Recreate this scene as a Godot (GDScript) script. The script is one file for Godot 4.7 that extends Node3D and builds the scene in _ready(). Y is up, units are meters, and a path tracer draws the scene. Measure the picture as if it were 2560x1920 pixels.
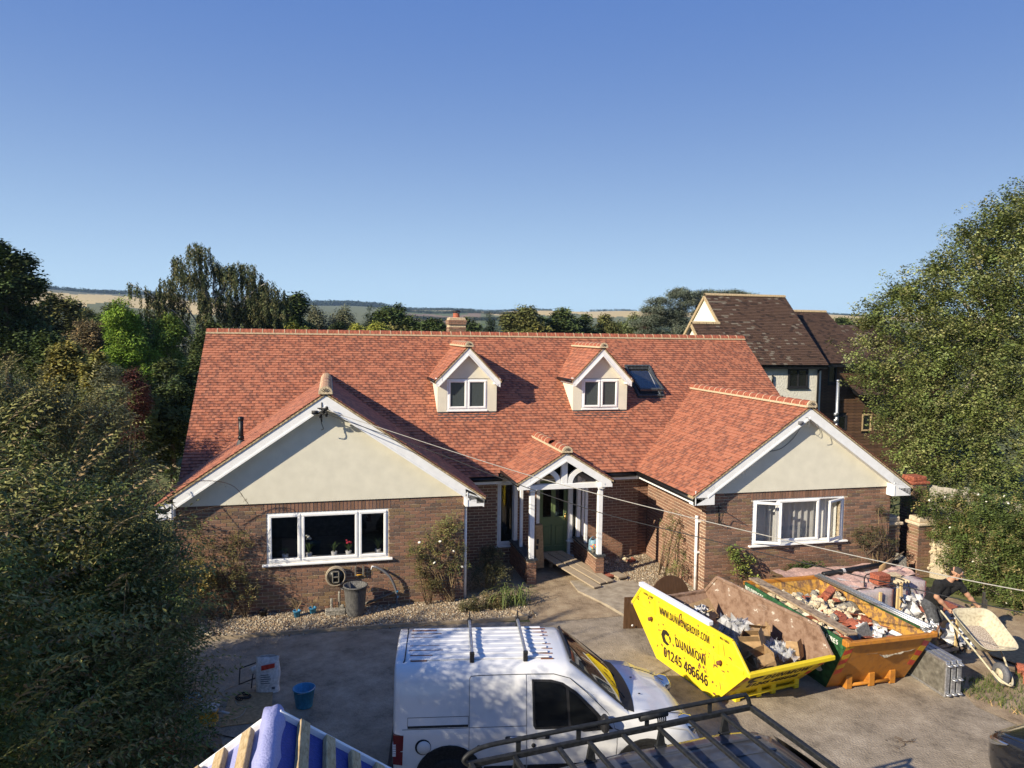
extends Node3D
# A brick bungalow with new clay tiles, seen from a scaffold across its drive.

const UP := Vector3.UP
var M := {}
var rng := RandomNumberGenerator.new()
var used := {}
var tex_cache := {}
var CAM := Vector3(-2.8725, 5.8876, 15.6558)

func _ready():
	rng.seed = 4711
	# ---- camera ----
	var cam := Camera3D.new()
	cam.name = "camera"
	var yaw := 0.2446
	var pit := 0.0695
	var rol := 0.0136
	var fw := Vector3(sin(yaw) * cos(pit), -sin(pit), -cos(yaw) * cos(pit))
	var rt := Vector3(cos(yaw), 0, sin(yaw))
	var up := rt.cross(fw)
	var r2 := rt * cos(rol) + up * sin(rol)
	var u2 := up * cos(rol) - rt * sin(rol)
	cam.transform = Transform3D(Basis(r2, u2, -fw), CAM)
	cam.fov = 55.19
	cam.near = 0.05
	cam.far = 9000.0
	add_child(cam)
	cam.current = true
	# ---- sky, sun, exposure ----
	var sky_mat := ProceduralSkyMaterial.new()
	sky_mat.sky_top_color = Color(0.262, 0.400, 0.650)
	sky_mat.sky_horizon_color = Color(0.72, 0.83, 0.895)
	sky_mat.sky_curve = 0.115
	sky_mat.ground_bottom_color = Color(0.22, 0.21, 0.18)
	sky_mat.ground_horizon_color = Color(0.52, 0.56, 0.55)
	sky_mat.sun_angle_max = 1.0
	var sky := Sky.new()
	sky.sky_material = sky_mat
	var env := Environment.new()
	env.background_mode = Environment.BG_SKY
	env.sky = sky
	env.background_energy_multiplier = 0.9
	env.tonemap_mode = Environment.TONE_MAPPER_LINEAR
	env.tonemap_exposure = 1.6
	env.sdfgi_enabled = true
	env.ssao_enabled = true
	env.ssil_enabled = true
	env.fog_enabled = true
	env.fog_density = 0.00016
	env.fog_light_color = Color(0.62, 0.74, 0.86)
	var we := WorldEnvironment.new()
	we.name = "world_environment"
	we.environment = env
	add_child(we)
	var sun := DirectionalLight3D.new()
	sun.name = "sun"
	sun.light_energy = 1.6
	sun.light_color = Color(1.0, 0.95, 0.855)
	sun.light_angular_distance = 0.5
	sun.shadow_enabled = true
	add_child(sun)
	var sd := Vector3(2.1, -1.24, -1.0).normalized()
	sun.transform = Transform3D(Basis.looking_at(sd, UP), Vector3(-30, 40, 30))
	# ---- the place ----
	make_materials()
	build_ground()
	build_house()
	build_neighbours()
	build_vehicles()
	build_skips()
	build_front_things()
	build_sill_plants()
	build_yard_things()
	build_porch_foreground()
	build_person()
	build_plants()
	build_background()

# ------------------------------------------------------------------ naming
func numbered(n: String) -> String:
	if not used.has(n):
		used[n] = 0
		return n
	used[n] += 1
	return "%s_%03d" % [n, used[n]]

func tag(o, label: String, category: String, group := "", kind := ""):
	if label != "": o.set_meta("label", label)
	if category != "": o.set_meta("category", category)
	if group != "": o.set_meta("group", group)
	if kind != "": o.set_meta("kind", kind)
	return o

func thing(called: String, label: String, category: String, at := Vector3.ZERO, turn := 0.0, group := "") -> Node3D:
	var o := Node3D.new()
	o.name = numbered(called)
	add_child(o)
	o.position = at
	o.rotation.y = turn
	tag(o, label, category, group)
	return o

func mi(called: String, mesh: Mesh, m: Material, parent: Node = null, xf := Transform3D()) -> MeshInstance3D:
	var o := MeshInstance3D.new()
	o.mesh = mesh
	if m: o.material_override = m
	o.transform = xf
	if parent == null or parent == self:
		o.name = numbered(called)
		add_child(o)
	else:
		o.name = called
		parent.add_child(o, true)
		# plain names with three digits
		var nm := String(o.name)
		if nm != called:
			var k := 1
			while parent.has_node("%s_%03d" % [called, k]): k += 1
			o.name = "%s_%03d" % [called, k]
	return o

func obj(called: String, st: SurfaceTool, m: Material, parent: Node = null) -> MeshInstance3D:
	st.generate_normals()
	return mi(called, st.commit(), m, parent)

func struct(called: String, st: SurfaceTool, m: Material, label := "") -> MeshInstance3D:
	var o := obj(called, st, m)
	o.set_meta("kind", "structure")
	if label != "": o.set_meta("label", label)
	return o

func dup(root: Node3D, at: Vector3, turn := 0.0, label := "", group := "") -> Node3D:
	var r: Node3D = root.duplicate()
	var base := String(root.name)
	if base.length() > 4 and base.substr(base.length() - 3).is_valid_int(): base = base.substr(0, base.length() - 4)
	r.name = numbered(base)
	add_child(r)
	r.position = at
	r.rotation.y = turn
	if label != "": r.set_meta("label", label)
	if group != "": r.set_meta("group", group)
	return r

# ------------------------------------------------------------------ shapes
func ns(smooth := false) -> SurfaceTool:
	var st := SurfaceTool.new()
	st.begin(Mesh.PRIMITIVE_TRIANGLES)
	st.set_smooth_group(0 if smooth else -1)
	return st

func tri(st: SurfaceTool, a: Vector3, b: Vector3, c: Vector3):
	st.add_vertex(a); st.add_vertex(b); st.add_vertex(c)

func quad(st: SurfaceTool, a: Vector3, b: Vector3, c: Vector3, d: Vector3):
	tri(st, a, b, c); tri(st, a, c, d)

func bx(st: SurfaceTool, c: Vector3, s: Vector3, xf := Transform3D()):
	var h := s * 0.5
	var p := []
	for i in 8:
		p.append(xf * (c + Vector3(h.x if i & 1 else -h.x, h.y if i & 2 else -h.y, h.z if i & 4 else -h.z)))
	quad(st, p[4], p[6], p[7], p[5]); quad(st, p[1], p[3], p[2], p[0])
	quad(st, p[0], p[2], p[6], p[4]); quad(st, p[5], p[7], p[3], p[1])
	quad(st, p[2], p[3], p[7], p[6]); quad(st, p[0], p[4], p[5], p[1])

# box between two points a (min) and b (max)
func bb(st: SurfaceTool, a: Vector3, b: Vector3, xf := Transform3D()):
	bx(st, (a + b) * 0.5, (b - a).abs(), xf)

# chamfered box
func cbx(st: SurfaceTool, c: Vector3, s: Vector3, r: float, xf := Transform3D()):
	var h := s * 0.5
	r = minf(r, minf(h.x, minf(h.y, h.z)) * 0.9)
	var P := func(sx, sy, sz, ax) -> Vector3:
		var v := Vector3(sx * (h.x if ax == 0 else h.x - r), sy * (h.y if ax == 1 else h.y - r), sz * (h.z if ax == 2 else h.z - r))
		return xf * (c + v)
	for sx in [-1, 1]:
		quad(st, P.call(sx, -1, -1, 0), P.call(sx, 1, -1, 0), P.call(sx, 1, 1, 0), P.call(sx, -1, 1, 0))
		quad(st, P.call(-1, sx, -1, 1), P.call(1, sx, -1, 1), P.call(1, sx, 1, 1), P.call(-1, sx, 1, 1))
		quad(st, P.call(-1, -1, sx, 2), P.call(1, -1, sx, 2), P.call(1, 1, sx, 2), P.call(-1, 1, sx, 2))
		for sy in [-1, 1]:
			quad(st, P.call(sx, sy, -1, 0), P.call(sx, sy, 1, 0), P.call(sx, sy, 1, 1), P.call(sx, sy, -1, 1))
			quad(st, P.call(sx, -1, sy, 0), P.call(sx, 1, sy, 0), P.call(sx, 1, sy, 2), P.call(sx, -1, sy, 2))
			quad(st, P.call(-1, sx, sy, 1), P.call(1, sx, sy, 1), P.call(1, sx, sy, 2), P.call(-1, sx, sy, 2))
			for sz in [-1, 1]:
				tri(st, P.call(sx, sy, sz, 0), P.call(sx, sy, sz, 1), P.call(sx, sy, sz, 2))

# extrude a polygon of the XY plane along Z from z0 to z1
func prism(st: SurfaceTool, poly: PackedVector2Array, z0: float, z1: float, xf := Transform3D()):
	var idx := Geometry2D.triangulate_polygon(poly)
	for i in range(0, idx.size(), 3):
		var a := poly[idx[i]]; var b := poly[idx[i + 1]]; var c := poly[idx[i + 2]]
		tri(st, xf * Vector3(a.x, a.y, z1), xf * Vector3(b.x, b.y, z1), xf * Vector3(c.x, c.y, z1))
		tri(st, xf * Vector3(c.x, c.y, z0), xf * Vector3(b.x, b.y, z0), xf * Vector3(a.x, a.y, z0))
	var n := poly.size()
	for i in n:
		var a := poly[i]; var b := poly[(i + 1) % n]
		quad(st, xf * Vector3(a.x, a.y, z0), xf * Vector3(b.x, b.y, z0), xf * Vector3(b.x, b.y, z1), xf * Vector3(a.x, a.y, z1))

func PV(a: Array) -> PackedVector2Array:
	var r := PackedVector2Array()
	for i in range(0, a.size(), 2): r.append(Vector2(a[i], a[i + 1]))
	return r

# tube along points; radius may taper to r2
func tube(st: SurfaceTool, pts: Array, r: float, n := 8, r2 := -1.0, cap := true):
	if r2 < 0.0: r2 = r
	var rings := []
	var side := Vector3.ZERO
	for i in pts.size():
		var d: Vector3
		if i == 0: d = pts[1] - pts[0]
		elif i == pts.size() - 1: d = pts[i] - pts[i - 1]
		else: d = (pts[i + 1] - pts[i]).normalized() + (pts[i] - pts[i - 1]).normalized()
		d = d.normalized()
		if side == Vector3.ZERO:
			side = d.cross(UP if absf(d.y) < 0.9 else Vector3.RIGHT).normalized()
		else:
			side = (side - d * side.dot(d)).normalized()
		var o := d.cross(side)
		var rr := lerpf(r, r2, float(i) / maxf(1, pts.size() - 1))
		var ring := []
		for k in n:
			var a := TAU * k / n
			ring.append(pts[i] + (side * cos(a) + o * sin(a)) * rr)
		rings.append(ring)
	loft(st, rings, cap)

func loft(st: SurfaceTool, rings: Array, cap := true, closed := true):
	for i in rings.size() - 1:
		var a: Array = rings[i]; var b: Array = rings[i + 1]
		var n := a.size()
		for k in (n if closed else n - 1):
			var k2 := (k + 1) % n
			quad(st, a[k], b[k], b[k2], a[k2])
	if cap:
		for e in [0, rings.size() - 1]:
			var g: Array = rings[e]
			var c := Vector3.ZERO
			for v in g: c += v
			c /= g.size()
			for k in g.size():
				if e == 0: tri(st, c, g[k], g[(k + 1) % g.size()])
				else: tri(st, c, g[(k + 1) % g.size()], g[k])

# revolve profile (x = radius, y = height) about Y
func lathe(st: SurfaceTool, prof: Array, n := 20, xf := Transform3D(), squash := 1.0):
	var rings := []
	for p in prof:
		var ring := []
		for k in n:
			var a := TAU * k / n
			ring.append(xf * Vector3(p.x * cos(a), p.y, p.x * sin(a) * squash))
		rings.append(ring)
	loft(st, rings, false)

func V(x, y, z) -> Vector3:
	return Vector3(x, y, z)

# a basis whose x axis is the unit vector d
func along(d: Vector3, up := Vector3.UP) -> Basis:
	d = d.normalized()
	var z := d.cross(up)
	if z.length() < 0.001: z = d.cross(Vector3.FORWARD)
	z = z.normalized()
	return Basis(d, z.cross(d), z)

# a beam of section (h, w) from a to b
func beam(st: SurfaceTool, a: Vector3, b: Vector3, h: float, w: float, up := Vector3.UP, cham := 0.0):
	var bs := along(b - a, up)
	var xf := Transform3D(bs, (a + b) * 0.5)
	if cham > 0.0: cbx(st, Vector3.ZERO, Vector3((b - a).length(), h, w), cham, xf)
	else: bx(st, Vector3.ZERO, Vector3((b - a).length(), h, w), xf)

func arc(pts: Array, steps := 8) -> Array:
	# Catmull-Rom through the points
	var out := []
	for i in pts.size() - 1:
		var p0: Vector3 = pts[maxi(i - 1, 0)]; var p1: Vector3 = pts[i]; var p2: Vector3 = pts[i + 1]; var p3: Vector3 = pts[mini(i + 2, pts.size() - 1)]
		for k in steps:
			var t := float(k) / steps
			out.append(0.5 * ((2.0 * p1) + (p2 - p0) * t + (2.0 * p0 - 5.0 * p1 + 4.0 * p2 - p3) * t * t + (3.0 * p1 - p0 - 3.0 * p2 + p3) * t * t * t))
	out.append(pts[-1])
	return out

# an irregular stone: a subdivided, pushed-about icosphere-like blob
func stone_mesh(r: Vector3, rough: float, seed_: int, n := 7, m := 5) -> ArrayMesh:
	var st := ns()
	var nz := FastNoiseLite.new()
	nz.seed = seed_
	nz.frequency = 0.9
	var rings := []
	for i in m + 1:
		var ph := PI * i / m
		var ring := []
		for k in n:
			var th := TAU * k / n
			var d := Vector3(sin(ph) * cos(th), cos(ph), sin(ph) * sin(th))
			var f := 1.0 + rough * nz.get_noise_3dv(d * 1.7) * 1.6
			ring.append(Vector3(d.x * r.x, d.y * r.y, d.z * r.z) * f)
		rings.append(ring)
	loft(st, rings, false)
	st.generate_normals()
	return st.commit()

# ------------------------------------------------------------------ materials
func noise_tex(stops: Array, freq: float, octs: int, seed_: int, size := 512, bump := 0.0, gain := 0.55, type := FastNoiseLite.TYPE_SIMPLEX_SMOOTH) -> NoiseTexture2D:
	var key := str(stops, freq, octs, seed_, size, bump, gain, type)
	if tex_cache.has(key): return tex_cache[key]
	var nz := FastNoiseLite.new()
	nz.noise_type = type
	nz.frequency = freq
	nz.seed = seed_
	nz.fractal_octaves = octs
	nz.fractal_gain = gain
	var t := NoiseTexture2D.new()
	t.width = size
	t.height = size
	t.seamless = true
	t.noise = nz
	if bump > 0.0:
		t.as_normal_map = true
		t.bump_strength = bump
	else:
		var g := Gradient.new()
		var offs := PackedFloat32Array()
		var cols := PackedColorArray()
		for s in stops:
			offs.append(s[0]); cols.append(s[1])
		g.offsets = offs
		g.colors = cols
		t.color_ramp = g
	tex_cache[key] = t
	return t

# opt: rough, var, size (metres a tile of the texture covers), freq, bump, metal, stops, world, vc, coat
func mat(called: String, c: Color, opt := {}) -> StandardMaterial3D:
	var m := StandardMaterial3D.new()
	m.resource_name = called
	m.roughness = opt.get("rough", 0.75)
	m.metallic = opt.get("metal", 0.0)
	m.metallic_specular = opt.get("spec", 0.4)
	var v: float = opt.get("var", 0.12)
	m.albedo_color = c
	if opt.has("stops"):
		m.albedo_texture = noise_tex(opt.stops, opt.get("freq", 0.012), opt.get("oct", 5), opt.get("seed", 1), opt.get("px", 512), 0.0, opt.get("gain", 0.55))
		m.albedo_color = Color(1, 1, 1)
	elif v > 0.0:
		# one neutral grain shared by all plain materials of about this strength
		var q := 0.045 if v < 0.08 else (0.22 if v < 0.18 else 0.42)
		m.albedo_texture = noise_tex([[0.12, Color(1.0 - q, 1.0 - q, 1.0 - q)], [0.88, Color(1, 1, 1)]], 0.03 if opt.get("freq", 0.012) > 0.015 else 0.012, 5, 2)
		var k := 1.0 / (1.0 - q * 0.5)
		m.albedo_color = Color(minf(1.0, c.r * k), minf(1.0, c.g * k), minf(1.0, c.b * k))
	if opt.has("bump"):
		m.normal_enabled = true
		m.normal_texture = noise_tex([], opt.get("bfreq", 0.03), 5, 50, 512, 8.0)
		m.normal_scale = opt.bump / 8.0
	m.uv1_triplanar = true
	m.uv1_world_triplanar = opt.get("world", true)
	var s: float = 1.0 / opt.get("size", 1.0)
	m.uv1_scale = opt.get("scale3", Vector3(s, s, s))
	m.vertex_color_use_as_albedo = opt.get("vc", false)
	if opt.has("coat"):
		m.clearcoat_enabled = true
		m.clearcoat = opt.coat
		m.clearcoat_roughness = 0.04
	m.cull_mode = BaseMaterial3D.CULL_DISABLED if opt.get("two", false) else BaseMaterial3D.CULL_BACK
	M[called] = m
	return m

func S(r: float, g: float, b: float) -> Color:
	# a linear base colour, as measured for real surfaces, to the sRGB that textures take
	return Color(r, g, b).linear_to_srgb()

func glass(called: String, c: Color, alpha: float, rough := 0.02) -> StandardMaterial3D:
	var m := StandardMaterial3D.new()
	m.transparency = BaseMaterial3D.TRANSPARENCY_ALPHA
	m.albedo_color = Color(c.r, c.g, c.b, alpha)
	m.roughness = rough
	m.metallic_specular = 0.5
	m.cull_mode = BaseMaterial3D.CULL_DISABLED
	M[called] = m
	return m

func make_materials():
	var W := S(1, 1, 1)
	mat("brick", W, {"vc": true, "var": 0.16, "size": 0.35, "rough": 0.9, "freq": 0.02, "bump": 6.0, "seed": 3})
	mat("mortar", S(0.58, 0.475, 0.34), {"var": 0.16, "size": 0.6, "rough": 0.95, "bump": 5.0, "seed": 4})
	mat("tile", W, {"vc": true, "var": 0.13, "size": 0.4, "rough": 0.78, "freq": 0.02, "bump": 4.0, "seed": 5})
	mat("ridge", S(0.31, 0.098, 0.055), {"var": 0.22, "size": 0.5, "rough": 0.8, "bump": 3.0, "seed": 6})
	mat("bedding", S(0.55, 0.44, 0.29), {"var": 0.14, "size": 0.4, "rough": 0.95, "bump": 5.0, "seed": 7})
	mat("verge", S(0.42, 0.32, 0.19), {"var": 0.25, "size": 0.4, "rough": 0.95, "seed": 8})
	mat("render", S(0.68, 0.645, 0.525), {"var": 0.045, "size": 2.4, "rough": 0.92, "freq": 0.008, "bump": 0.35, "bfreq": 0.16, "seed": 9})
	mat("white_trim", S(0.80, 0.80, 0.79), {"var": 0.03, "size": 1.2, "rough": 0.5, "seed": 10})
	mat("upvc", S(0.82, 0.82, 0.81), {"var": 0.02, "size": 1.0, "rough": 0.3, "seed": 11})
	mat("black_plastic", S(0.012, 0.012, 0.013), {"var": 0.3, "size": 0.5, "rough": 0.4, "seed": 12})
	mat("black_iron", S(0.02, 0.02, 0.02), {"var": 0.3, "size": 0.3, "rough": 0.55, "seed": 13})
	mat("lead", S(0.055, 0.06, 0.065), {"var": 0.35, "size": 0.6, "rough": 0.55, "seed": 14})
	mat("door_green", S(0.135, 0.185, 0.085), {"var": 0.05, "size": 0.7, "rough": 0.45, "seed": 15})
	mat("dark_band", S(0.05, 0.032, 0.022), {"var": 0.3, "size": 0.4, "rough": 0.9, "seed": 16})
	mat("brass", S(0.45, 0.30, 0.10), {"metal": 0.9, "rough": 0.35, "var": 0.15, "size": 0.2})
	mat("galv", S(0.42, 0.44, 0.46), {"metal": 0.75, "rough": 0.42, "var": 0.22, "size": 0.5, "freq": 0.03, "seed": 17})
	mat("alu", S(0.5, 0.51, 0.53), {"metal": 0.8, "rough": 0.45, "var": 0.15, "size": 0.4, "seed": 18})
	mat("dark_inside", S(0.035, 0.033, 0.03), {"var": 0.2, "size": 1.0, "rough": 0.9})
	mat("curtain", S(0.72, 0.72, 0.70), {"var": 0.05, "size": 0.6, "rough": 0.9, "two": true})
	M["curtain"].backlight_enabled = true
	M["curtain"].backlight = Color(0.35, 0.35, 0.33)
	glass("pane", Color(0.03, 0.035, 0.04), 0.16)
	glass("frosted", Color(0.30, 0.33, 0.33), 0.72, 0.22)
	mat("timber_pale", S(0.46, 0.34, 0.19), {"stops": [[0.2, S(0.52, 0.40, 0.23)], [0.45, S(0.44, 0.32, 0.17)], [0.55, S(0.30, 0.20, 0.09)], [0.65, S(0.47, 0.35, 0.19)], [0.9, S(0.55, 0.43, 0.26)]], "scale3": Vector3(6.0, 6.0, 0.9), "rough": 0.8, "seed": 19, "world": false})
	mat("plank", S(0.36, 0.29, 0.20), {"stops": [[0.2, S(0.40, 0.33, 0.24)], [0.5, S(0.33, 0.26, 0.18)], [0.8, S(0.27, 0.21, 0.14)]], "scale3": Vector3(0.8, 6.0, 6.0), "rough": 0.9, "seed": 20, "world": false})
	mat("plank_old", S(0.33, 0.235, 0.15), {"stops": [[0.2, S(0.40, 0.30, 0.20)], [0.5, S(0.32, 0.23, 0.15)], [0.8, S(0.2, 0.14, 0.09)]], "size": 0.9, "rough": 0.92, "seed": 21, "bump": 4.0})
	mat("cardboard", S(0.36, 0.235, 0.12), {"var": 0.10, "size": 0.6, "rough": 0.9, "seed": 22, "two": true})
	mat("rust", S(0.16, 0.085, 0.05), {"stops": [[0.12, S(0.12, 0.065, 0.04)], [0.4, S(0.22, 0.135, 0.09)], [0.62, S(0.28, 0.185, 0.13)], [0.80, S(0.26, 0.17, 0.12)], [0.83, S(0.58, 0.53, 0.45)], [0.95, S(0.64, 0.59, 0.52)]], "size": 1.6, "freq": 0.005, "oct": 8, "gain": 0.7, "px": 1024, "rough": 0.85, "bump": 3.0, "seed": 23})
	mat("rust_orange", S(0.5, 0.25, 0.04), {"stops": [[0.2, S(0.52, 0.27, 0.04)], [0.45, S(0.50, 0.28, 0.06)], [0.58, S(0.24, 0.13, 0.06)], [0.8, S(0.15, 0.09, 0.055)]], "size": 1.3, "freq": 0.006, "oct": 8, "gain": 0.72, "px": 1024, "rough": 0.85, "bump": 4.0, "seed": 24})
	mat("skip_yellow", S(0.80, 0.60, 0.02), {"stops": [[0.0, S(0.13, 0.06, 0.03)], [0.12, S(0.16, 0.07, 0.03)], [0.135, S(0.72, 0.53, 0.02)], [0.5, S(0.78, 0.59, 0.02)], [0.80, S(0.80, 0.62, 0.035)], [0.89, S(0.74, 0.56, 0.04)], [0.90, S(0.12, 0.055, 0.03)]], "size": 1.5, "freq": 0.006, "oct": 8, "gain": 0.68, "px": 1024, "rough": 0.5, "seed": 25})
	mat("skip_orange", S(0.42, 0.17, 0.03), {"stops": [[0.1, S(0.30, 0.12, 0.03)], [0.4, S(0.44, 0.175, 0.025)], [0.7, S(0.48, 0.20, 0.03)], [0.9, S(0.36, 0.15, 0.04)]], "size": 1.2, "freq": 0.01, "oct": 6, "rough": 0.5, "seed": 26})
	mat("skip_green", S(0.03, 0.10, 0.04), {"var": 0.2, "size": 1.0, "rough": 0.55, "seed": 27})
	mat("decal_black", S(0.03, 0.022, 0.016), {"var": 0.3, "size": 0.3, "rough": 0.6})
	mat("decal_white", S(0.7, 0.7, 0.66), {"var": 0.12, "size": 0.3, "rough": 0.6})
	mat("red_mark", S(0.55, 0.05, 0.03), {"var": 0.15, "size": 0.3, "rough": 0.4})
	mat("amber_mark", S(0.60, 0.36, 0.02), {"var": 0.15, "size": 0.3, "rough": 0.4})
	mat("stone_pale", S(0.56, 0.47, 0.32), {"stops": [[0.2, S(0.35, 0.28, 0.18)], [0.45, S(0.56, 0.46, 0.30)], [0.8, S(0.70, 0.62, 0.46)]], "size": 0.25, "rough": 0.95, "bump": 9.0, "seed": 28})
	mat("stone_grey", S(0.27, 0.25, 0.21), {"var": 0.3, "size": 0.3, "rough": 0.95, "bump": 8.0, "seed": 29})
	mat("clay_red", S(0.34, 0.105, 0.06), {"var": 0.25, "size": 0.25, "rough": 0.85, "seed": 30})
	mat("brown_ply", S(0.085, 0.045, 0.024), {"stops": [[0.2, S(0.075, 0.04, 0.02)], [0.5, S(0.09, 0.047, 0.024)], [0.8, S(0.11, 0.06, 0.032)]], "scale3": Vector3(3.0, 0.5, 3.0), "rough": 0.55, "seed": 31})
	mat("polythene", S(0.62, 0.62, 0.64), {"var": 0.08, "size": 0.3, "rough": 0.16, "two": true, "seed": 32})
	M["polythene"].transparency = BaseMaterial3D.TRANSPARENCY_ALPHA
	M["polythene"].albedo_color = Color(1, 1, 1, 0.45)
	mat("white_bag", S(0.62, 0.61, 0.60), {"var": 0.12, "size": 0.4, "rough": 0.5, "two": true, "seed": 33})
	mat("van_white", S(0.74, 0.745, 0.75), {"stops": [[0.1, S(0.60, 0.60, 0.595)], [0.4, S(0.665, 0.67, 0.675)], [0.9, S(0.69, 0.69, 0.695)]], "size": 1.6, "rough": 0.28, "coat": 0.5, "seed": 34})
	mat("van_dark", S(0.02, 0.02, 0.022), {"var": 0.15, "size": 0.5, "rough": 0.55, "seed": 35})
	mat("auto_glass", S(0.008, 0.009, 0.010), {"var": 0.0, "rough": 0.04, "spec": 0.6})
	mat("rubber", S(0.018, 0.018, 0.018), {"var": 0.2, "size": 0.3, "rough": 0.85})
	mat("steel_rim", S(0.3, 0.3, 0.31), {"metal": 0.7, "rough": 0.4, "var": 0.1, "size": 0.3})
	mat("tail_red", S(0.14, 0.008, 0.01), {"var": 0.05, "size": 0.2, "rough": 0.12, "coat": 1.0})
	mat("van_rust", S(0.18, 0.07, 0.04), {"var": 0.3, "size": 0.2, "rough": 0.9})
	mat("grey_paint", S(0.045, 0.05, 0.062), {"stops": [[0.1, S(0.04, 0.045, 0.055)], [0.5, S(0.05, 0.055, 0.068)], [0.75, S(0.062, 0.066, 0.078)], [0.9, S(0.085, 0.088, 0.095)]], "size": 0.9, "freq": 0.01, "oct": 6, "rough": 0.33, "coat": 0.35, "seed": 36})
	mat("rack_black", S(0.018, 0.019, 0.02), {"var": 0.25, "size": 0.4, "rough": 0.55, "seed": 37})
	mat("car_dark", S(0.012, 0.013, 0.017), {"var": 0.08, "size": 0.8, "rough": 0.22, "coat": 1.0, "seed": 38})
	mat("lens", S(0.5, 0.52, 0.55), {"var": 0.0, "rough": 0.05, "metal": 0.9})
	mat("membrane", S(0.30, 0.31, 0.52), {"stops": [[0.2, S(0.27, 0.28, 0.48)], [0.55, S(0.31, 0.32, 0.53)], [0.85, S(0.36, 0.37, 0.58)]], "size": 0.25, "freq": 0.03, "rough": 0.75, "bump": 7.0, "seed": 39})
	mat("membrane_shaded", S(0.05, 0.065, 0.26), {"var": 0.15, "size": 0.3, "freq": 0.03, "rough": 0.7, "bump": 5.0, "seed": 40})  # same membrane with the shade of the far slope put into its colour
	mat("asphalt", S(0.22, 0.18, 0.13), {"stops": [[0.12, S(0.165, 0.134, 0.10)], [0.38, S(0.25, 0.206, 0.153)], [0.55, S(0.285, 0.235, 0.176)], [0.85, S(0.37, 0.31, 0.235)]], "size": 3.4, "freq": 0.0035, "oct": 8, "gain": 0.78, "px": 1024, "rough": 0.95, "bump": 1.6, "bfreq": 0.16, "seed": 41})
	mat("path_concrete", S(0.33, 0.275, 0.20), {"stops": [[0.15, S(0.25, 0.205, 0.15)], [0.5, S(0.33, 0.275, 0.205)], [0.85, S(0.40, 0.34, 0.255)]], "size": 1.8, "freq": 0.012, "oct": 6, "rough": 0.95, "bump": 1.5, "bfreq": 0.14, "seed": 42})
	mat("earth", S(0.25, 0.18, 0.11), {"stops": [[0.12, S(0.16, 0.115, 0.07)], [0.42, S(0.28, 0.205, 0.13)], [0.85, S(0.40, 0.31, 0.20)]], "size": 2.6, "freq": 0.004, "oct": 8, "gain": 0.75, "px": 1024, "rough": 0.98, "bump": 2.5, "bfreq": 0.16, "seed": 43})
	mat("gravel_bed", S(0.30, 0.23, 0.15), {"stops": [[0.25, S(0.14, 0.10, 0.065)], [0.45, S(0.27, 0.20, 0.13)], [0.6, S(0.36, 0.28, 0.185)], [0.8, S(0.5, 0.41, 0.29)]], "size": 0.5, "freq": 0.05, "oct": 4, "rough": 0.95, "bump": 6.0, "bfreq": 0.08, "seed": 44})
	mat("pebble", W, {"vc": true, "var": 0.15, "size": 0.2, "rough": 0.9, "seed": 45})
	mat("grass", S(0.10, 0.115, 0.04), {"stops": [[0.2, S(0.05, 0.065, 0.022)], [0.5, S(0.10, 0.115, 0.04)], [0.8, S(0.18, 0.17, 0.07)]], "size": 6.0, "freq": 0.03, "oct": 6, "rough": 0.95, "seed": 46})
	mat("field", W, {"vc": true, "var": 0.10, "size": 60.0, "rough": 1.0, "freq": 0.02, "seed": 47})
	mat("leaf", W, {"vc": true, "var": 0.0, "rough": 0.55, "spec": 0.3, "two": true})
	M["leaf"].backlight_enabled = true
	M["leaf"].backlight = Color(0.22, 0.26, 0.06)
	mat("leaf_far", W, {"vc": true, "var": 0.0, "rough": 0.8, "spec": 0.15, "two": true})
	mat("bark", S(0.11, 0.08, 0.055), {"var": 0.35, "size": 0.5, "freq": 0.02, "rough": 0.95, "bump": 10.0, "seed": 48})
	mat("bark_pale", S(0.42, 0.38, 0.32), {"stops": [[0.2, S(0.12, 0.10, 0.08)], [0.4, S(0.40, 0.36, 0.30)], [0.8, S(0.52, 0.48, 0.42)]], "size": 0.6, "rough": 0.9, "seed": 49})
	mat("twig", S(0.10, 0.065, 0.04), {"var": 0.25, "size": 0.3, "rough": 0.9})
	mat("twig_pale", S(0.30, 0.22, 0.12), {"var": 0.25, "size": 0.3, "rough": 0.9})
	mat("lath", S(0.62, 0.44, 0.21), {"var": 0.12, "size": 0.3, "rough": 0.8, "freq": 0.03})
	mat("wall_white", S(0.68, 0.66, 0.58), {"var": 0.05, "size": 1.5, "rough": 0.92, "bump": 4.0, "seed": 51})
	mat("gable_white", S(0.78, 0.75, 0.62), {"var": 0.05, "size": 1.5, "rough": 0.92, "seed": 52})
	mat("cladding", W, {"vc": true, "var": 0.2, "scale3": Vector3(0.7, 8.0, 0.7), "rough": 0.8, "seed": 53})
	mat("old_tile", W, {"vc": true, "var": 0.35, "size": 0.7, "freq": 0.03, "oct": 6, "rough": 0.92, "bump": 8.0, "seed": 54})
	mat("fence_wood", S(0.34, 0.31, 0.26), {"stops": [[0.2, S(0.22, 0.20, 0.165)], [0.5, S(0.34, 0.31, 0.26)], [0.8, S(0.42, 0.39, 0.33)]], "scale3": Vector3(5.0, 0.8, 5.0), "rough": 0.95, "seed": 55})
	mat("flint", S(0.42, 0.37, 0.28), {"stops": [[0.3, S(0.2, 0.17, 0.12)], [0.45, S(0.45, 0.38, 0.27)], [0.7, S(0.62, 0.54, 0.4)]], "size": 0.5, "freq": 0.05, "oct": 3, "rough": 0.9, "bump": 16.0, "seed": 56})
	mat("bucket_blue", S(0.05, 0.24, 0.42), {"var": 0.15, "size": 0.3, "rough": 0.5, "seed": 57})
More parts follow.
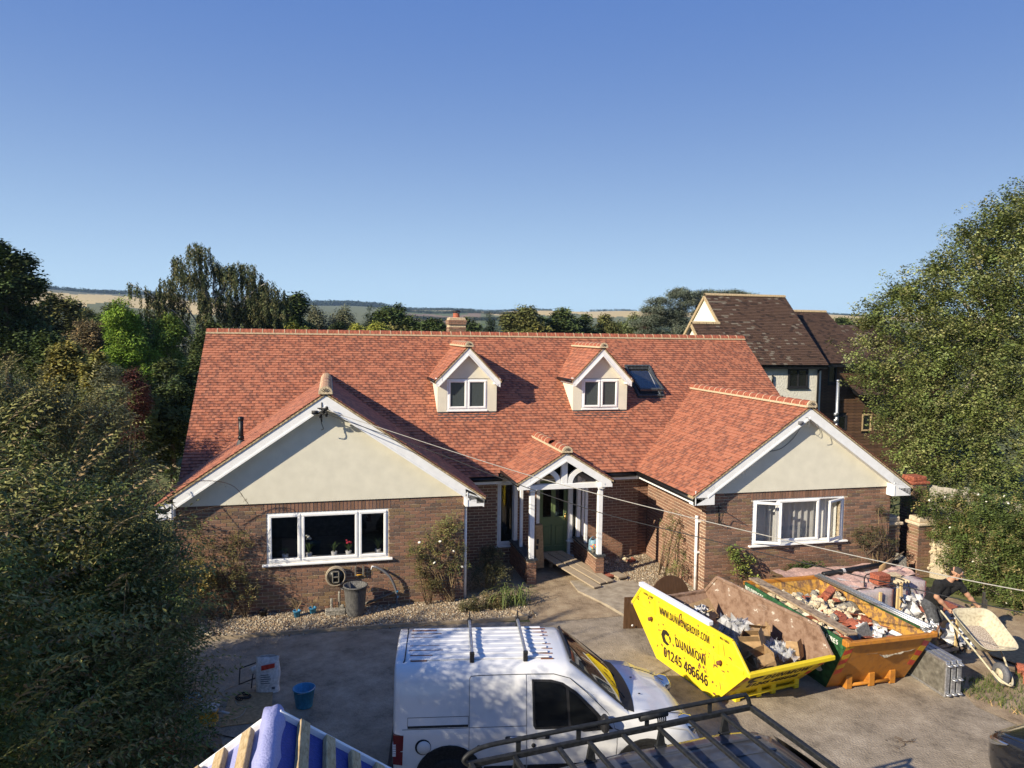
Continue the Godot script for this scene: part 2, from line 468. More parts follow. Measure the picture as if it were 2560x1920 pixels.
	mat("blue_pale", S(0.22, 0.36, 0.45), {"var": 0.12, "size": 0.3, "rough": 0.5, "seed": 58})
	mat("bin_black", S(0.02, 0.02, 0.021), {"stops": [[0.3, S(0.016, 0.016, 0.017)], [0.5, S(0.03, 0.03, 0.031)], [0.58, S(0.16, 0.155, 0.15)], [0.7, S(0.34, 0.33, 0.31)]], "size": 0.3, "freq": 0.05, "oct": 5, "rough": 0.8, "seed": 59})
	mat("hose", S(0.36, 0.30, 0.22), {"var": 0.1, "size": 0.2, "rough": 0.6})
	mat("hose_grey", S(0.13, 0.13, 0.14), {"var": 0.15, "size": 0.2, "rough": 0.6})
	mat("yellow_plastic", S(0.62, 0.33, 0.04), {"var": 0.1, "size": 0.3, "rough": 0.5})
	mat("grey_plastic", S(0.45, 0.44, 0.42), {"var": 0.15, "size": 0.3, "rough": 0.6})
	mat("cable_dark", S(0.02, 0.02, 0.022), {"var": 0.1, "size": 0.2, "rough": 0.6})
	mat("cable_pale", S(0.36, 0.34, 0.30), {"var": 0.1, "size": 0.2, "rough": 0.6})
	mat("barrow", S(0.52, 0.46, 0.32), {"stops": [[0.2, S(0.32, 0.26, 0.19)], [0.45, S(0.50, 0.44, 0.30)], [0.8, S(0.58, 0.53, 0.38)]], "size": 0.7, "freq": 0.02, "rough": 0.6, "seed": 60})
	mat("dried_mortar", S(0.3, 0.23, 0.18), {"stops": [[0.3, S(0.20, 0.14, 0.11)], [0.48, S(0.30, 0.22, 0.17)], [0.52, S(0.55, 0.48, 0.38)], [0.8, S(0.62, 0.56, 0.45)]], "size": 0.35, "freq": 0.03, "rough": 0.95, "bump": 12.0, "seed": 61})
	mat("ply_grey", S(0.13, 0.12, 0.10), {"stops": [[0.2, S(0.085, 0.078, 0.065)], [0.5, S(0.13, 0.12, 0.10)], [0.78, S(0.17, 0.16, 0.135)], [0.9, S(0.24, 0.225, 0.19)]], "size": 1.0, "freq": 0.012, "oct": 6, "rough": 0.85, "seed": 62})
	mat("skin", S(0.46, 0.25, 0.155), {"var": 0.07, "size": 0.3, "rough": 0.55, "spec": 0.35})
	mat("tee_black", S(0.016, 0.016, 0.017), {"var": 0.2, "size": 0.3, "rough": 0.95})
	mat("shorts", S(0.075, 0.078, 0.085), {"var": 0.2, "size": 0.3, "rough": 0.95})
	mat("cap", S(0.06, 0.05, 0.042), {"var": 0.2, "size": 0.15, "rough": 0.95})
	mat("boot", S(0.36, 0.24, 0.12), {"var": 0.25, "size": 0.2, "rough": 0.85})
	mat("hair", S(0.03, 0.02, 0.013), {"var": 0.2, "size": 0.1, "rough": 0.7})
	mat("sock", S(0.03, 0.03, 0.03), {"var": 0.2, "size": 0.1, "rough": 0.9})
	mat("pink_wrap", S(0.50, 0.33, 0.28), {"var": 0.12, "size": 0.5, "rough": 0.5, "bump": 6.0, "seed": 63})
	mat("hay", S(0.52, 0.36, 0.16), {"var": 0.25, "size": 0.3, "rough": 0.95, "two": true})
	mat("petal_white", S(0.8, 0.78, 0.68), {"var": 0.05, "size": 0.1, "two": true})
	mat("petal_red", S(0.6, 0.05, 0.08), {"var": 0.1, "size": 0.1, "two": true})
	mat("petal_yellow", S(0.6, 0.5, 0.08), {"var": 0.1, "size": 0.1, "two": true})

# ------------------------------------------------------------------ house
var bricks := []      # [Transform3D, variant]
var tiles := []       # [Transform3D, variant]
const MS := 0.795     # slope of the main roof
const WS := 0.685     # slope of the two wings
const DS := 1.04      # slope of the dormers
const PS := 0.607     # slope of the porch

func main_y(z: float) -> float: return 2.30 + (-2.036 - z) * MS
func lw_y(x: float) -> float: return 4.62 - absf(x + 2.94) * WS
func rw_y(x: float) -> float: return 4.315 - absf(x - 7.82) * WS

func covered(p: Vector3, me: String) -> bool:
	if me != "main" and p.z < -2.0 and p.y < main_y(p.z) - 0.10: return true
	if me != "lw" and p.x > -6.3 and p.x < 0.42 and p.z < 0.26 and p.y < lw_y(p.x) - 0.09: return true
	if me != "rw" and p.x > 4.92 and p.x < 10.7 and p.z < 1.1 and p.y < rw_y(p.x) - 0.09: return true
	for c in [0.734, 4.531]:
		if me == "main" and absf(p.x - c) < 0.70 and p.z < -3.80 and p.y < 5.45 - absf(p.x - c) * DS: return true
	if me != "porch" and p.x > 1.30 and p.x < 3.68 and p.z < -0.45 and p.y < 3.075 - absf(p.x - 2.49) * PS: return true
	if me == "main" and p.x > 5.88 and p.x < 6.70 and p.z < -4.22 and p.z > -5.30: return true
	return false

func brick_variants() -> Array:
	var out := []
	for c in [[0.270, 0.150, 0.100], [0.310, 0.170, 0.115], [0.230, 0.130, 0.090], [0.340, 0.185, 0.122], [0.275, 0.165, 0.118], [0.180, 0.120, 0.094], [0.370, 0.210, 0.140], [0.280, 0.185, 0.108]]:
		var st := ns()
		st.set_color(Color(c[0], c[1], c[2]))
		# faces, back left open: it is bedded in mortar
		var h := Vector3(0.1075, 0.0325, 0.015)
		var r := 0.004
		var f := [V(-h.x + r, -h.y + r, h.z), V(h.x - r, -h.y + r, h.z), V(h.x - r, h.y - r, h.z), V(-h.x + r, h.y - r, h.z)]
		var b := [V(-h.x, -h.y, -h.z), V(h.x, -h.y, -h.z), V(h.x, h.y, -h.z), V(-h.x, h.y, -h.z)]
		quad(st, f[0], f[3], f[2], f[1])
		for i in 4: quad(st, b[i], f[i], f[(i + 1) % 4], b[(i + 1) % 4])
		st.generate_normals()
		out.append(st.commit())
	return out

func tile_variants() -> Array:
	var out := []
	var r := RandomNumberGenerator.new()
	r.seed = 99
	for v in 12:
		var st := ns()
		var w := 0.0805
		var base := Color(0.50, 0.175, 0.095).lerp(Color(0.60, 0.235, 0.135), r.randf())
		var burnt := Color(0.125, 0.062, 0.052)
		var dk := []
		for i in 6:
			dk.append(base.lerp(burnt, clampf(r.randf_range(-0.35, 0.95), 0.0, 0.85)))
		if v % 3 == 0:
			for i in [0, 3]: dk[i] = base.lerp(burnt, r.randf_range(0.6, 0.95))
		elif v % 3 == 1:
			for i in 6: dk[i] = base.lerp(burnt, r.randf_range(0.0, 0.12))
		var xs := [-w, 0.0, w]
		var top := []
		for zi in 2:
			for xi in 3:
				top.append(V(xs[xi], (0.004 if zi == 0 else 0.027) + (0.0035 if xi == 1 else 0.0), -0.035 if zi == 0 else 0.1))
		for xi in 2:
			var q := [top[xi], top[xi + 1], top[xi + 4], top[xi + 3]]
			var cc := [dk[xi], dk[xi + 1], dk[xi + 4], dk[xi + 3]]
			for t in [[0, 1, 2], [0, 2, 3]]:
				for k in t:
					st.set_color(cc[k]); st.add_vertex(q[k])
			st.set_color(dk[4].lerp(burnt, 0.2))
			var lo := V(0, -0.013, 0)
			quad(st, top[xi + 3], top[xi + 4], top[xi + 4] + lo, top[xi + 3] + lo)
		st.set_color(dk[1].lerp(burnt, 0.3))
		quad(st, top[0], top[3], top[3] + V(0, -0.013, 0), top[0] + V(0, -0.004, 0))
		quad(st, top[2], top[5], top[5] + V(0, -0.013, 0), top[2] + V(0, -0.004, 0))
		st.generate_normals()
		out.append(st.commit())
	return out

func lay_bricks(O: Vector3, U: Vector3, N: Vector3, L: float, H: float, holes := [], tint := [0, 1, 2, 3, 4, 5, 6, 7], shift := 0):
	var bs := Basis(U, UP, N)
	var i := 0
	var y := 0.0
	while y + 0.07 < H:
		var x := -0.1125 * ((i + shift) % 2) - 0.0
		while x < L:
			var segs := [[maxf(x, 0.0), minf(x + 0.215, L)]]
			for h in holes:
				if y + 0.066 > h[2] + 0.004 and y < h[3] - 0.02:
					var nsg := []
					for s in segs:
						if h[1] <= s[0] or h[0] >= s[1]: nsg.append(s); continue
						if h[0] - 0.008 > s[0]: nsg.append([s[0], h[0] - 0.008])
						if h[1] + 0.008 < s[1]: nsg.append([h[1] + 0.008, s[1]])
					segs = nsg
			for s in segs:
				var l: float = s[1] - s[0]
				if l < 0.03: continue
				var p: Vector3 = O + U * ((s[0] + s[1]) * 0.5) + UP * (y + 0.0375 + rng.randf_range(-0.0015, 0.0015)) + N * (rng.randf_range(-0.0135, -0.0115))
				bricks.append([Transform3D(Basis(bs.x * (l / 0.215), bs.y, bs.z), p), tint[rng.randi() % tint.size()]])
			x += 0.225
		y += 0.075
		i += 1

func soldiers(O: Vector3, U: Vector3, N: Vector3, x0: float, x1: float, y: float, h: float):
	var n := int(round((x1 - x0) / 0.075))
	for i in n:
		var p := O + U * (x0 + (i + 0.5) * (x1 - x0) / n) + UP * (y + h * 0.5) + N * -0.0115
		# a brick on end: its length runs up
		var b := Basis(UP * (h / 0.215), -U, N)
		bricks.append([Transform3D(b, p), [0, 1, 2, 3, 4, 6][rng.randi() % 6]])

# wall core with openings; outer face a little behind the bricks
func wall_core(st: SurfaceTool, O: Vector3, U: Vector3, N: Vector3, L: float, H: float, holes := [], thick := 0.26, face := -0.010):
	var xf := Transform3D(Basis(U, UP, N), O)
	var xs := [0.0, L]
	for h in holes: xs.append_array([h[0], h[1]])
	xs.sort()
	for i in xs.size() - 1:
		var a: float = xs[i]; var b: float = xs[i + 1]
		if b - a < 0.001: continue
		var ys := [[0.0, H]]
		for h in holes:
			if h[0] < b - 0.001 and h[1] > a + 0.001:
				var ny := []
				for s in ys:
					if h[2] > s[0]: ny.append([s[0], minf(h[2], s[1])])
					if h[3] < s[1]: ny.append([maxf(h[3], s[0]), s[1]])
				ys = ny
		for s in ys: bb(st, V(a, s[0], -thick), V(b, s[1], face), xf)

func tile_plane(E: Vector3, U: Vector3, Sl: Vector3, L: float, H: float, me: String, cut = null):
	var N := U.cross(Sl).normalized()
	if N.y < 0: N = -N
	var g := 0.1
	var w := 0.165
	var i := 0
	var s := 0.0
	while s < H - 0.03:
		var x := w * 0.5 - (w * 0.5 if i % 2 else 0.0)
		while x < L + w * 0.5:
			var sx := 1.0
			var xc := x
			if x - w * 0.5 < 0.0:
				sx = 0.5; xc = w * 0.25
			elif x + w * 0.5 > L + 0.004:
				sx = (L - x + w * 0.5) / w
				xc = L - w * sx * 0.5
				if sx < 0.12: break
			var p := E + U * xc + Sl * (s + 0.05)
			if not covered(p, me) and (cut == null or not cut.call(p)):
				var yawj := rng.randf_range(-0.012, 0.012)
				var b := Basis(U, N, -Sl) if U.cross(N).dot(-Sl) > 0 else Basis(-U, N, -Sl)
				b = b * Basis(UP, yawj)
				b = Basis(b.x * sx, b.y, b.z)
				tiles.append([Transform3D(b, E + U * xc + Sl * (s + 0.1) + N * rng.randf_range(-0.001, 0.002)), rng.randi() % 12])
			x += w
		s += g
		i += 1

func slab(st: SurfaceTool, a: Vector3, b: Vector3, c: Vector3, d: Vector3, t := 0.05):
	# roof boarding: quad a b c d pushed down by t along its normal
	var n := (b - a).cross(d - a).normalized()
	if n.y < 0: n = -n
	var q := [a - n * 0.012, b - n * 0.012, c - n * 0.012, d - n * 0.012]
	var k := [a - n * t, b - n * t, c - n * t, d - n * t]
	quad(st, q[0], q[1], q[2], q[3]); quad(st, k[3], k[2], k[1], k[0])
	for i in 4: quad(st, q[i], k[i], k[(i + 1) % 4], q[(i + 1) % 4])

func half_round(r: float, l: float, t := 0.018, n := 9) -> ArrayMesh:
	# half-round clay ridge along +X, belly up
	var st := ns()
	st.set_smooth_group(0)
	var o := []; var inn := []
	for k in n + 1:
		var a := PI * k / n
		o.append(Vector2(cos(a) * r, sin(a) * r)); inn.append(Vector2(cos(a) * (r - t), sin(a) * (r - t)))
	for k in n:
		quad(st, V(0, o[k].y, o[k].x), V(l, o[k].y, o[k].x), V(l, o[k + 1].y, o[k + 1].x), V(0, o[k + 1].y, o[k + 1].x))
	st.set_smooth_group(-1)
	for k in n:
		for e in [0.0, l]:
			quad(st, V(e, o[k].y, o[k].x), V(e, o[k + 1].y, o[k + 1].x), V(e, inn[k + 1].y, inn[k + 1].x), V(e, inn[k].y, inn[k].x))
	st.generate_normals()
	return st.commit()

func ridge_run(house: Node3D, a: Vector3, b: Vector3, n: int, r: float, skip := [], cap := false):
	var d := (b - a)
	var l := d.length() / n
	d = d.normalized()
	var bs := Basis(d, UP, d.cross(UP))
	var mesh := half_round(r, l - 0.018)
	var bed := ns()
	for i in n:
		if i in skip: continue
		var p: Vector3 = a + d * (l * i + 0.009)
		var x := mi("ridge_tile", mesh, M.ridge, house, Transform3D(bs * Basis(Vector3.BACK, rng.randf_range(-0.01, 0.01)), p + UP * rng.randf_range(-0.004, 0.004)))
		if i > 0 and not (i - 1) in skip:
			# pointing between two ridge tiles
			var pts := []
			for k in 13:
				var an := PI * k / 12
				pts.append(a + d * (l * i) + bs * V(0, sin(an) * (r - 0.004), cos(an) * (r - 0.004)))
			tube(bed, pts, 0.0115, 5)
	for s in [-1, 1]:
		var pa := a + bs * V(0, -0.012, s * (r + 0.004)); var pb := b + bs * V(0, -0.012, s * (r + 0.004))
		beam(bed, pa, pb, 0.045, 0.035)
	obj("mortar_bedding", bed, M.bedding, house)
	if cap:
		# fan-shaped end cap
		var st := ns()
		var poly := PackedVector2Array()
		for k in 15:
			var an := PI * k / 14
			poly.append(Vector2(cos(an) * (r + 0.008), sin(an) * (r + 0.008)))
		poly.append(Vector2(-r - 0.008, -0.03)); poly.append(Vector2(r + 0.008, -0.03))
		var xf := Transform3D(Basis(UP.cross(d), UP, d), b)
		prism(st, poly, -0.02, 0.02, xf)
		var e := obj("ridge_end", st, M.bedding, house)
		var fan := ns()
		for k in 5:
			var an := PI * (k + 1) / 6.0
			var c := Vector2(cos(an), sin(an))
			var nrm := Vector2(-c.y, c.x)
			var p0 := c * r * 0.22; var p1 := c * r * 0.72
			prism(fan, PackedVector2Array([p0 - nrm * 0.003, p1 - nrm * 0.009, p1 + nrm * 0.009, p0 + nrm * 0.003]), 0.02, 0.026, xf)
		obj("fan_groove", fan, M.dark_inside, e)

# a window with a frame and casements; O bottom left of the outer face
func make_window(house: Node3D, called: String, O: Vector3, U: Vector3, N: Vector3, W: float, H: float, splits: Array, pane: Material, opened := {}, sash := true) -> MeshInstance3D:
	var xf := Transform3D(Basis(U, UP, N), O)
	var fr := ns()
	var f := 0.05; var z0 := -0.07; var z1 := 0.0
	cbx(fr, V(f * 0.5, H * 0.5, (z0 + z1) * 0.5), V(f, H, z1 - z0), 0.006, xf)
	cbx(fr, V(W - f * 0.5, H * 0.5, (z0 + z1) * 0.5), V(f, H, z1 - z0), 0.006, xf)
	cbx(fr, V(W * 0.5, f * 0.5, (z0 + z1) * 0.5 - 0.001), V(W - 2 * f + 0.01, f, z1 - z0 - 0.002), 0.006, xf)
	cbx(fr, V(W * 0.5, H - f * 0.5, (z0 + z1) * 0.5 - 0.001), V(W - 2 * f + 0.01, f, z1 - z0 - 0.002), 0.006, xf)
	var xs := [0.0]
	for s in splits:
		xs.append(s * W)
		cbx(fr, V(s * W, H * 0.5, (z0 + z1) * 0.5 - 0.002), V(f, H - 2 * f + 0.01, z1 - z0 - 0.004), 0.006, xf)
	xs.append(W)
	var win := obj(called, fr, M.upvc, house)
	for i in xs.size() - 1:
		var a: float = xs[i] + (f * 0.5 if i > 0 else f) - 0.012
		var b: float = xs[i + 1] - (f * 0.5 if i < xs.size() - 2 else f) + 0.012
		var lx := Transform3D(Basis(), V(0, 0, 0))
		if opened.has(i):
			var an: float = opened[i]
			if an > 0: lx = Transform3D(Basis(UP, -an), V(a, 0, 0.014)) * Transform3D(Basis(), V(-a, 0, -0.014))
			else: lx = Transform3D(Basis(UP, -an), V(b, 0, 0.014)) * Transform3D(Basis(), V(-b, 0, -0.014))
		var g := xf * lx
		var s := ns()
		var w := 0.058
		var y0 := f - 0.012; var y1 := H - f + 0.012
		for q in [[V((a + b) * 0.5, y0 + w * 0.5, -0.002), V(b - a, w, 0.05)], [V((a + b) * 0.5, y1 - w * 0.5, -0.002), V(b - a, w, 0.05)], [V(a + w * 0.5, (y0 + y1) * 0.5, -0.002), V(w, y1 - y0 - 2 * w + 0.004, 0.049)], [V(b - w * 0.5, (y0 + y1) * 0.5, -0.002), V(w, y1 - y0 - 2 * w + 0.004, 0.049)]]:
			cbx(s, q[0], q[1], 0.011, g)
		if sash: obj("casement", s, M.upvc, win)
		var p := ns()
		bb(p, V(a + w - 0.004, y0 + w - 0.004, -0.016), V(b - w + 0.004, y1 - w + 0.004, -0.010), g)
		obj("pane", p, pane, win)
	return win

func sill(house: Node3D, O: Vector3, U: Vector3, N: Vector3, W: float, ext := 0.09, out := 0.075, m = null):
	var st := ns()
	cbx(st, V(W * 0.5, -0.022, out * 0.5 - 0.04), V(W + ext * 2, 0.042, out + 0.08), 0.008, Transform3D(Basis(U, UP, N), O))
	obj("window_sill", st, m if m else M.upvc, house)

# gable trim in the plane z: boards, soffit, mortared verge
func gable_trim(house: Node3D, ax: float, ay: float, sl: float, hl: float, hr: float, zf: float, zw: float, bh: float, box: float, parent_name := "bargeboard"):
	var k := sqrt(1.0 + sl * sl)
	for s in [-1, 1]:
		var h: float = hl if s < 0 else hr
		var st := ns()
		var P := func(dx: float, dy: float) -> Vector2: return Vector2(ax + s * dx, ay - sl * dx + dy)
		var top := -0.055
		var poly := PackedVector2Array([P.call(0.0, top), P.call(h - 0.03, top), P.call(h - 0.03, top - bh * k * 0.75), P.call(h - box, top - bh * k), P.call(0.0, top - bh * k)])
		prism(st, poly, zf - 0.05, zf - 0.026)
		obj(parent_name, st, M.white_trim, house)
		# bottom moulding and soffit
		var so := ns()
		var a := Vector3(ax, ay + top - bh * k, 0); var b := Vector3(ax + s * (h - box), ay - sl * (h - box) + top - bh * k, 0)
		prism(so, PackedVector2Array([Vector2(a.x, a.y), Vector2(b.x, b.y), Vector2(b.x, b.y + 0.02), Vector2(a.x, a.y + 0.02)]), zw, zf - 0.052)
		prism(so, PackedVector2Array([Vector2(a.x, a.y - 0.008), Vector2(b.x, b.y - 0.008), Vector2(b.x, b.y + 0.035), Vector2(a.x, a.y + 0.035)]), zf - 0.025, zf - 0.012)
		obj("soffit", so, M.white_trim, house)
		var vm := ns()
		prism(vm, PackedVector2Array([P.call(0.02, -0.052), P.call(h, -0.052), P.call(h, -0.012), P.call(0.02, -0.012)]), zw - 0.05, zf - 0.008)
		obj("mortared_verge", vm, M.verge, house)

func build_house():
	var H := thing("brick_bungalow", "long brick bungalow with new orange clay tiles, two cream gables and two dormers", "house")
	var X := Vector3.RIGHT; var Z := Vector3.BACK
	# ---------- walls
	var core := ns()
	var lhole := [[-4.131 + 5.911, -1.654 + 5.911, 1.046, 2.106]]
	wall_core(core, V(-5.911, 0, 0), X, Z, 5.911, 2.30, lhole)
	lay_bricks(V(-5.911, 0, 0), X, Z, 5.911, 2.33, [lhole[0], [1.73, 4.31, 2.10, 2.33]], [0, 1, 2, 3, 4, 5, 7, 7])
	soldiers(V(-5.911, 0, 0), X, Z, 1.73, 4.31, 2.112, 0.21)
	# side walls of the left wing
	wall_core(core, V(0, 0, -0.27), V(0, 0, -1), X, 2.0, 2.3)
	wall_core(core, V(-5.911, 0, -4.6), Z, -X, 4.34, 2.3)
	# right wing
	var rhole := [[6.562 - 5.38, 9.003 - 5.38, 1.083, 2.134]]
	wall_core(core, V(5.38, 0, 0.86), X, Z, 4.914, 2.30, rhole)
	lay_bricks(V(5.38, 0, 0.86), X, Z, 4.914, 2.33, [rhole[0], [1.12, 3.70, 2.125, 2.33]])
	soldiers(V(5.38, 0, 0.86), X, Z, 1.12, 3.70, 2.135, 0.187)
	wall_core(core, V(5.38, 0, -2.28), Z, -X, 2.88, 2.3)
	lay_bricks(V(5.38, 0, -2.28), Z, -X, 3.14, 2.20, [], [0, 1, 3, 3, 4, 6, 6], 1)
	wall_core(core, V(10.294, 0, 0.59), V(0, 0, -1), X, 4.5, 2.3)
	lay_bricks(V(10.294, 0, 0.86), V(0, 0, -1), X, 2.0, 2.2)
	# recessed middle wall
	var mh := [[1.27, 1.76, 0.47, 2.12], [2.30, 3.19, 0.0, 2.14], [3.19, 3.63, 0.50, 2.14]]
	wall_core(core, V(0.002, 0, -2.286), X, Z, 5.116, 2.24, mh)
	lay_bricks(V(0.002, 0, -2.286), X, Z, 5.376, 2.12, mh, [0, 1, 1, 3, 4, 6])
	# rear and end walls, floor and ceiling close the rooms
	bb(core, V(-5.9, 0, -10.8), V(10.28, 2.3, -10.55))
	bb(core, V(-5.9, 0, -10.54), V(-5.65, 2.3, -4.61))
	bb(core, V(10.03, 0, -10.54), V(10.28, 2.3, -3.93))
	bb(core, V(-5.6, 2.305, -10.5), V(10.0, 2.36, -2.56))
	bb(core, V(-5.62, 2.31, -2.55), V(-0.28, 2.365, -0.28))
	bb(core, V(5.66, 2.31, -2.55), V(10.0, 2.365, 0.58))
	obj("wall", core, M.mortar, H)
	var fl := ns()
	bb(fl, V(-5.62, 0.02, -2.5), V(-0.29, 0.06, -0.28)); bb(fl, V(5.66, 0.02, -2.5), V(10.0, 0.06, 0.58)); bb(fl, V(-5.6, 0.02, -10.5), V(10.0, 0.061, -2.56))
	bb(fl, V(-5.6, 0.06, -5.6), V(10.0, 2.3, -5.5))
	obj("inside_floor", fl, M.dark_inside, H)
	# ---------- roof boarding
	var deck := ns()
	slab(deck, V(-6.2, 2.31, -2.036), V(10.6, 2.31, -2.036), V(10.6, 5.783, -6.417), V(-6.2, 5.783, -6.417))
	slab(deck, V(10.6, 2.31, -10.8), V(-6.2, 2.31, -10.8), V(-6.2, 5.783, -6.417), V(10.6, 5.783, -6.417))
	for s in [-1, 1]:
		var hw := 3.36 if s > 0 else 3.25
		slab(deck, V(-2.94 + s * hw, 4.62 - hw * WS, 0.23), V(-2.94, 4.62, 0.23), V(-2.94, 4.62, -5.0), V(-2.94 + s * hw, 4.62 - hw * WS, -5.0))
		var rw := 2.88
		slab(deck, V(7.82 + s * rw, 4.315 - rw * WS, 1.08), V(7.82, 4.315, 1.08), V(7.82, 4.315, -4.6), V(7.82 + s * rw, 4.315 - rw * WS, -4.6))
		slab(deck, V(2.49 + s * 1.17, 3.155 - 1.17 * PS, -0.48), V(2.49, 3.155, -0.48), V(2.49, 3.155, -3.15), V(2.49 + s * 1.17, 3.155 - 1.17 * PS, -3.15), 0.07)
		for c in [0.734, 4.531]:
			slab(deck, V(c + s * 0.88, 5.53 - 0.88 * DS, -3.56), V(c, 5.53, -3.56), V(c, 5.53, -6.1), V(c + s * 0.88, 5.53 - 0.88 * DS, -6.1), 0.06)
	obj("roof_boarding", deck, M.dark_inside, H)
	# end gables of the main roof
	for x in [-6.0, 10.3]:
		var eg := ns()
		prism(eg, PV([10.5, 2.25, 2.3, 2.25, 6.417, 5.66]), -0.1, 0.1, Transform3D(Basis(V(0, 0, -1), UP, X), V(x, 0, 0)))
		obj("end_gable", eg, M.render, H)
	# ---------- tiles
	var up_main := V(0, MS, -1).normalized()
	tile_plane(V(-6.2, 2.30, -2.0), X, up_main, 16.8, 5.58, "main")
	var zl := 5.25; var zr := 5.7
	tile_plane(V(-6.19, 4.62 - 3.25 * WS, 0.255), V(0, 0, -1), V(1, WS, 0).normalized(), zl, 3.9, "lw")
	tile_plane(V(0.42, 4.62 - 3.36 * WS, 0.255), V(0, 0, -1), V(-1, WS, 0).normalized(), zl, 4.03, "lw")
	tile_plane(V(7.82 - 2.9, 4.315 - 2.9 * WS, 1.10), V(0, 0, -1), V(1, WS, 0).normalized(), zr, 3.47, "rw")
	tile_plane(V(7.82 + 2.88, 4.315 - 2.88 * WS, 1.10), V(0, 0, -1), V(-1, WS, 0).normalized(), zr, 3.45, "rw")
	for s in [-1, 1]:
		tile_plane(V(2.49 + s * 1.18, 3.155 - 1.18 * PS, -0.45), V(0, 0, -1), V(-s, PS, 0).normalized(), 2.75, 1.34, "porch")
		for c in [0.734, 4.531]:
			tile_plane(V(c + s * 0.90, 5.53 - 0.90 * DS, -3.53), V(0, 0, -1), V(-s, DS, 0).normalized(), 2.6, 1.26, "dormer")
	# ---------- ridges
	ridge_run(H, V(-6.2, 5.79, -6.417), V(10.6, 5.79, -6.417), 56, 0.115)
	ridge_run(H, V(-2.94, 4.62, -4.95), V(-2.94, 4.62, 0.26), 17, 0.125, [], true)
	ridge_run(H, V(7.82, 4.315, -4.57), V(7.82, 4.315, 1.11), 19, 0.12, [], true)
	ridge_run(H, V(2.49, 3.16, -3.12), V(2.49, 3.16, -0.43), 9, 0.115, [5], true)
	for c in [0.734, 4.531]: ridge_run(H, V(c, 5.535, -6.02), V(c, 5.535, -3.52), 8, 0.105, [], true)
	# ---------- gables of the wings
	var g1 := ns()
	prism(g1, PV([-5.92, 2.327, 0.012, 2.327, 0.012, 4.58 - 2.952 * WS, -2.94, 4.58, -5.92, 4.58 - 2.98 * WS]), -0.26, 0.035)
	obj("rendered_gable", g1, M.render, H)
	var g2 := ns()
	prism(g2, PV([5.372, 2.327, 10.302, 2.327, 10.302, 4.275 - 2.482 * WS, 7.82, 4.275, 5.372, 4.275 - 2.448 * WS]), 0.60, 0.895)
	obj("rendered_gable", g2, M.render, H)
	gable_trim(H, -2.94, 4.62, WS, 3.25, 3.36, 0.255, 0.03, 0.20, 0.36)
	gable_trim(H, 7.82, 4.315, WS, 2.90, 2.88, 1.10, 0.89, 0.20, 0.38)
	for q in [[-0.02, 0.385, 0.225, 0.0, 4.57 - 3.0 * WS, 4.57 - 3.30 * WS], [-6.17, -5.86, 0.225, 0.0, 4.57 - 3.22 * WS, 4.57 - 2.95 * WS], [4.95, 5.46, 1.07, 0.86, 4.265 - 2.86 * WS, 4.265 - 2.4 * WS], [10.16, 10.67, 1.07, 0.86, 4.265 - 2.36 * WS, 4.265 - 2.85 * WS]]:
		var kb := ns()
		prism(kb, PackedVector2Array([Vector2(q[0], 2.125), Vector2(q[1], 2.125), Vector2(q[1], maxf(q[5], 2.14)), Vector2(q[0], maxf(q[4], 2.14))]), q[3], q[2] + 0.004)
		bb(kb, V(q[0] + 0.03 if q[0] > -5 else q[1] - 0.05, 2.13, q[2]), V(q[0] + 0.05 if q[0] > -5 else q[1] - 0.03, 2.45, q[2] + 0.016))
		obj("boxed_eave_end", kb, M.white_trim, H)
	# ---------- fascias and gutters
	for q in [[V(0.0, 2.10, -2.10), V(1.32, 2.235, -2.075), V(0.0, 2.10, -2.28), V(1.32, 2.12, -2.101)], [V(3.66, 2.10, -2.10), V(5.0, 2.235, -2.075), V(3.66, 2.10, -2.28), V(5.38, 2.12, -2.101)], [V(5.02, 2.12, -2.1), V(5.045, 2.25, 0.9), V(5.046, 2.12, -2.1), V(5.38, 2.14, 0.86)], [V(0.30, 2.12, -2.1), V(0.325, 2.25, 0.1), V(0.0, 2.121, -2.1), V(0.299, 2.14, 0.1)], [V(-6.06, 2.12, -4.0), V(-6.035, 2.3, 0.1), V(-6.034, 2.12, -4.0), V(-5.92, 2.14, 0.1)], [V(10.60, 2.12, -3.0), V(10.625, 2.25, 0.9), V(10.30, 2.12, -3.0), V(10.599, 2.14, 0.85)]]:
		var fa := ns()
		bb(fa, q[0], q[1]); bb(fa, q[2], q[3])
		obj("fascia", fa, M.white_trim, H)
	for q in [[V(0.40, 2.235, -2.03), V(1.32, 2.235, -2.03)], [V(3.68, 2.235, -2.03), V(4.92, 2.235, -2.03)], [V(4.97, 2.25, -2.05), V(4.97, 2.25, 1.06)], [V(0.39, 2.24, -2.05), V(0.39, 2.24, 0.22)], [V(10.70, 2.25, -3.0), V(10.70, 2.25, 1.05)], [V(-6.15, 2.30, -3.6), V(-6.15, 2.30, 0.2)]]:
		var gu := ns(true)
		tube(gu, [q[0], q[1]], 0.055, 10)
		obj("gutter", gu, M.black_plastic, H)
	# ---------- downpipes
	var dp := ns(true)
	tube(dp, [V(5.32, 1.75, 0.55), V(5.32, 0.0, 0.57)], 0.034, 12)
	tube(dp, [V(5.32, 1.755, 0.55), V(5.32, 1.70, 0.55)], 0.040, 12)
	obj("downpipe", dp, M.upvc, H)
	var cl := ns()
	for y in [1.62, 0.9]: bb(cl, V(5.30, y, 0.50), V(5.375, y + 0.03, 0.64))
	obj("pipe_clip", cl, M.upvc, H)
	dp = ns(true)
	tube(dp, [V(0.035, 2.05, -0.06), V(0.035, 0.0, -0.05)], 0.034, 12)
	obj("downpipe", dp, M.upvc, H)
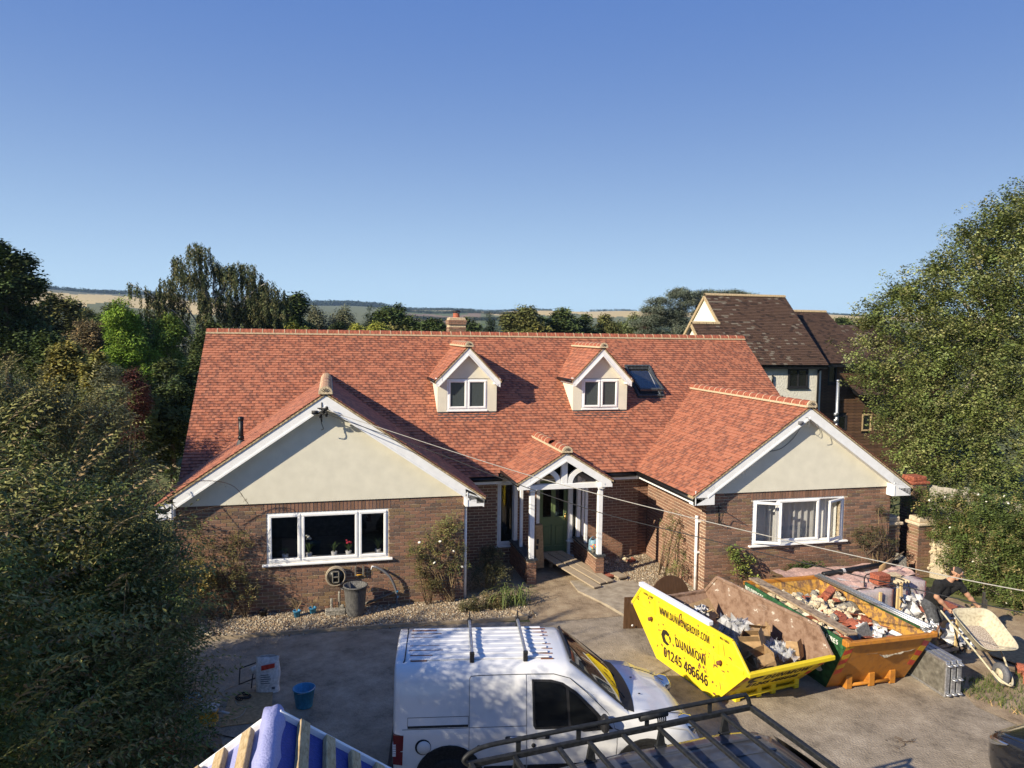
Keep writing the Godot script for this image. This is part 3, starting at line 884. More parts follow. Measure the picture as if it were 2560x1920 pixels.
	# ---------- windows
	make_window(H, "window", V(-4.131, 1.046, -0.012), X, Z, 2.477, 1.06, [0.275, 0.747], M.pane)
	sill(H, V(-4.131, 1.046, 0), X, Z, 2.477)
	make_window(H, "window", V(6.562, 1.083, 0.848), X, Z, 2.441, 1.051, [0.27, 0.724], M.pane, {0: 0.44, 2: -0.44})
	sill(H, V(6.562, 1.083, 0.86), X, Z, 2.441)
	make_window(H, "window", V(1.27, 0.47, -2.30), X, Z, 0.49, 1.65, [], M.pane)
	sill(H, V(1.27, 0.47, -2.286), X, Z, 0.49, 0.07)
	make_window(H, "window", V(3.19, 0.50, -2.30), X, Z, 0.44, 1.64, [], M.pane)
	sill(H, V(3.19, 0.50, -2.286), X, Z, 0.36, 0.06)
	# curtains inside the right window
	var cu := ns(true)
	for q in [[6.62, 7.0], [7.05, 8.95]]:
		var ring := []
		var n := int((q[1] - q[0]) / 0.02)
		for k in n + 1:
			var x: float = lerpf(q[0], q[1], float(k) / n)
			ring.append(V(x, 0, 0.62 + 0.035 * sin(x * 38.0) + 0.012 * sin(x * 71.0)))
		for k in n:
			quad(cu, ring[k] + UP * 1.02, ring[k + 1] + UP * 1.02, ring[k + 1] + UP * 2.14, ring[k] + UP * 2.14)
	obj("curtain", cu, M.curtain, H)
	# ---------- door
	var d := ns()
	var dz := -2.345
	bb(d, V(2.385, 0.135, dz - 0.045), V(2.47, 2.10, dz)); bb(d, V(3.075, 0.135, dz - 0.045), V(3.157, 2.10, dz)); bb(d, V(2.735, 0.135, dz - 0.045), V(2.81, 2.10, dz - 0.001))
	bb(d, V(2.47, 0.135, dz - 0.046), V(3.075, 0.36, dz - 0.002)); bb(d, V(2.47, 0.93, dz - 0.046), V(3.075, 1.11, dz - 0.002)); bb(d, V(2.47, 1.99, dz - 0.046), V(3.075, 2.10, dz - 0.002))
	for x in [2.47, 2.81]:
		bb(d, V(x, 0.36, dz - 0.04), V(x + 0.265, 0.93, dz - 0.022))
		cbx(d, V(x + 0.1325, 0.645, dz - 0.014), V(0.19, 0.48, 0.02), 0.009)
	var door := obj("door", d, M.door_green, H)
	var bd := ns()
	for x in [2.47, 2.81]:
		for q in [[x, 1.11, x + 0.018, 1.99], [x + 0.247, 1.11, x + 0.265, 1.99], [x + 0.018, 1.11, x + 0.247, 1.128], [x + 0.018, 1.972, x + 0.247, 1.99]]:
			bb(bd, V(q[0], q[1], dz - 0.03), V(q[2], q[3], dz + 0.006))
	obj("glazing_bead", bd, M.door_green, door)
	for x in [2.488, 2.828]:
		var gp := ns()
		bb(gp, V(x, 1.128, dz - 0.026), V(x + 0.229, 1.972, dz - 0.02))
		obj("pane", gp, M.pane, door)
	var hn := ns(true)
	tube(hn, [V(3.10, 1.10, dz), V(3.10, 1.10, dz + 0.05), V(3.02, 1.10, dz + 0.055)], 0.011, 8)
	lathe(hn, [Vector2(0, 0), Vector2(0.022, 0), Vector2(0.022, 0.01), Vector2(0, 0.012)], 12, Transform3D(Basis(X, PI / 2), V(3.11, 1.19, dz)))
	bb(hn, V(3.085, 1.02, dz), V(3.115, 1.16, dz + 0.006))
	obj("door_handle", hn, M.brass, door)
	var df := ns()
	bb(df, V(2.302, 0.10, -2.36), V(2.383, 2.14, -2.276)); bb(df, V(3.159, 0.10, -2.36), V(3.23, 2.14, -2.276)); bb(df, V(2.383, 2.102, -2.36), V(3.159, 2.14, -2.277))
	cbx(df, V(2.78, 0.085, -2.27), V(1.06, 0.09, 0.2), 0.01)
	obj("door_frame", df, M.upvc, H)
	# ---------- porch
	var P := Node3D.new()
	P.name = "porch"
	H.add_child(P)
	var pf := -0.59
	for x in [1.72, 3.41]:
		# dwarf wall and pier in real bricks
		var dw := ns()
		bb(dw, V(x - 0.10, 0, -2.27), V(x + 0.10, 0.56, pf - 0.012))
		obj("dwarf_wall", dw, M.mortar, P)
		lay_bricks(V(x - 0.11, 0.0, pf), X, Z, 0.22, 0.58, [], [0, 1, 3, 6], 0)
		lay_bricks(V(x - 0.11, 0.0, -2.28), Z, -X, 1.69, 0.58, [], [0, 1, 3, 6], 1)
		lay_bricks(V(x + 0.11, 0.0, pf), V(0, 0, -1), X, 1.69, 0.58, [], [0, 1, 3, 6], 1)
		var cp := ns()
		cbx(cp, V(x, 0.59, (-2.27 + pf) * 0.5 + 0.02), V(0.28, 0.05, 1.72), 0.008)
		obj("coping", cp, M.lead, P)
		var po := ns()
		cbx(po, V(x, 1.42, pf - 0.075), V(0.115, 1.64, 0.115), 0.008)
		obj("post", po, M.white_trim, P)
		po = ns()
		cbx(po, V(x, 1.42, -2.21), V(0.10, 1.64, 0.10), 0.008)
		obj("post", po, M.white_trim, P)
		po = ns()
		cbx(po, V(x, 1.38, -1.62), V(0.075, 1.54, 0.075), 0.006)
		obj("post", po, M.white_trim, P)
		var sb := ns()
		cbx(sb, V(x, 2.30, -1.40), V(0.115, 0.12, 1.5), 0.008)
		obj("side_beam", sb, M.white_trim, P)
		# capital blocks on the post heads
		var cb := ns()
		cbx(cb, V(x, 2.29, pf - 0.055), V(0.17, 0.15, 0.19), 0.008)
		obj("post_head", cb, M.white_trim, P)
	var tb := ns()
	cbx(tb, V(2.565, 2.305, pf - 0.06), V(1.52, 0.125, 0.13), 0.008)
	obj("tie_beam", tb, M.white_trim, P)
	var kp := ns()
	cbx(kp, V(2.49, 2.62, pf - 0.06), V(0.15, 0.51, 0.10), 0.008)
	obj("king_post", kp, M.white_trim, P)
	for s in [-1, 1]:
		var br := ns()
		var o := []; var n := []
		for k in 11:
			var a := PI * 0.5 * k / 10
			var c := Vector2(2.49 + s * 0.56, 2.37)
			o.append(c + Vector2(-s * cos(a) * 0.48, sin(a) * 0.40)); n.append(c + Vector2(-s * cos(a) * 0.36, sin(a) * 0.29))
		for k in 10:
			prism(br, PackedVector2Array([o[k], o[k + 1], n[k + 1], n[k]]), pf - 0.10, pf - 0.015)
		obj("curved_brace", br, M.white_trim, P)
	gable_trim(P, 2.49, 3.155, PS, 1.18, 1.18, -0.45, -0.62, 0.155, 0.22)
	for s in [-1, 1]:
		var bo := ns()
		var x0: float = 2.49 + s * 0.87; var x1: float = 2.49 + s * 1.15
		prism(bo, PackedVector2Array([Vector2(x0, 2.28), Vector2(x1, 2.28), Vector2(x1, 3.1 - 1.15 * PS), Vector2(x0, 3.1 - 0.87 * PS)]), -0.58, -0.472)
		obj("boxed_eave_end", bo, M.white_trim, P)
		var pg := ns(true)
		tube(pg, [V(2.49 + s * 1.17, 2.40, -0.47), V(2.49 + s * 1.17, 2.40, -2.1)], 0.05, 10)
		obj("gutter", pg, M.black_plastic, P)
		var pfa := ns()
		bb(pfa, V(2.49 + s * 1.09 - 0.012, 2.28, -2.05), V(2.49 + s * 1.09 + 0.012, 2.42, -0.6))
		obj("fascia", pfa, M.white_trim, P)
	# ---------- dormers
	for c in [0.734, 4.531]:
		var D := Node3D.new()
		D.name = "dormer" if c < 2 else "dormer_001"
		H.add_child(D)
		var zf := -3.739
		var fw := ns()
		bb(fw, V(c - 0.807, 3.756, zf - 0.12), V(c - 0.555, 4.655, zf)); bb(fw, V(c + 0.553, 3.756, zf - 0.12), V(c + 0.807, 4.655, zf))
		bb(fw, V(c - 0.555, 3.756, zf - 0.12), V(c + 0.553, 3.80, zf - 0.012))
		prism(fw, PackedVector2Array([Vector2(c - 0.80, 4.65), Vector2(c + 0.80, 4.65), Vector2(c + 0.02, 5.46), Vector2(c - 0.02, 5.46)]), zf - 0.12, zf + 0.014)
		obj("front_wall", fw, M.render, D)
		for s in [-1, 1]:
			var ck := ns()
			bb(ck, V(c + s * 0.775 - 0.03, 3.6, -6.0), V(c + s * 0.775 + 0.03, 4.66, zf - 0.122))
			obj("cheek", ck, M.render, D)
		var ld := ns()
		var xf := Transform3D(along(X, V(0, 1, 0.8).normalized()), V(c, 0, 0))
		prism(ld, PV([zf + 0.26, main_y(zf + 0.26) + 0.02, zf + 0.26, main_y(zf + 0.26) + 0.045, zf - 0.01, main_y(zf) + 0.06, zf - 0.01, main_y(zf) + 0.02]), -0.80, 0.80, Transform3D(Basis(V(0, 0, 1), UP, V(-1, 0, 0)), V(c, 0, 0)))
		bb(ld, V(c - 0.79, main_y(zf) - 0.02, zf - 0.05), V(c + 0.79, 3.755, zf - 0.006))
		obj("lead_apron", ld, M.lead, D)
		gable_trim(D, c, 5.53, DS, 0.90, 0.90, -3.53, zf, 0.135, 0.11)
		for s in [-1, 1]:
			var bo := ns()
			bb(bo, V(c + s * 0.79 - 0.08, 4.50, zf + 0.0), V(c + s * 0.79 + 0.08, 4.67, -3.55))
			obj("boxed_eave_end", bo, M.white_trim, D)
			var gu := ns(true)
			tube(gu, [V(c + s * 0.92, 4.59, -3.56), V(c + s * 0.92, 4.59, -4.8)], 0.045, 9)
			obj("gutter", gu, M.black_plastic, D)
			var fs := ns()
			bb(fs, V(c + s * 0.855 - 0.012, 4.50, -4.7), V(c + s * 0.855 + 0.012, 4.60, -3.60))
			obj("fascia", fs, M.white_trim, D)
		make_window(H, "window", V(c - 0.553, 3.80, zf - 0.005), X, Z, 1.106, 0.84, [0.5], M.frosted, {} if c < 2 else {0: 0.06, 1: -0.05})
		sill(H, V(c - 0.553, 3.80, zf), X, Z, 1.106, 0.0, 0.03)
		for s in [-0.09, 0.06]:
			var wh := ns(true)
			tube(wh, [V(c + s, 4.10, zf - 0.06), V(c + s, 4.16, zf - 0.07), V(c + s - 0.07, 4.12, zf - 0.075)], 0.008, 6)
			obj("window_handle", wh, M.upvc, H)
	# ---------- roof window, hung open
	var nrm := V(0, 1, MS).normalized()
	var rb := Basis(X, nrm, X.cross(nrm))
	var ro := Transform3D(rb, V(6.29, main_y(-4.76) + 0.0, -4.76))   # local: x across, y out of the roof, z down the slope
	var sk := ns()
	for q in [[V(0, 0.05, -0.66), V(0.84, 0.10, 0.08)], [V(0, 0.05, 0.66), V(0.84, 0.10, 0.08)], [V(-0.39, 0.05, 0), V(0.07, 0.10, 1.24)], [V(0.39, 0.05, 0), V(0.07, 0.10, 1.24)]]: cbx(sk, q[0], q[1], 0.01, ro)
	cbx(sk, V(0, 0.03, 0.76), V(0.9, 0.02, 0.12), 0.005, ro)
	var sw := obj("roof_window", sk, M.lead, H)
	var op := ro * Transform3D(Basis(X, -0.20), V(0, 0.10, -0.05))
	var ss := ns()
	for q in [[V(0, 0.02, -0.56), V(0.76, 0.07, 0.08)], [V(0, 0.02, 0.66), V(0.76, 0.07, 0.08)], [V(-0.355, 0.02, 0.05), V(0.06, 0.07, 1.14)], [V(0.355, 0.02, 0.05), V(0.06, 0.07, 1.14)]]: cbx(ss, q[0], q[1], 0.01, op)
	obj("sash", ss, M.lead, sw)
	var sg := ns()
	bb(sg, V(-0.325, 0.02, -0.52), V(0.325, 0.028, 0.62), op)
	obj("pane", sg, M.pane, sw)
	var sl := ns()
	for x in [-0.345, 0.345]: bb(sl, V(x - 0.012, -0.24, -0.6), V(x + 0.012, 0.0, 0.62), ro)
	bb(sl, V(-0.33, -0.24, 0.60), V(0.33, 0.0, 0.622), ro)
	obj("lining", sl, M.white_trim, sw)
	# ---------- chimney
	var ch := ns()
	bb(ch, V(0.762, 4.8, -7.558), V(1.278, 6.30, -7.052))
	bb(ch, V(0.74, 6.115, -7.58), V(1.30, 6.25, -7.03))
	cbx(ch, V(1.02, 6.315, -7.305), V(0.52, 0.05, 0.50), 0.02)
	var cm := obj("chimney", ch, M.bedding, H)
	lay_bricks(V(0.752, 5.0, -7.04), X, Z, 0.536, 1.10, [], [0, 3, 6, 7])
	lay_bricks(V(0.752, 5.0, -7.57), Z, -X, 0.53, 1.10, [], [0, 3, 6, 7], 1)
	lay_bricks(V(0.73, 6.12, -7.018), X, Z, 0.58, 0.16, [], [3, 6, 7], 1)
	lay_bricks(V(0.73, 6.12, -7.59), Z, -X, 0.57, 0.16, [], [3, 6, 7])
	var cp2 := ns(true)
	lathe(cp2, [Vector2(0.12, 0), Vector2(0.105, 0.06), Vector2(0.10, 0.15), Vector2(0.085, 0.15)], 16, Transform3D(Basis(), V(1.02, 6.33, -7.3)))
	obj("chimney_pot", cp2, M.clay_red, cm)
	var cw := ns(true)
	lathe(cw, [Vector2(0.0, 0.07), Vector2(0.10, 0.055), Vector2(0.145, 0.02), Vector2(0.14, 0.0), Vector2(0.0, 0.01)], 14, Transform3D(Basis(), V(1.02, 6.51, -7.3)))
	for k in 4: tube(cw, [V(1.02 + cos(k * PI / 2) * 0.09, 6.46, -7.3 + sin(k * PI / 2) * 0.09), V(1.02 + cos(k * PI / 2) * 0.09, 6.54, -7.3 + sin(k * PI / 2) * 0.09)], 0.008, 5)
	obj("cowl", cw, M.black_iron, cm)
	# ---------- soil vent pipe
	var vp := ns(true)
	tube(vp, [V(-4.74, 3.25, -1.2), V(-4.74, 3.94, -1.2)], 0.052, 14)
	tube(vp, [V(-4.74, 3.50, -1.2), V(-4.74, 3.56, -1.2)], 0.064, 14)
	lathe(vp, [Vector2(0.056, 0.0), Vector2(0.062, 0.02), Vector2(0.062, 0.08), Vector2(0.03, 0.09), Vector2(0, 0.09)], 14, Transform3D(Basis(), V(-4.74, 3.9, -1.2)))
	obj("vent_pipe", vp, M.black_plastic, H)
	var vf := ns(true)
	lathe(vf, [Vector2(0.10, 0.0), Vector2(0.075, 0.09), Vector2(0.06, 0.12)], 14, Transform3D(Basis(), V(-4.74, 3.36, -1.2)))
	obj("pipe_flashing", vf, M.lead, H)
	# ---------- cable bracket on the left gable
	var bk := ns(true)
	tube(bk, [V(-3.02, 4.42, 0.23), V(-3.02, 4.02, 0.26)], 0.012, 6)
	tube(bk, [V(-3.10, 4.30, 0.24), V(-2.90, 4.30, 0.36)], 0.014, 6)
	tube(bk, [V(-3.10, 4.20, 0.24), V(-2.92, 4.18, 0.34)], 0.012, 6)
	bx(bk, V(-3.16, 4.22, 0.26), V(0.12, 0.07, 0.05))
	for q in [V(-2.92, 4.30, 0.34), V(-2.98, 4.25, 0.33), V(-2.93, 4.18, 0.33), V(-3.05, 4.15, 0.31)]:
		lathe(bk, [Vector2(0, -0.045), Vector2(0.028, -0.04), Vector2(0.034, -0.01), Vector2(0.022, 0.0), Vector2(0.034, 0.01), Vector2(0.028, 0.04), Vector2(0, 0.045)], 10, Transform3D(Basis(X, 0.6), q))
	tube(bk, arc([V(-3.05, 4.12, 0.26), V(-3.02, 3.98, 0.27), V(-2.99, 3.88, 0.24), V(-3.03, 3.85, 0.20)]), 0.009, 6)
	obj("cable_bracket", bk, M.black_iron, H)
	var b2 := ns(true)
	bx(b2, V(7.56, 3.93, 1.10), V(0.11, 0.07, 0.05))
	tube(b2, arc([V(7.60, 3.93, 1.12), V(7.72, 3.86, 1.16), V(7.74, 4.02, 1.14), V(7.66, 4.06, 1.12)]), 0.006, 5)
	tube(b2, arc([V(7.60, 3.9, 1.10), V(7.50, 3.55, 0.92), V(7.2, 3.32, 0.91), V(6.9, 3.26, 0.91)]), 0.007, 5)
	tube(b2, arc([V(7.95, 3.9, 1.16), V(8.05, 3.7, 1.14), V(8.0, 3.62, 1.1)]), 0.007, 5)
	obj("cable_clip", b2, M.hose_grey, H)
	# ---------- iron hanging-basket bracket
	var hb := ns(true)
	tube(hb, [V(5.69, 2.05, 0.875), V(5.69, 1.62, 0.875)], 0.010, 6)
	tube(hb, [V(5.69, 2.0, 0.875), V(5.69, 1.98, 1.22)], 0.009, 6)
	tube(hb, arc([V(5.69, 1.66, 0.88), V(5.69, 1.74, 1.0), V(5.69, 1.90, 1.05), V(5.69, 1.96, 1.16)]), 0.008, 6)
	var sp := []
	for k in 20: sp.append(V(5.69, 1.66 + 0.06 * (1.0 - k / 26.0) * sin(k * 0.5), 0.95 + 0.06 * (1.0 - k / 26.0) * cos(k * 0.5)))
	tube(hb, sp, 0.007, 5)
	obj("basket_bracket", hb, M.black_iron, H)
	# ---------- bricks and tiles: the nearest three hundred of each are pieces, the rest one part
	lay_out(H, bricks, brick_variants(), M.brick, "brick", "brick_courses", func(p: Vector3) -> float: return p.distance_to(CAM) + (4.0 if p.x < -4.6 else 0.0))
	lay_out(H, tiles, tile_variants(), M.tile, "roof_tile", "roof_tiling", func(p: Vector3) -> float: return p.distance_to(CAM))

func lay_out(parent: Node3D, list: Array, meshes: Array, m: Material, one: String, rest: String, key: Callable, limit := 290):
	for e in list: e.append(key.call(e[0].origin))
	list.sort_custom(func(a, b): return a[2] < b[2])
	var st := SurfaceTool.new()
	st.begin(Mesh.PRIMITIVE_TRIANGLES)
	for i in list.size():
		var e: Array = list[i]
		if i < limit:
			var o := MeshInstance3D.new()
			o.mesh = meshes[e[1]]
			o.material_override = m
			o.transform = e[0]
			o.name = one if i == 0 else "%s_%03d" % [one, i]
			parent.add_child(o)
		else:
			st.append_from(meshes[e[1]], 0, e[0])
	if list.size() > limit:
		var r := MeshInstance3D.new()
		r.mesh = st.commit()
		r.material_override = m
		r.name = rest
		parent.add_child(r)
		r.set_meta("kind", "stuff")

# ------------------------------------------------------------------ ground, fields
func sheet(poly: Array, y: float) -> SurfaceTool:
	var st := ns()
	var p := PV(poly)
	var idx := Geometry2D.triangulate_polygon(p)
	for i in range(0, idx.size(), 3):
		var a := p[idx[i]]; var b := p[idx[i + 1]]; var c := p[idx[i + 2]]
		if (b - a).cross(c - a) < 0:
			var t := b; b = c; c = t
		tri(st, V(a.x, y, a.y), V(b.x, y, b.y), V(c.x, y, c.y))
	return st

# skyline of the far fields: azimuth (degrees from the camera's forward) to elevation
const SKYL := [[-75, 2.6], [-40, 2.55], [-33, 2.35], [-27, 2.20], [-20, 1.95], [-11, 1.75], [-9, 1.70], [-6, 1.62], [-1, 1.62], [6, 1.72], [12, 1.70], [20, 1.62], [26, 1.45], [45, 1.4], [75, 1.4]]

func skyline(az: float) -> float:
	for i in SKYL.size() - 1:
		if az <= SKYL[i + 1][0]:
			return lerpf(SKYL[i][1], SKYL[i + 1][1], clampf((az - SKYL[i][0]) / float(SKYL[i + 1][0] - SKYL[i][0]), 0, 1))
	return 1.4

const FR := 1700.0
func hill_y(az: float, r: float) -> float:
	var top := CAM.y + FR * tan(deg_to_rad(skyline(az)))
	var t := clampf((r - 140.0) / (FR - 140.0), 0.0, 1.0)
	var y := top * (t * t * (3.0 - 2.0 * t) * 0.55 + t * 0.45) - 2.0 * (1.0 - t)
	if r > FR: y = top - (r - FR) * 0.03
	return y + sin(az * 0.9 + r * 0.004) * 1.5 * t

func az_dir(az: float) -> Vector3:
	var a := deg_to_rad(az) + 0.2446
	return V(sin(a), 0, -cos(a))

func build_ground():
	struct("ground", sheet([-3500, -3500, 3500, -3500, 3500, 3500, -3500, 3500], -0.016), M.grass)
	struct("driveway", sheet([-14, 1.05, -5.2, 1.08, -2.3, 1.20, 0.2, 1.36, 1.4, 1.62, 3.0, 1.62, 4.7, 1.55, 5.4, 1.25, 7.2, 1.3, 7.45, 3.9, 7.6, 5.6, 7.3, 6.4, 7.5, 7.4, 8.4, 8.6, 9.6, 10.5, 10.5, 14, 11, 26, -14, 26], -0.002), M.asphalt)
	struct("gravel_bed", sheet([-7.2, -0.3, 1.66, -0.3, 1.62, -2.28, 0.0, -2.28, 0.0, 0.0, -5.9, 0.0, -7.2, 0.0, -7.2, 1.08, -5.2, 1.10, -2.3, 1.22, 0.2, 1.38, 1.0, 1.40, 1.0, 0.2], -0.006) if false else sheet([-7.2, 0.0, 0.0, 0.0, 0.0, -2.28, 1.62, -2.28, 1.62, -0.6, 1.35, 0.6, 1.1, 1.40, 0.2, 1.40, -2.3, 1.24, -5.2, 1.12, -7.2, 1.1], 0.012), M.gravel_bed)
	struct("gravel_corner", sheet([3.52, -2.28, 5.38, -2.28, 5.38, 0.86, 5.38, 1.3, 4.72, 1.3, 4.5, 0.55, 4.15, -0.2, 3.52, -0.5], 0.014), M.gravel_bed)
	struct("earth_patch", sheet([1.62, -2.2, 3.3, -2.2, 3.3, -0.2, 2.6, 0.1, 2.86, 0.8, 3.06, 1.66, 1.1, 1.64, 1.1, 1.3, 1.4, 0.5], 0.004), M.earth)
	var path := ns()
	prism(path, PV([2.62, 0.12, 2.66, -0.55, 3.3, -0.5, 4.12, -0.22, 4.48, 0.55, 4.70, 1.5, 4.6, 1.75, 3.1, 1.70, 2.98, 1.15, 2.80, 0.62]), -0.045, 0.06, Transform3D(Basis(Vector3.RIGHT, V(0, 0, 1), V(0, -1, 0)), V(0, 0.0, 0)))
	struct("path", path, M.path_concrete)
	struct("yard_earth", sheet([7.0, 0.9, 10.9, 0.9, 10.9, 2.6, 16, 6, 22, 14, 10.4, 14, 9.5, 10.4, 8.3, 8.5, 7.4, 7.3, 7.2, 6.4, 7.5, 5.6, 7.35, 3.9, 7.1, 1.3], 0.008), M.earth)
	# timber edging of the gravel bed
	var e := thing("edging_board", "thin grey timber edging along the gravel bed before the left gable", "edging")
	for q in [[V(-5.9, 0.03, 1.10), V(-2.3, 0.03, 1.22)], [V(-2.3, 0.03, 1.22), V(0.2, 0.03, 1.38)], [V(0.2, 0.03, 1.38), V(1.08, 0.03, 1.40)], [V(1.08, 0.03, 1.40), V(0.86, 0.03, 0.98)]]:
		var st := ns()
		beam(st, q[0], q[1], 0.08, 0.035)
		obj("board", st, M.plank, e)
	# loose pebbles
	var pm := stone_mesh(V(0.019, 0.011, 0.015), 0.25, 3, 6, 4)
	var xs := []
	var cs := []
	var r := RandomNumberGenerator.new()
	r.seed = 12
	for i in 11000:
		var p: Vector3
		var s := r.randf_range(0.55, 1.5)
		if i < 7200: p = V(r.randf_range(-6.6, 1.3), 0.016, 0)
		else: p = V(r.randf_range(3.6, 5.36), 0.018, r.randf_range(-2.2, 1.25))
		if i < 7200:
			p.z = r.randf_range(0.03, lerpf(1.08, 1.40, clampf((p.x + 5.2) / 6.0, 0, 1)) + (0.1 if r.randf() < 0.05 else -0.02))
			if p.x > 0.0 and r.randf() < 0.4: p.z = r.randf_range(-2.2, 0.3)
		elif p.x < 4.15 + clampf(p.z + 0.2, 0, 2) * 0.45 and p.z > -0.25: continue
		xs.append(Transform3D(Basis(Vector3(r.randf(), r.randf(), r.randf()).normalized(), r.randf() * 6.28).scaled(V(s, s, s)), p))
		var k := r.randf_range(0.5, 1.35)
		cs.append([Color(0.40, 0.30, 0.19), Color(0.48, 0.40, 0.29), Color(0.28, 0.19, 0.12), Color(0.55, 0.48, 0.37)][r.randi() % 4] * k)
	var o := scatter("loose_pebbles", pm, M.pebble, xs, cs)
	o.set_meta("kind", "stuff")
	tag(o, "tan pebbles scattered over the gravel beds along the bungalow", "gravel")
	# rolling fields beyond the garden
	var st := ns(true)
	var cols := [Color(0.66, 0.49, 0.21), Color(0.72, 0.55, 0.26), Color(0.17, 0.18, 0.075), Color(0.11, 0.14, 0.045), Color(0.26, 0.18, 0.115), Color(0.42, 0.34, 0.18)]
	var rr := [120.0]
	while rr[-1] < 2300.0: rr.append(rr[-1] * 1.045 + 4.0)
	var na := 300
	var field := func(az: float, rad: float) -> Color:
		var t := rad / FR
		var j := sin(az * 1.7) * 0.04 + sin(az * 0.43 + 1.0) * 0.05
		if az < -9.0:
			if t > 0.86: return cols[3]
			if t > 0.66 + j: return Color(0.17, 0.165, 0.10) if az < -20 else cols[2]
			if t > 0.42 + j and az < -20: return cols[1]
			return cols[2]
		if az < -2.5:
			if t > 0.88 + j: return cols[2]
			if t > 0.80 + j: return cols[5]
			if t > 0.62 + j: return Color(0.13, 0.16, 0.06)
			if t > 0.42 + j: return cols[4]
			return cols[2]
		if t > 0.93: return cols[1]
		if t > 0.58 + j * 1.5: return cols[0] if sin(az * 0.8) > -0.6 else cols[1]
		if t > 0.44 + j: return cols[2]
		return cols[3]
	for i in rr.size() - 1:
		for k in na:
			var a0 := -75.0 + 150.0 * k / na; var a1 := -75.0 + 150.0 * (k + 1) / na
			st.set_color(field.call((a0 + a1) * 0.5, (rr[i] + rr[i + 1]) * 0.5))
			var q := []
			for w in [[a0, rr[i]], [a1, rr[i]], [a1, rr[i + 1]], [a0, rr[i + 1]]]:
				var dd: Vector3 = az_dir(w[0]) * w[1]
				q.append(V(CAM.x + dd.x, hill_y(w[0], w[1]), CAM.z + dd.z))
			quad(st, q[0], q[3], q[2], q[1])
	struct("hills", st, M.field)

# a MultiMesh of one mesh at many places
func scatter(called: String, mesh: Mesh, m: Material, xs: Array, cs := [], parent: Node = null) -> MultiMeshInstance3D:
	var mm := MultiMesh.new()
	mm.transform_format = MultiMesh.TRANSFORM_3D
	mm.use_colors = cs.size() > 0
	mm.mesh = mesh
	mm.instance_count = xs.size()
	for i in xs.size():
		mm.set_instance_transform(i, xs[i])
		if cs.size() > 0: mm.set_instance_color(i, cs[i])
	var o := MultiMeshInstance3D.new()
	o.multimesh = mm
	o.material_override = m
	if parent == null:
		o.name = numbered(called)
		add_child(o)
	else:
		o.name = called
		parent.add_child(o, true)
		o.set_meta("kind", "stuff")
	return o

# ------------------------------------------------------------------ the neighbours
func old_tile_variants() -> Array:
	var out := []
	var r := RandomNumberGenerator.new()
	r.seed = 5
	for v in 8:
		var st := ns()
		var c := Color(0.115, 0.066, 0.046).lerp(Color(0.17, 0.10, 0.07), r.randf())
		if v == 6: c = Color(0.30, 0.25, 0.19)
		if v == 7: c = Color(0.08, 0.05, 0.038)
		st.set_color(c)
		var w := 0.081
		quad(st, V(-w, 0.003, -0.035), V(w, 0.003, -0.035), V(w, 0.03, 0.1), V(-w, 0.03, 0.1))
		st.set_color(c * 0.8)
		quad(st, V(-w, 0.03, 0.1), V(w, 0.03, 0.1), V(w, 0.012, 0.1), V(-w, 0.012, 0.1))
		quad(st, V(w, 0.003, -0.035), V(w, 0.012, 0.1), V(w, 0.03, 0.1), V(w, -0.01, -0.035))
		st.generate_normals()
		out.append(st.commit())
	return out

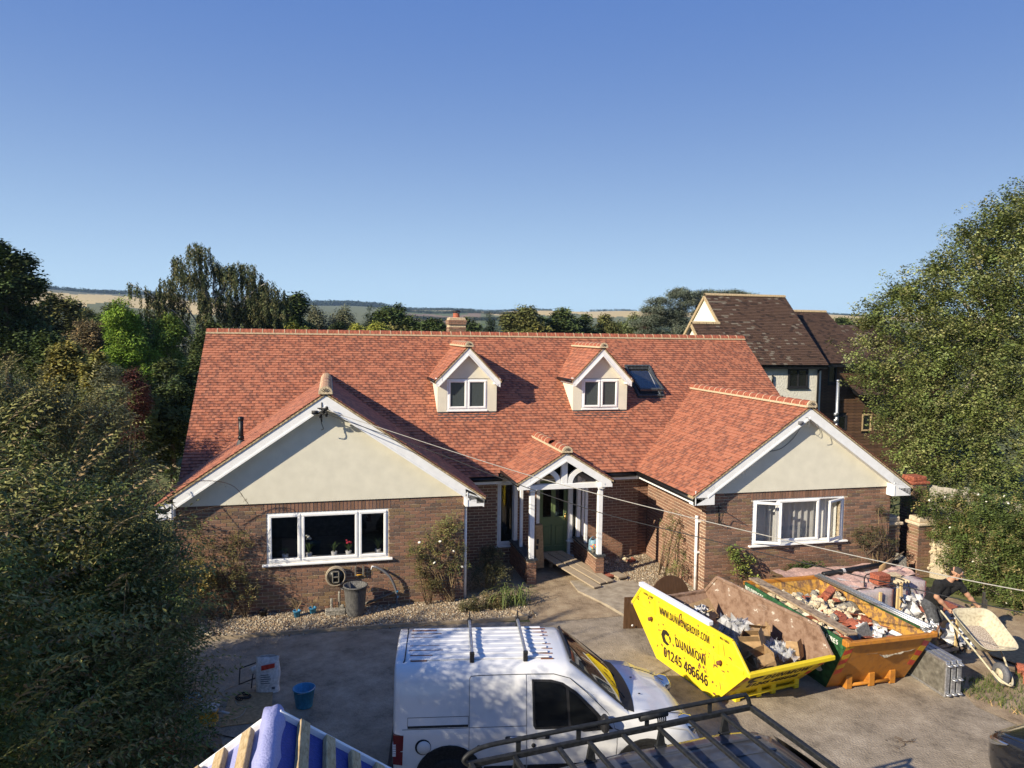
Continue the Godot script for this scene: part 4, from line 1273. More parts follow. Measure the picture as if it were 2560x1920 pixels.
func build_neighbours():
	var th := 0.032
	var U := V(cos(th), 0, sin(th)); var N := V(-sin(th), 0, cos(th))
	var X := Vector3.RIGHT; var Z := Vector3.BACK
	var fr := Transform3D(Basis(U, UP, N), V(12.72, 0, -13.015))
	var vars := old_tile_variants()
	var sl := 0.874
	# ---- the old white house
	var O := thing("white_house", "old white rendered house with steep mossy brown tile roof behind the bungalow", "house")
	O.transform = fr
	var w := ns()
	bb(w, V(0.1, 0, -2.9), V(3.70, 4.9, 2.94)); bb(w, V(-1.15, 0, 0.1), V(0.09, 4.9, 2.93))
	obj("wall", w, M.wall_white, O)
	var g := ns()
	# gablet and the lower gable, both facing left
	prism(g, PV([-2.9, 4.9, 2.9, 4.9, 0, 7.52]), 0.0, 0.1, Transform3D(Basis(V(0, 0, -1) * -1.0, UP, -X), V(0.12, 0, 0)))
	prism(g, PV([0.1, 4.9, 2.9, 4.9, 1.42, 6.28]), 0.0, 0.1, Transform3D(Basis(V(0, 0, 1), UP, -X), V(-1.05, 0, 0)))
	obj("gable", g, M.gable_white, O)
	var dk := ns()
	slab(dk, V(0, 4.767, 3.242), V(3.8, 4.767, 3.242), V(3.8, 7.6, 0), V(0, 7.6, 0), 0.1)
	slab(dk, V(3.8, 4.767, -3.242), V(0, 4.767, -3.242), V(0, 7.6, 0), V(3.8, 7.6, 0), 0.1)
	slab(dk, V(-1.25, 4.767, 3.242), V(0.0, 4.767, 3.242), V(0.0, 6.36, 1.42), V(-1.25, 6.36, 1.42), 0.1)
	slab(dk, V(0.0, 4.9, -0.2), V(-1.25, 4.9, -0.2), V(-1.25, 6.36, 1.42), V(0.0, 6.36, 1.42), 0.1)
	obj("roof_boarding", dk, M.dark_inside, O)
	tiles = []
	tile_plane(V(0, 4.767, 3.26), X, V(0, sl, -1).normalized(), 3.8, 4.3, "old")
	tile_plane(V(-1.25, 4.767, 3.26), X, V(0, sl, -1).normalized(), 1.25, 2.42, "old")
	for e in tiles:
		var k := sin(e[0].origin.x * 1.9 + e[0].origin.y) + sin(e[0].origin.y * 2.7 - e[0].origin.x * 0.7)
		e[1] = 6 if rng.randf() < 0.10 + 0.06 * k else (7 if rng.randf() < 0.12 else rng.randi() % 6)
	lay_out(O, tiles, vars, M.old_tile, "roof_tile", "roof_tiling", func(p: Vector3) -> float: return 0.0, 0)
	var rd := half_round(0.10, 0.29)
	for i in 13: mi("ridge_tile", rd, M.verge, O, Transform3D(Basis(), V(i * 0.292, 7.6, 0)))
	for i in 4: mi("ridge_tile", rd, M.verge, O, Transform3D(Basis(), V(-1.25 + i * 0.31, 6.36, 1.42)))
	var bg := ns()
	for q in [[V(-0.03, 7.6, 0), V(-0.03, 6.38, 1.42)], [V(-0.03, 7.6, 0), V(-0.03, 5.0, -2.95)], [V(-1.27, 6.36, 1.42), V(-1.27, 5.0, 2.95)]]:
		beam(bg, q[0] - UP * 0.07, q[1] - UP * 0.07, 0.12, 0.05)
	obj("verge", bg, M.verge, O)
	var ev := ns()
	bb(ev, V(0.0, 4.62, 2.96), V(3.8, 4.76, 3.18))
	obj("eave_board", ev, M.black_plastic, O)
	var gl := ns()
	bb(gl, V(2.25, 3.90, 2.93), V(3.06, 4.58, 2.952))
	var wn := ns()
	for q in [[2.21, 3.86, 2.29, 4.62], [3.02, 3.86, 3.10, 4.62], [2.62, 3.9, 2.69, 4.58]]: bb(wn, V(q[0], q[1], 2.94), V(q[2], q[3], 2.985))
	for q in [[2.29, 3.86, 3.02, 3.93], [2.29, 4.55, 3.02, 4.62]]: bb(wn, V(q[0], q[1], 2.941), V(q[2], q[3], 2.984))
	bb(wn, V(2.18, 3.81, 2.942), V(3.13, 3.855, 3.02))
	var win := obj("window", wn, M.van_dark, O)
	obj("pane", gl, M.auto_glass, win)
	var pp := ns(true)
	tube(pp, [V(3.70, 4.66, 3.12), V(3.53, 4.55, 3.0), V(3.53, 1.0, 3.0)], 0.045, 8)
	obj("downpipe", pp, M.black_plastic, O)
	var vs := ns(true)
	tube(vs, [V(1.51, 4.0, 3.0), V(1.51, 4.36, 3.0)], 0.035, 8)
	tube(vs, [V(1.96, 3.3, 3.0), V(1.96, 3.55, 3.0)], 0.035, 8)
	obj("vent_stub", vs, M.black_plastic, O)
	# ---- timber-clad house
	var T := thing("timber_house", "brown timber-clad house with dark tile roof half hidden by the big tree", "house")
	T.transform = fr
	var tw := ns()
	bb(tw, V(3.9, 0, -3.5), V(10.5, 4.9, 1.98))
	obj("wall", tw, M.dark_inside, T)
	tiles = []
	tile_plane(V(3.84, 4.80, 2.32), X, V(0, 0.667, -1).normalized(), 2.75, 4.0, "old")
	tile_plane(V(6.6, 4.6, 1.4), X, V(0, 0.6, -1).normalized(), 3.4, 3.6, "old")
	tile_plane(V(5.67, 3.52, 2.75), X, V(0, 0.5, -1).normalized(), 1.5, 0.7, "old")
	for e in tiles:
		e[1] = [0, 1, 2, 3, 7][rng.randi() % 5] if e[0].origin.x < 6.5 else rng.randi() % 7
	lay_out(T, tiles, vars, M.old_tile, "roof_tile", "roof_tiling", func(p: Vector3) -> float: return 0.0, 0)
	var td := ns()
	slab(td, V(3.84, 4.80, 2.30), V(6.6, 4.80, 2.30), V(6.6, 7.02, -1.03), V(3.84, 7.02, -1.03), 0.1)
	slab(td, V(6.6, 4.80, -4.3), V(3.84, 4.80, -4.3), V(3.84, 7.02, -1.03), V(6.6, 7.02, -1.03), 0.1)
	slab(td, V(6.61, 4.6, 1.4), V(10.4, 4.6, 1.4), V(10.4, 6.4, -1.6), V(6.61, 6.4, -1.6), 0.1)
	slab(td, V(5.66, 3.50, 2.75), V(7.18, 3.50, 2.75), V(7.18, 3.85, 2.0), V(5.66, 3.85, 2.0), 0.08)
	bb(td, V(3.84, 4.66, 2.05), V(6.6, 4.80, 2.28))
	obj("roof_boarding", td, M.black_plastic, T)
	for i in 9: mi("ridge_tile", rd, M.verge, T, Transform3D(Basis(), V(3.84 + i * 0.305, 7.02, -1.03)))
	var y := 0.3
	var holes := [[4.65, 5.05, 3.97, 4.71], [5.21, 5.64, 1.99, 2.62], [6.36, 6.84, 1.94, 2.66]]
	while y < 4.64:
		var segs := [[3.92, 10.4]]
		for h in holes:
			if y + 0.13 > h[2] and y < h[3]:
				var nsg := []
				for s in segs:
					if h[1] <= s[0] or h[0] >= s[1]: nsg.append(s); continue
					nsg.append([s[0], h[0]]); nsg.append([h[1], s[1]])
				segs = nsg
		for s in segs:
			var st := ns()
			var k := rng.randf_range(0.75, 1.2)
			st.set_color(Color(0.17 * k, 0.092 * k, 0.052 * k))
			bx(st, V((s[0] + s[1]) * 0.5, y + 0.062, 2.02), V(s[1] - s[0], 0.118, 0.045), Transform3D(Basis(), V(0, 0, rng.randf_range(0, 0.006))))
			obj("cladding_board", st, M.cladding, T)
		y += 0.128
	for h in holes:
		var f := ns()
		bb(f, V(h[0], h[2], 1.99), V(h[0] + 0.06, h[3], 2.06)); bb(f, V(h[1] - 0.06, h[2], 1.99), V(h[1], h[3], 2.06))
		bb(f, V(h[0] + 0.06, h[2], 1.991), V(h[1] - 0.06, h[2] + 0.06, 2.059)); bb(f, V(h[0] + 0.06, h[3] - 0.06, 1.991), V(h[1] - 0.06, h[3], 2.059))
		var wi := obj("window", f, M.timber_pale if h[0] > 6 else M.van_dark, T)
		var p := ns()
		bb(p, V(h[0] + 0.06, h[2] + 0.06, 1.992), V(h[1] - 0.06, h[3] - 0.06, 2.01))
		obj("pane", p, M.auto_glass, wi)
	# ---- a steel pole between the houses
	var po := ns(true)
	tube(po, [V(12.48, 0, -4.0), V(12.48, 4.54, -4.0)], 0.05, 10)
	lathe(po, [Vector2(0, 0), Vector2(0.06, 0), Vector2(0.06, 0.03), Vector2(0, 0.05)], 10, Transform3D(Basis(), V(12.48, 4.53, -4.0)))
	for q in [3.5, 3.3]: bx(po, V(12.42, q, -3.95), V(0.14, 0.09, 0.06))
	tag(obj("steel_pole", po, M.galv), "slim grey steel pole rising behind the right gable roof", "pole")

# ------------------------------------------------------------------ vehicles
const VPROF := [[0.78, 0.20], [0.85, 0.28], [0.885, 0.45], [0.90, 0.72], [0.893, 0.90], [0.88, 0.975], [0.856, 1.05], [0.818, 1.35], [0.768, 1.56], [0.728, 1.655], [0.668, 1.725], [0.588, 1.762], [0.40, 1.785], [0.20, 1.797], [0.0, 1.80]]

func van_top(x: float) -> float:
	if x < 1.60: return 1.80 - 0.02 * smoothstep(0.9, 1.6, x)
	if x < 2.44: return lerpf(1.78, 1.10, pow((x - 1.60) / 0.84, 1.12))
	if x < 3.25: return lerpf(1.10, 0.935, pow((x - 2.44) / 0.81, 1.5))
	return lerpf(0.935, 0.60, clampf((x - 3.25) / 0.27, 0, 1))

func van_prof_w(y: float) -> float:
	for i in VPROF.size() - 1:
		if y <= VPROF[i + 1][1]:
			return lerpf(VPROF[i][0], VPROF[i + 1][0], clampf((y - VPROF[i][1]) / (VPROF[i + 1][1] - VPROF[i][1]), 0, 1))
	return 0.0

func van_nose(x: float) -> float:
	var f := 1.0
	if x > 2.9: f = 1.0 - 0.26 * pow(clampf((x - 2.9) / 0.62, 0, 1), 2.2)
	if x < -0.62: f = 1.0 - 0.035 * pow((-0.62 - x) / 0.12, 2.0)
	return f

func van_side(x: float, y: float, off := 0.0) -> Vector3:
	return V(x, y, van_prof_w(y) * van_nose(x) + off)

func van_ring(x: float) -> Array:
	var top := van_top(x)
	var half := []
	for i in VPROF.size():
		var p: Array = VPROF[i]
		var y: float = p[1]; var w: float = p[0]
		if top < 1.5 and i >= 6:
			y = 1.02 + (p[1] - 1.05) * (top - 1.02) / 0.75 if top > 1.02 else top - 0.10 + 0.10 * (i - 6) / 8.0
			if i <= 9: w = van_prof_w(minf(y, 1.7))
		elif i >= 6: y = 1.05 + (p[1] - 1.05) * (top - 1.05) / 0.75
		if top <= 1.02 and i < 6: y = minf(y, top - 0.12 + i * 0.004)
		half.append(Vector2(w * van_nose(x), y))
	var ring := []
	for p in half: ring.append(V(x, p.y, p.x))
	for i in range(half.size() - 2, -1, -1): ring.append(V(x, half[i].y, -half[i].x))
	return ring

func side_poly(st: SurfaceTool, poly: Array, off: float, t := 0.012):
	# a panel laid on the van's side, cut into bands so that it follows the bulge
	var p := PV(poly)
	var lo := 9.0; var hi := -9.0
	for v in p: lo = minf(lo, v.y); hi = maxf(hi, v.y)
	var y := lo
	while y < hi - 0.001:
		var y2 := minf(hi, y + 0.08)
		for c in Geometry2D.intersect_polygons(p, PV([-5, y, 5, y, 5, y2, -5, y2])):
			var idx := Geometry2D.triangulate_polygon(c)
			for i in range(0, idx.size(), 3):
				tri(st, van_side(c[idx[i]].x, c[idx[i]].y, off), van_side(c[idx[i + 1]].x, c[idx[i + 1]].y, off), van_side(c[idx[i + 2]].x, c[idx[i + 2]].y, off))
		y = y2
	for i in p.size():
		var a := p[i]; var b := p[(i + 1) % p.size()]
		quad(st, van_side(a.x, a.y, off), van_side(b.x, b.y, off), van_side(b.x, b.y, off - t), van_side(a.x, a.y, off - t))

func side_line(st: SurfaceTool, pts: Array, w := 0.009, closed := false):
	var p := PV(pts)
	for i in (p.size() if closed else p.size() - 1):
		var a := p[i]; var b := p[(i + 1) % p.size()]
		var n := int(ceil(a.distance_to(b) / 0.1))
		for k in n:
			var u := a.lerp(b, float(k) / n); var v := a.lerp(b, float(k + 1) / n)
			beam(st, van_side(u.x, u.y, 0.0), van_side(v.x, v.y, 0.0), w, 0.004)

func build_vehicles():
	build_van()
	build_rack_car()
	build_dark_car()

func wheel(parent: Node3D, at: Vector3, r: float, w: float):
	var st := ns(true)
	var xf := Transform3D(Basis(Vector3.RIGHT, PI / 2), at)
	lathe(st, [Vector2(r * 0.62, -w * 0.5), Vector2(r * 0.93, -w * 0.5), Vector2(r, -w * 0.32), Vector2(r, w * 0.32), Vector2(r * 0.93, w * 0.5), Vector2(r * 0.62, w * 0.5)], 28, xf)
	var wl := obj("wheel", st, M.rubber, parent)
	var rm := ns(true)
	lathe(rm, [Vector2(0, w * 0.36), Vector2(r * 0.2, w * 0.40), Vector2(r * 0.5, w * 0.28), Vector2(r * 0.62, w * 0.44), Vector2(r * 0.62, -w * 0.44), Vector2(r * 0.5, -w * 0.28), Vector2(0, -w * 0.36)], 28, xf)
	obj("rim", rm, M.steel_rim, wl)

func build_van():
	var T := thing("white_van", "old white panel van parked nose right before the bungalow, rust streaks on its ribbed roof", "van", V(-1.30, 0, 6.07), -0.157)
	T.scale = Vector3.ONE * 0.945
	var st := ns(true)
	var xs := [-0.74, -0.725, -0.70, -0.64, -0.5, 0.0, 0.5, 1.0, 1.4, 1.58, 1.64, 1.72, 1.82, 1.95, 2.08, 2.2, 2.32, 2.42, 2.46, 2.6, 2.8, 2.95, 3.1, 3.25, 3.36, 3.44, 3.5, 3.53]
	var rings := []
	for i in xs.size():
		var ring := van_ring(xs[i])
		if i == 0:
			for k in ring.size(): ring[k] = V(ring[k].x, lerpf(ring[k].y, 0.9, 0.03), ring[k].z * 0.94)
		rings.append(ring)
	loft(st, rings, true, false)
	var body := obj("body", st, M.van_white, T)
	# roof ribs
	for i in 8:
		var z := -0.50 + i * 0.143
		var rb := ns()
		cbx(rb, V(0.42, 1.797 - absf(z) * absf(z) * 0.06, z), V(1.9, 0.022, 0.055), 0.010)
		obj("roof_rib", rb, M.van_white, T)
	for i in 8:
		var z := -0.43 + i * 0.143 - 0.035
		if i != 3:
			var ru := ns()
			var l: float = [0.26, 0.32, 0.28, 0.2, 0.3, 0.34, 0.22, 0.16][i]
			cbx(ru, V(-0.50 + l * 0.5, 1.793 - z * z * 0.06, z - 0.006), V(l * 1.4, 0.014, 0.030), 0.005)
			cbx(ru, V(1.40 - l * 0.4, 1.780 - z * z * 0.06, z - 0.006), V(l * 1.1, 0.012, 0.026), 0.005)
			obj("rust_streak", ru, M.van_rust, T)
	var dl := ns()
	bb(dl, V(-0.615, 1.785, -0.53), V(-0.60, 1.801, 0.53))
	for s in [-1, 1]: beam(dl, V(-0.608, 1.79, s * 0.53), V(-0.69, 1.66, s * 0.65), 0.012, 0.012)
	obj("rear_door_seam", dl, M.van_dark, T)
	# seams of the doors
	var se := ns()
	side_line(se, [0.255, 0.36, 0.262, 1.0, 0.262, 1.60, 0.285, 1.638, 0.40, 1.645, 1.025, 1.645])
	side_line(se, [1.03, 0.36, 1.025, 0.9, 1.025, 1.645])
	side_line(se, [1.03, 1.645, 1.40, 1.64, 1.62, 1.585, 1.85, 1.40, 2.12, 1.14, 2.20, 1.02, 2.22, 0.93, 2.30, 0.90])
	side_line(se, [2.26, 0.92, 2.24, 0.36])
	side_line(se, [-0.62, 1.0, 0.255, 1.0], 0.006)
	side_line(se, [0.262, 1.0, 1.025, 1.0], 0.006)
	side_line(se, [-0.55, 1.145, 0.25, 1.145, 0.25, 1.03, -0.55, 1.03], 0.006, true)
	obj("door_seam", se, M.van_dark, T)
	var sl := ns()
	side_poly(sl, [-0.55, 1.012, 0.25, 1.012, 0.25, 1.04, -0.55, 1.04], 0.004)
	obj("slide_rail", sl, M.van_dark, T)
	# side glass with its black surround, then the panes
	var wf := ns()
	side_poly(wf, [1.10, 1.585, 1.36, 1.575, 1.52, 1.535, 1.70, 1.42, 1.95, 1.18, 2.14, 0.985, 2.20, 0.93, 1.80, 0.905, 1.66, 0.955, 1.145, 0.955, 1.115, 1.0], 0.007)
	var wnd := obj("window", wf, M.van_dark, T)
	var wp := ns()
	side_poly(wp, [1.125, 1.56, 1.35, 1.55, 1.50, 1.512, 1.555, 1.475, 1.585, 0.99, 1.15, 0.985], 0.011, 0.004)
	obj("pane", wp, M.auto_glass, wnd)
	wp = ns()
	side_poly(wp, [1.60, 1.445, 1.70, 1.375, 1.98, 1.09, 1.99, 0.955, 1.80, 0.935, 1.69, 0.97, 1.62, 1.0], 0.011, 0.004)
	obj("pane", wp, M.auto_glass, wnd)
	# windscreen, cowl and wipers
	var ws := ns(true)
	var a := []
	for i in 9:
		var x := lerpf(1.655, 2.33, i / 8.0)
		var ring := []
		for k in 11:
			var z := lerpf(-1, 1, k / 10.0) * lerpf(0.565, 0.70, i / 8.0)
			ring.append(V(x + 0.055 * (1.0 - pow(absf(z) / 0.75, 2.0)), van_top(x) + 0.022 - 0.035 * pow(absf(z) / 0.66, 2.0), z))
		a.append(ring)
	loft(ws, a, false, false)
	obj("windscreen", ws, M.auto_glass, T)
	var sur := ns()
	for s in [-1, 1]:
		var pts := []
		for i in 9:
			var x := lerpf(1.65, 2.38, i / 8.0)
			pts.append(V(x, van_top(x) - 0.012, s * lerpf(0.575, 0.715, i / 8.0)))
		tube(sur, pts, 0.016, 6)
	bx(sur, V(1.66, 1.768, 0), V(0.03, 0.03, 1.08))
	obj("windscreen_seal", sur, M.van_dark, T)
	var co := ns(true)
	a = []
	for i in 4:
		var ring := []
		for k in 11:
			var z := lerpf(-0.76, 0.76, k / 10.0)
			ring.append(V(2.34 + i * 0.06 + 0.075 * (1.0 - pow(absf(z) / 0.76, 2.0)), 1.165 - i * 0.022 - 0.03 * z * z, z))
		a.append(ring)
	loft(co, a, false, false)
	obj("cowl", co, M.van_dark, T)
	var wi := ns(true)
	for q in [[0.50, -0.10], [-0.15, -0.62]]:
		tube(wi, [V(2.44, 1.16, q[0]), V(2.36, 1.20, lerpf(q[0], q[1], 0.4)), V(2.25, 1.27, q[1])], 0.010, 6)
		tube(wi, [V(2.34, 1.21, q[0] - 0.1), V(2.22, 1.275, q[1] - 0.05)], 0.008, 5)
	obj("wiper", wi, M.rubber, T)
	# bonnet seam, washer jets, front lamps and bumper
	var bs := ns()
	for s in [-1, 1]:
		var pts := arc([V(2.46, 1.085, s * 0.70), V(2.8, 1.045, s * 0.665), V(3.1, 0.975, s * 0.60), V(3.3, 0.90, s * 0.50)], 5)
		tube(bs, pts, 0.006, 5)
	for s in [-0.25, 0.25]: cbx(bs, V(2.72, 1.083, s), V(0.035, 0.012, 0.02), 0.004)
	obj("bonnet_seam", bs, M.van_dark, T)
	for s in [-1, 1]:
		var hl := ns(true)
		lathe(hl, [Vector2(0, 0.10), Vector2(0.10, 0.08), Vector2(0.16, 0.0), Vector2(0.17, -0.1)], 16, Transform3D(Basis(V(0, 0, 1), -1.1) * Basis(Vector3.RIGHT, 0), V(3.34, 0.80, s * 0.60)), 0.8)
		obj("headlight", hl, M.lens, T)
	var bp := ns(true)
	var bring := []
	for k in 13:
		var z := lerpf(-0.86, 0.86, k / 12.0)
		bring.append(V(3.50 - 0.28 * pow(absf(z) / 0.86, 2.6), 0.42, z))
	tube(bp, bring, 0.13, 10)
	obj("bumper", bp, M.van_dark, T)
	# rear lamp, bumper, fuel cap, lock, handles, mirror
	for s in [-1, 1]:
		var tl := ns()
		var xf := Transform3D(Basis(), Vector3.ZERO) if s > 0 else Transform3D(Basis.from_scale(V(1, 1, -1)), Vector3.ZERO)
		prism(tl, PV([-0.735, 0.55, -0.615, 0.53, -0.605, 0.80, -0.60, 0.93, -0.735, 0.95]), 0.80, 0.899, xf)
		obj("rear_light", tl, M.tail_red, T)
		var tw := ns()
		for k in 7: bb(tw, V(-0.742, 0.66 + k * 0.024, s * 0.82), V(-0.70, 0.675 + k * 0.024, s * 0.901))
		obj("light_lens", tw, M.white_trim, T)
	var rbp := ns()
	cbx(rbp, V(-0.76, 0.38, 0), V(0.12, 0.22, 1.70), 0.05)
	obj("bumper", rbp, M.van_dark, T)
	var fc := ns(true)
	lathe(fc, [Vector2(0, 0.012), Vector2(0.085, 0.010), Vector2(0.09, 0.0), Vector2(0.09, -0.03)], 22, Transform3D(Basis(Vector3.RIGHT, PI / 2 - 0.0), V(-0.335, 0.765, 0.905)))
	var fr := ns(true)
	lathe(fr, [Vector2(0, 0.002), Vector2(0.105, 0.002), Vector2(0.105, -0.03)], 22, Transform3D(Basis(Vector3.RIGHT, PI / 2), V(-0.345, 0.77, 0.902)))
	obj("fuel_recess", fr, M.van_dark, T)
	obj("fuel_cap", fc, M.van_white, T)
	var lk := ns(true)
	for q in [0.39, 1.12]: lathe(lk, [Vector2(0, 0.012), Vector2(0.028, 0.010), Vector2(0.03, -0.02)], 14, Transform3D(Basis(Vector3.RIGHT, PI / 2), V(q, 0.745, 0.90)))
	obj("door_lock", lk, M.van_dark, T)
	for x in [0.86, 1.215]:
		var hd := ns()
		cbx(hd, V(x, 0.855, 0.905), V(0.24, 0.055, 0.03), 0.022)
		var h := obj("door_handle", hd, M.van_dark, T)
		var hp := ns()
		cbx(hp, V(x + 0.0, 0.865, 0.922), V(0.12, 0.04, 0.018), 0.008)
		obj("handle_cap", hp, M.alu, h)
	for s in [-1, 1]:
		var mr := ns()
		cbx(mr, V(2.06, 1.06, s * 0.99), V(0.10, 0.22, 0.17), 0.035)
		beam(mr, V(2.08, 1.0, s * 0.86), V(2.07, 1.0, s * 0.95), 0.06, 0.06)
		obj("mirror", mr, M.van_dark, T)
	# side moulding, arches, wheels
	var sm := ns()
	side_poly(sm, [0.46, 0.40, 1.02, 0.40, 1.02, 0.47, 0.46, 0.47], 0.012)
	side_poly(sm, [1.04, 0.40, 2.20, 0.40, 2.20, 0.47, 1.04, 0.47], 0.012)
	obj("side_moulding", sm, M.van_dark, T)
	for x in [0.0, 2.664]:
		for s in [-1, 1]:
			var ar := ns()
			var zz: float = 0.90 * s
			for k in 16:
				var a0 := PI * (k / 16.0) * 1.12 - 0.19; var a1 := PI * ((k + 1) / 16.0) * 1.12 - 0.19
				var p0 := Vector2(cos(a0), sin(a0)); var p1 := Vector2(cos(a1), sin(a1))
				var c := Vector2(x, 0.33)
				prism(ar, PackedVector2Array([c + p0 * 0.375, c + p1 * 0.375, c + p1 * 0.455, c + p0 * 0.455]), zz - 0.03, zz + 0.022)
			var arch := obj("wheel_arch", ar, M.rubber, T)
			var wd := ns()
			var pol := PackedVector2Array()
			for k in 20: pol.append(Vector2(x, 0.33) + Vector2(cos(TAU * k / 20), sin(TAU * k / 20)) * 0.38)
			prism(wd, pol, zz - 0.02, zz + 0.004)
			obj("arch_shade_disc", wd, M.rubber, arch)  # flat black disc paints the shade inside the arch, no hollow is cut
			wheel(T, V(x, 0.305, s * 0.835), 0.305, 0.19)
	# roof bars
	for x in [0.30, 1.03]:
		var rb := ns()
		cbx(rb, V(x, 1.875, 0.0), V(0.045, 0.03, 1.16), 0.008)
		bb(rb, V(x - 0.012, 1.89, -0.6), V(x + 0.012, 1.896, 0.6))
		var bar := obj("roof_bar", rb, M.galv, T)
		for s in [-1, 1]:
			var ft := ns()
			cbx(ft, V(x, 1.815, s * 0.575), V(0.06, 0.12, 0.06), 0.01)
			cbx(ft, V(x, 1.88, s * 0.588), V(0.065, 0.05, 0.05), 0.01)
			if s < 0: bb(ft, V(x - 0.01, 1.9, -0.61), V(x + 0.01, 2.0, -0.57))
			obj("bar_foot", ft, M.van_dark, bar)

func build_rack_car():
	var yaw := 0.119
	var T := thing("off_roader", "dark grey off-roader with black steel roof rack, nearest vehicle at the bottom", "car", V(1.3, 0, 9.2), yaw)
	# only the roof and shoulders are in the picture; the body below is a full car all the same
	var st := ns(true)
	var rings := []
	for q in [[-3.35, 0.55, 1.05, 0.10], [-3.25, 0.4, 1.55, 0.06], [-3.12, 0.38, 1.88, 0.04], [-2.9, 0.36, 1.93, 0.0], [-1.5, 0.36, 1.955, 0.0], [-0.4, 0.36, 1.945, 0.0], [-0.1, 0.36, 1.925, 0.02], [0.12, 0.36, 1.86, 0.04], [0.62, 0.36, 1.30, 0.06], [0.82, 0.36, 1.16, 0.06], [1.35, 0.36, 1.10, 0.08], [1.62, 0.38, 0.98, 0.12], [1.70, 0.45, 0.80, 0.18]]:
		var x: float = q[0]; var t: float = q[2]; var inz: float = q[3]
		var ring := []
		var half := [[0.86, q[1]], [0.90, 0.6], [0.90, minf(0.95, t - 0.08)], [0.86, minf(1.1, t - 0.05)], [0.72 if t > 1.4 else 0.84, minf(t - 0.09, 1.80)], [0.66 if t > 1.4 else 0.78, t - 0.035], [0.58 if t > 1.4 else 0.68, t - 0.008], [0.3, t + 0.004], [0.0, t + 0.008]]
		for p in half: ring.append(V(x, p[1], 0.70 + (p[0] - inz)))
		for i in range(half.size() - 2, -1, -1): ring.append(V(x, half[i][1], 0.70 - (half[i][0] - inz)))
		rings.append(ring)
	loft(st, rings, true, false)
	obj("body", st, M.grey_paint, T)
	var wsn := ns(true)
	var a := []
	for i in 5:
		var ring := []
		for k in 9:
			var z := lerpf(-1, 1, k / 8.0)
			ring.append(V(lerpf(0.18, 0.60, i / 4.0) + 0.05 * (1 - z * z), lerpf(1.83, 1.33, i / 4.0) + 0.012, 0.70 + z * lerpf(0.57, 0.66, i / 4.0)))
		a.append(ring)
	loft(wsn, a, false, false)
	obj("windscreen", wsn, M.auto_glass, T)
	for s in [-1, 1]:
		for x in [-2.5, 0.95]: wheel(T, V(x, 0.37, 0.70 + s * 0.80), 0.37, 0.23)
	# pressed ribs along the roof, and a recessed sunroof frame at the front
	for z in [0.22, 0.46, 0.70, 0.94, 1.18]:
		for q in [[-2.85, -1.75], [-1.62, -0.62]]:
			var rb := ns()
			cbx(rb, V((q[0] + q[1]) * 0.5, 1.958 - 0.02 * absf(z - 0.7), z), V(q[1] - q[0], 0.014, 0.03), 0.006, Transform3D(Basis(), V(0, 0, 0)))
			obj("roof_rib", rb, M.grey_paint, T)
	for z in [0.26, 0.48, 0.92, 1.14]:
		var rb := ns()
		beam(rb, V(-0.55, 1.958, z), V(-0.08, 1.935, z), 0.012, 0.03)
		obj("roof_rib", rb, M.grey_paint, T)
	var gu := ns(true)
	for s in [-1, 1]: tube(gu, [V(-3.05, 1.845, 0.70 + s * 0.715), V(-1.5, 1.875, 0.70 + s * 0.715), V(-0.1, 1.85, 0.70 + s * 0.705), V(0.10, 1.80, 0.70 + s * 0.69)], 0.014, 6)
	obj("rain_gutter", gu, M.grey_paint, T)
	# the rack: lower frame, cross bars, raised rail with plates
	var rk := ns()
	for z in [0.0, 1.40]: cbx(rk, V(-1.50, 2.10, z), V(3.05, 0.055, 0.045), 0.008)
	cbx(rk, V(0.0, 2.10, 0.70), V(0.055, 0.055, 1.36), 0.008)
	cbx(rk, V(-3.0, 2.10, 0.70), V(0.045, 0.055, 1.36), 0.008)
	var rack := obj("roof_rack", rk, M.rack_black, T)
	for x in [-0.36, -0.74, -1.10, -1.49, -1.85, -2.16, -2.59]:
		var cb := ns()
		cbx(cb, V(x, 2.095, 0.70), V(0.045, 0.035, 1.36), 0.006)
		obj("cross_bar", cb, M.rack_black, rack)
	for z in [0.0, 1.40]:
		var ur := ns(true)
		tube(ur, arc([V(-3.0, 2.09, z), V(-3.06, 2.16, z), V(-2.90, 2.235, z), V(-2.5, 2.245, z), V(-1.4, 2.245, z), V(-0.22, 2.245, z), V(-0.06, 2.225, z), V(-0.01, 2.12, z)], 6), 0.022, 9)
		obj("side_rail", ur, M.rack_black, rack)
		for x in [-0.50, -1.22, -1.95, -2.55]:
			var pl := ns()
			bb(pl, V(x - 0.022, 2.12, z - 0.006), V(x + 0.022, 2.235, z + 0.006))
			obj("rail_plate", pl, M.rack_black, rack)
	for x in [-0.36, -1.10, -1.85, -2.59]:
		for z in [0.06, 1.34]:
			var ft := ns()
			prism(ft, PV([-0.05, 0, 0.05, 0, 0.02, 0.17, -0.02, 0.17]), -0.015, 0.015, Transform3D(Basis(), V(x, 1.92, z)))
			cbx(ft, V(x, 1.93, z), V(0.12, 0.03, 0.06), 0.01)
			obj("rack_foot", ft, M.rack_black, rack)
	# a cable tie-up hanging on the rail
	var ct := ns(true)
	tube(ct, [V(-1.30, 2.215, 0.0), V(-1.0, 2.22, 0.0)], 0.035, 8)
	for k in 5: tube(ct, arc([V(-1.03 - k * 0.02, 2.20, -0.02), V(-0.99 - k * 0.022, 2.15, -0.03), V(-1.0 - k * 0.02, 2.10, -0.02)], 3), 0.008, 5)
	obj("strap_bundle", ct, M.rack_black, rack)

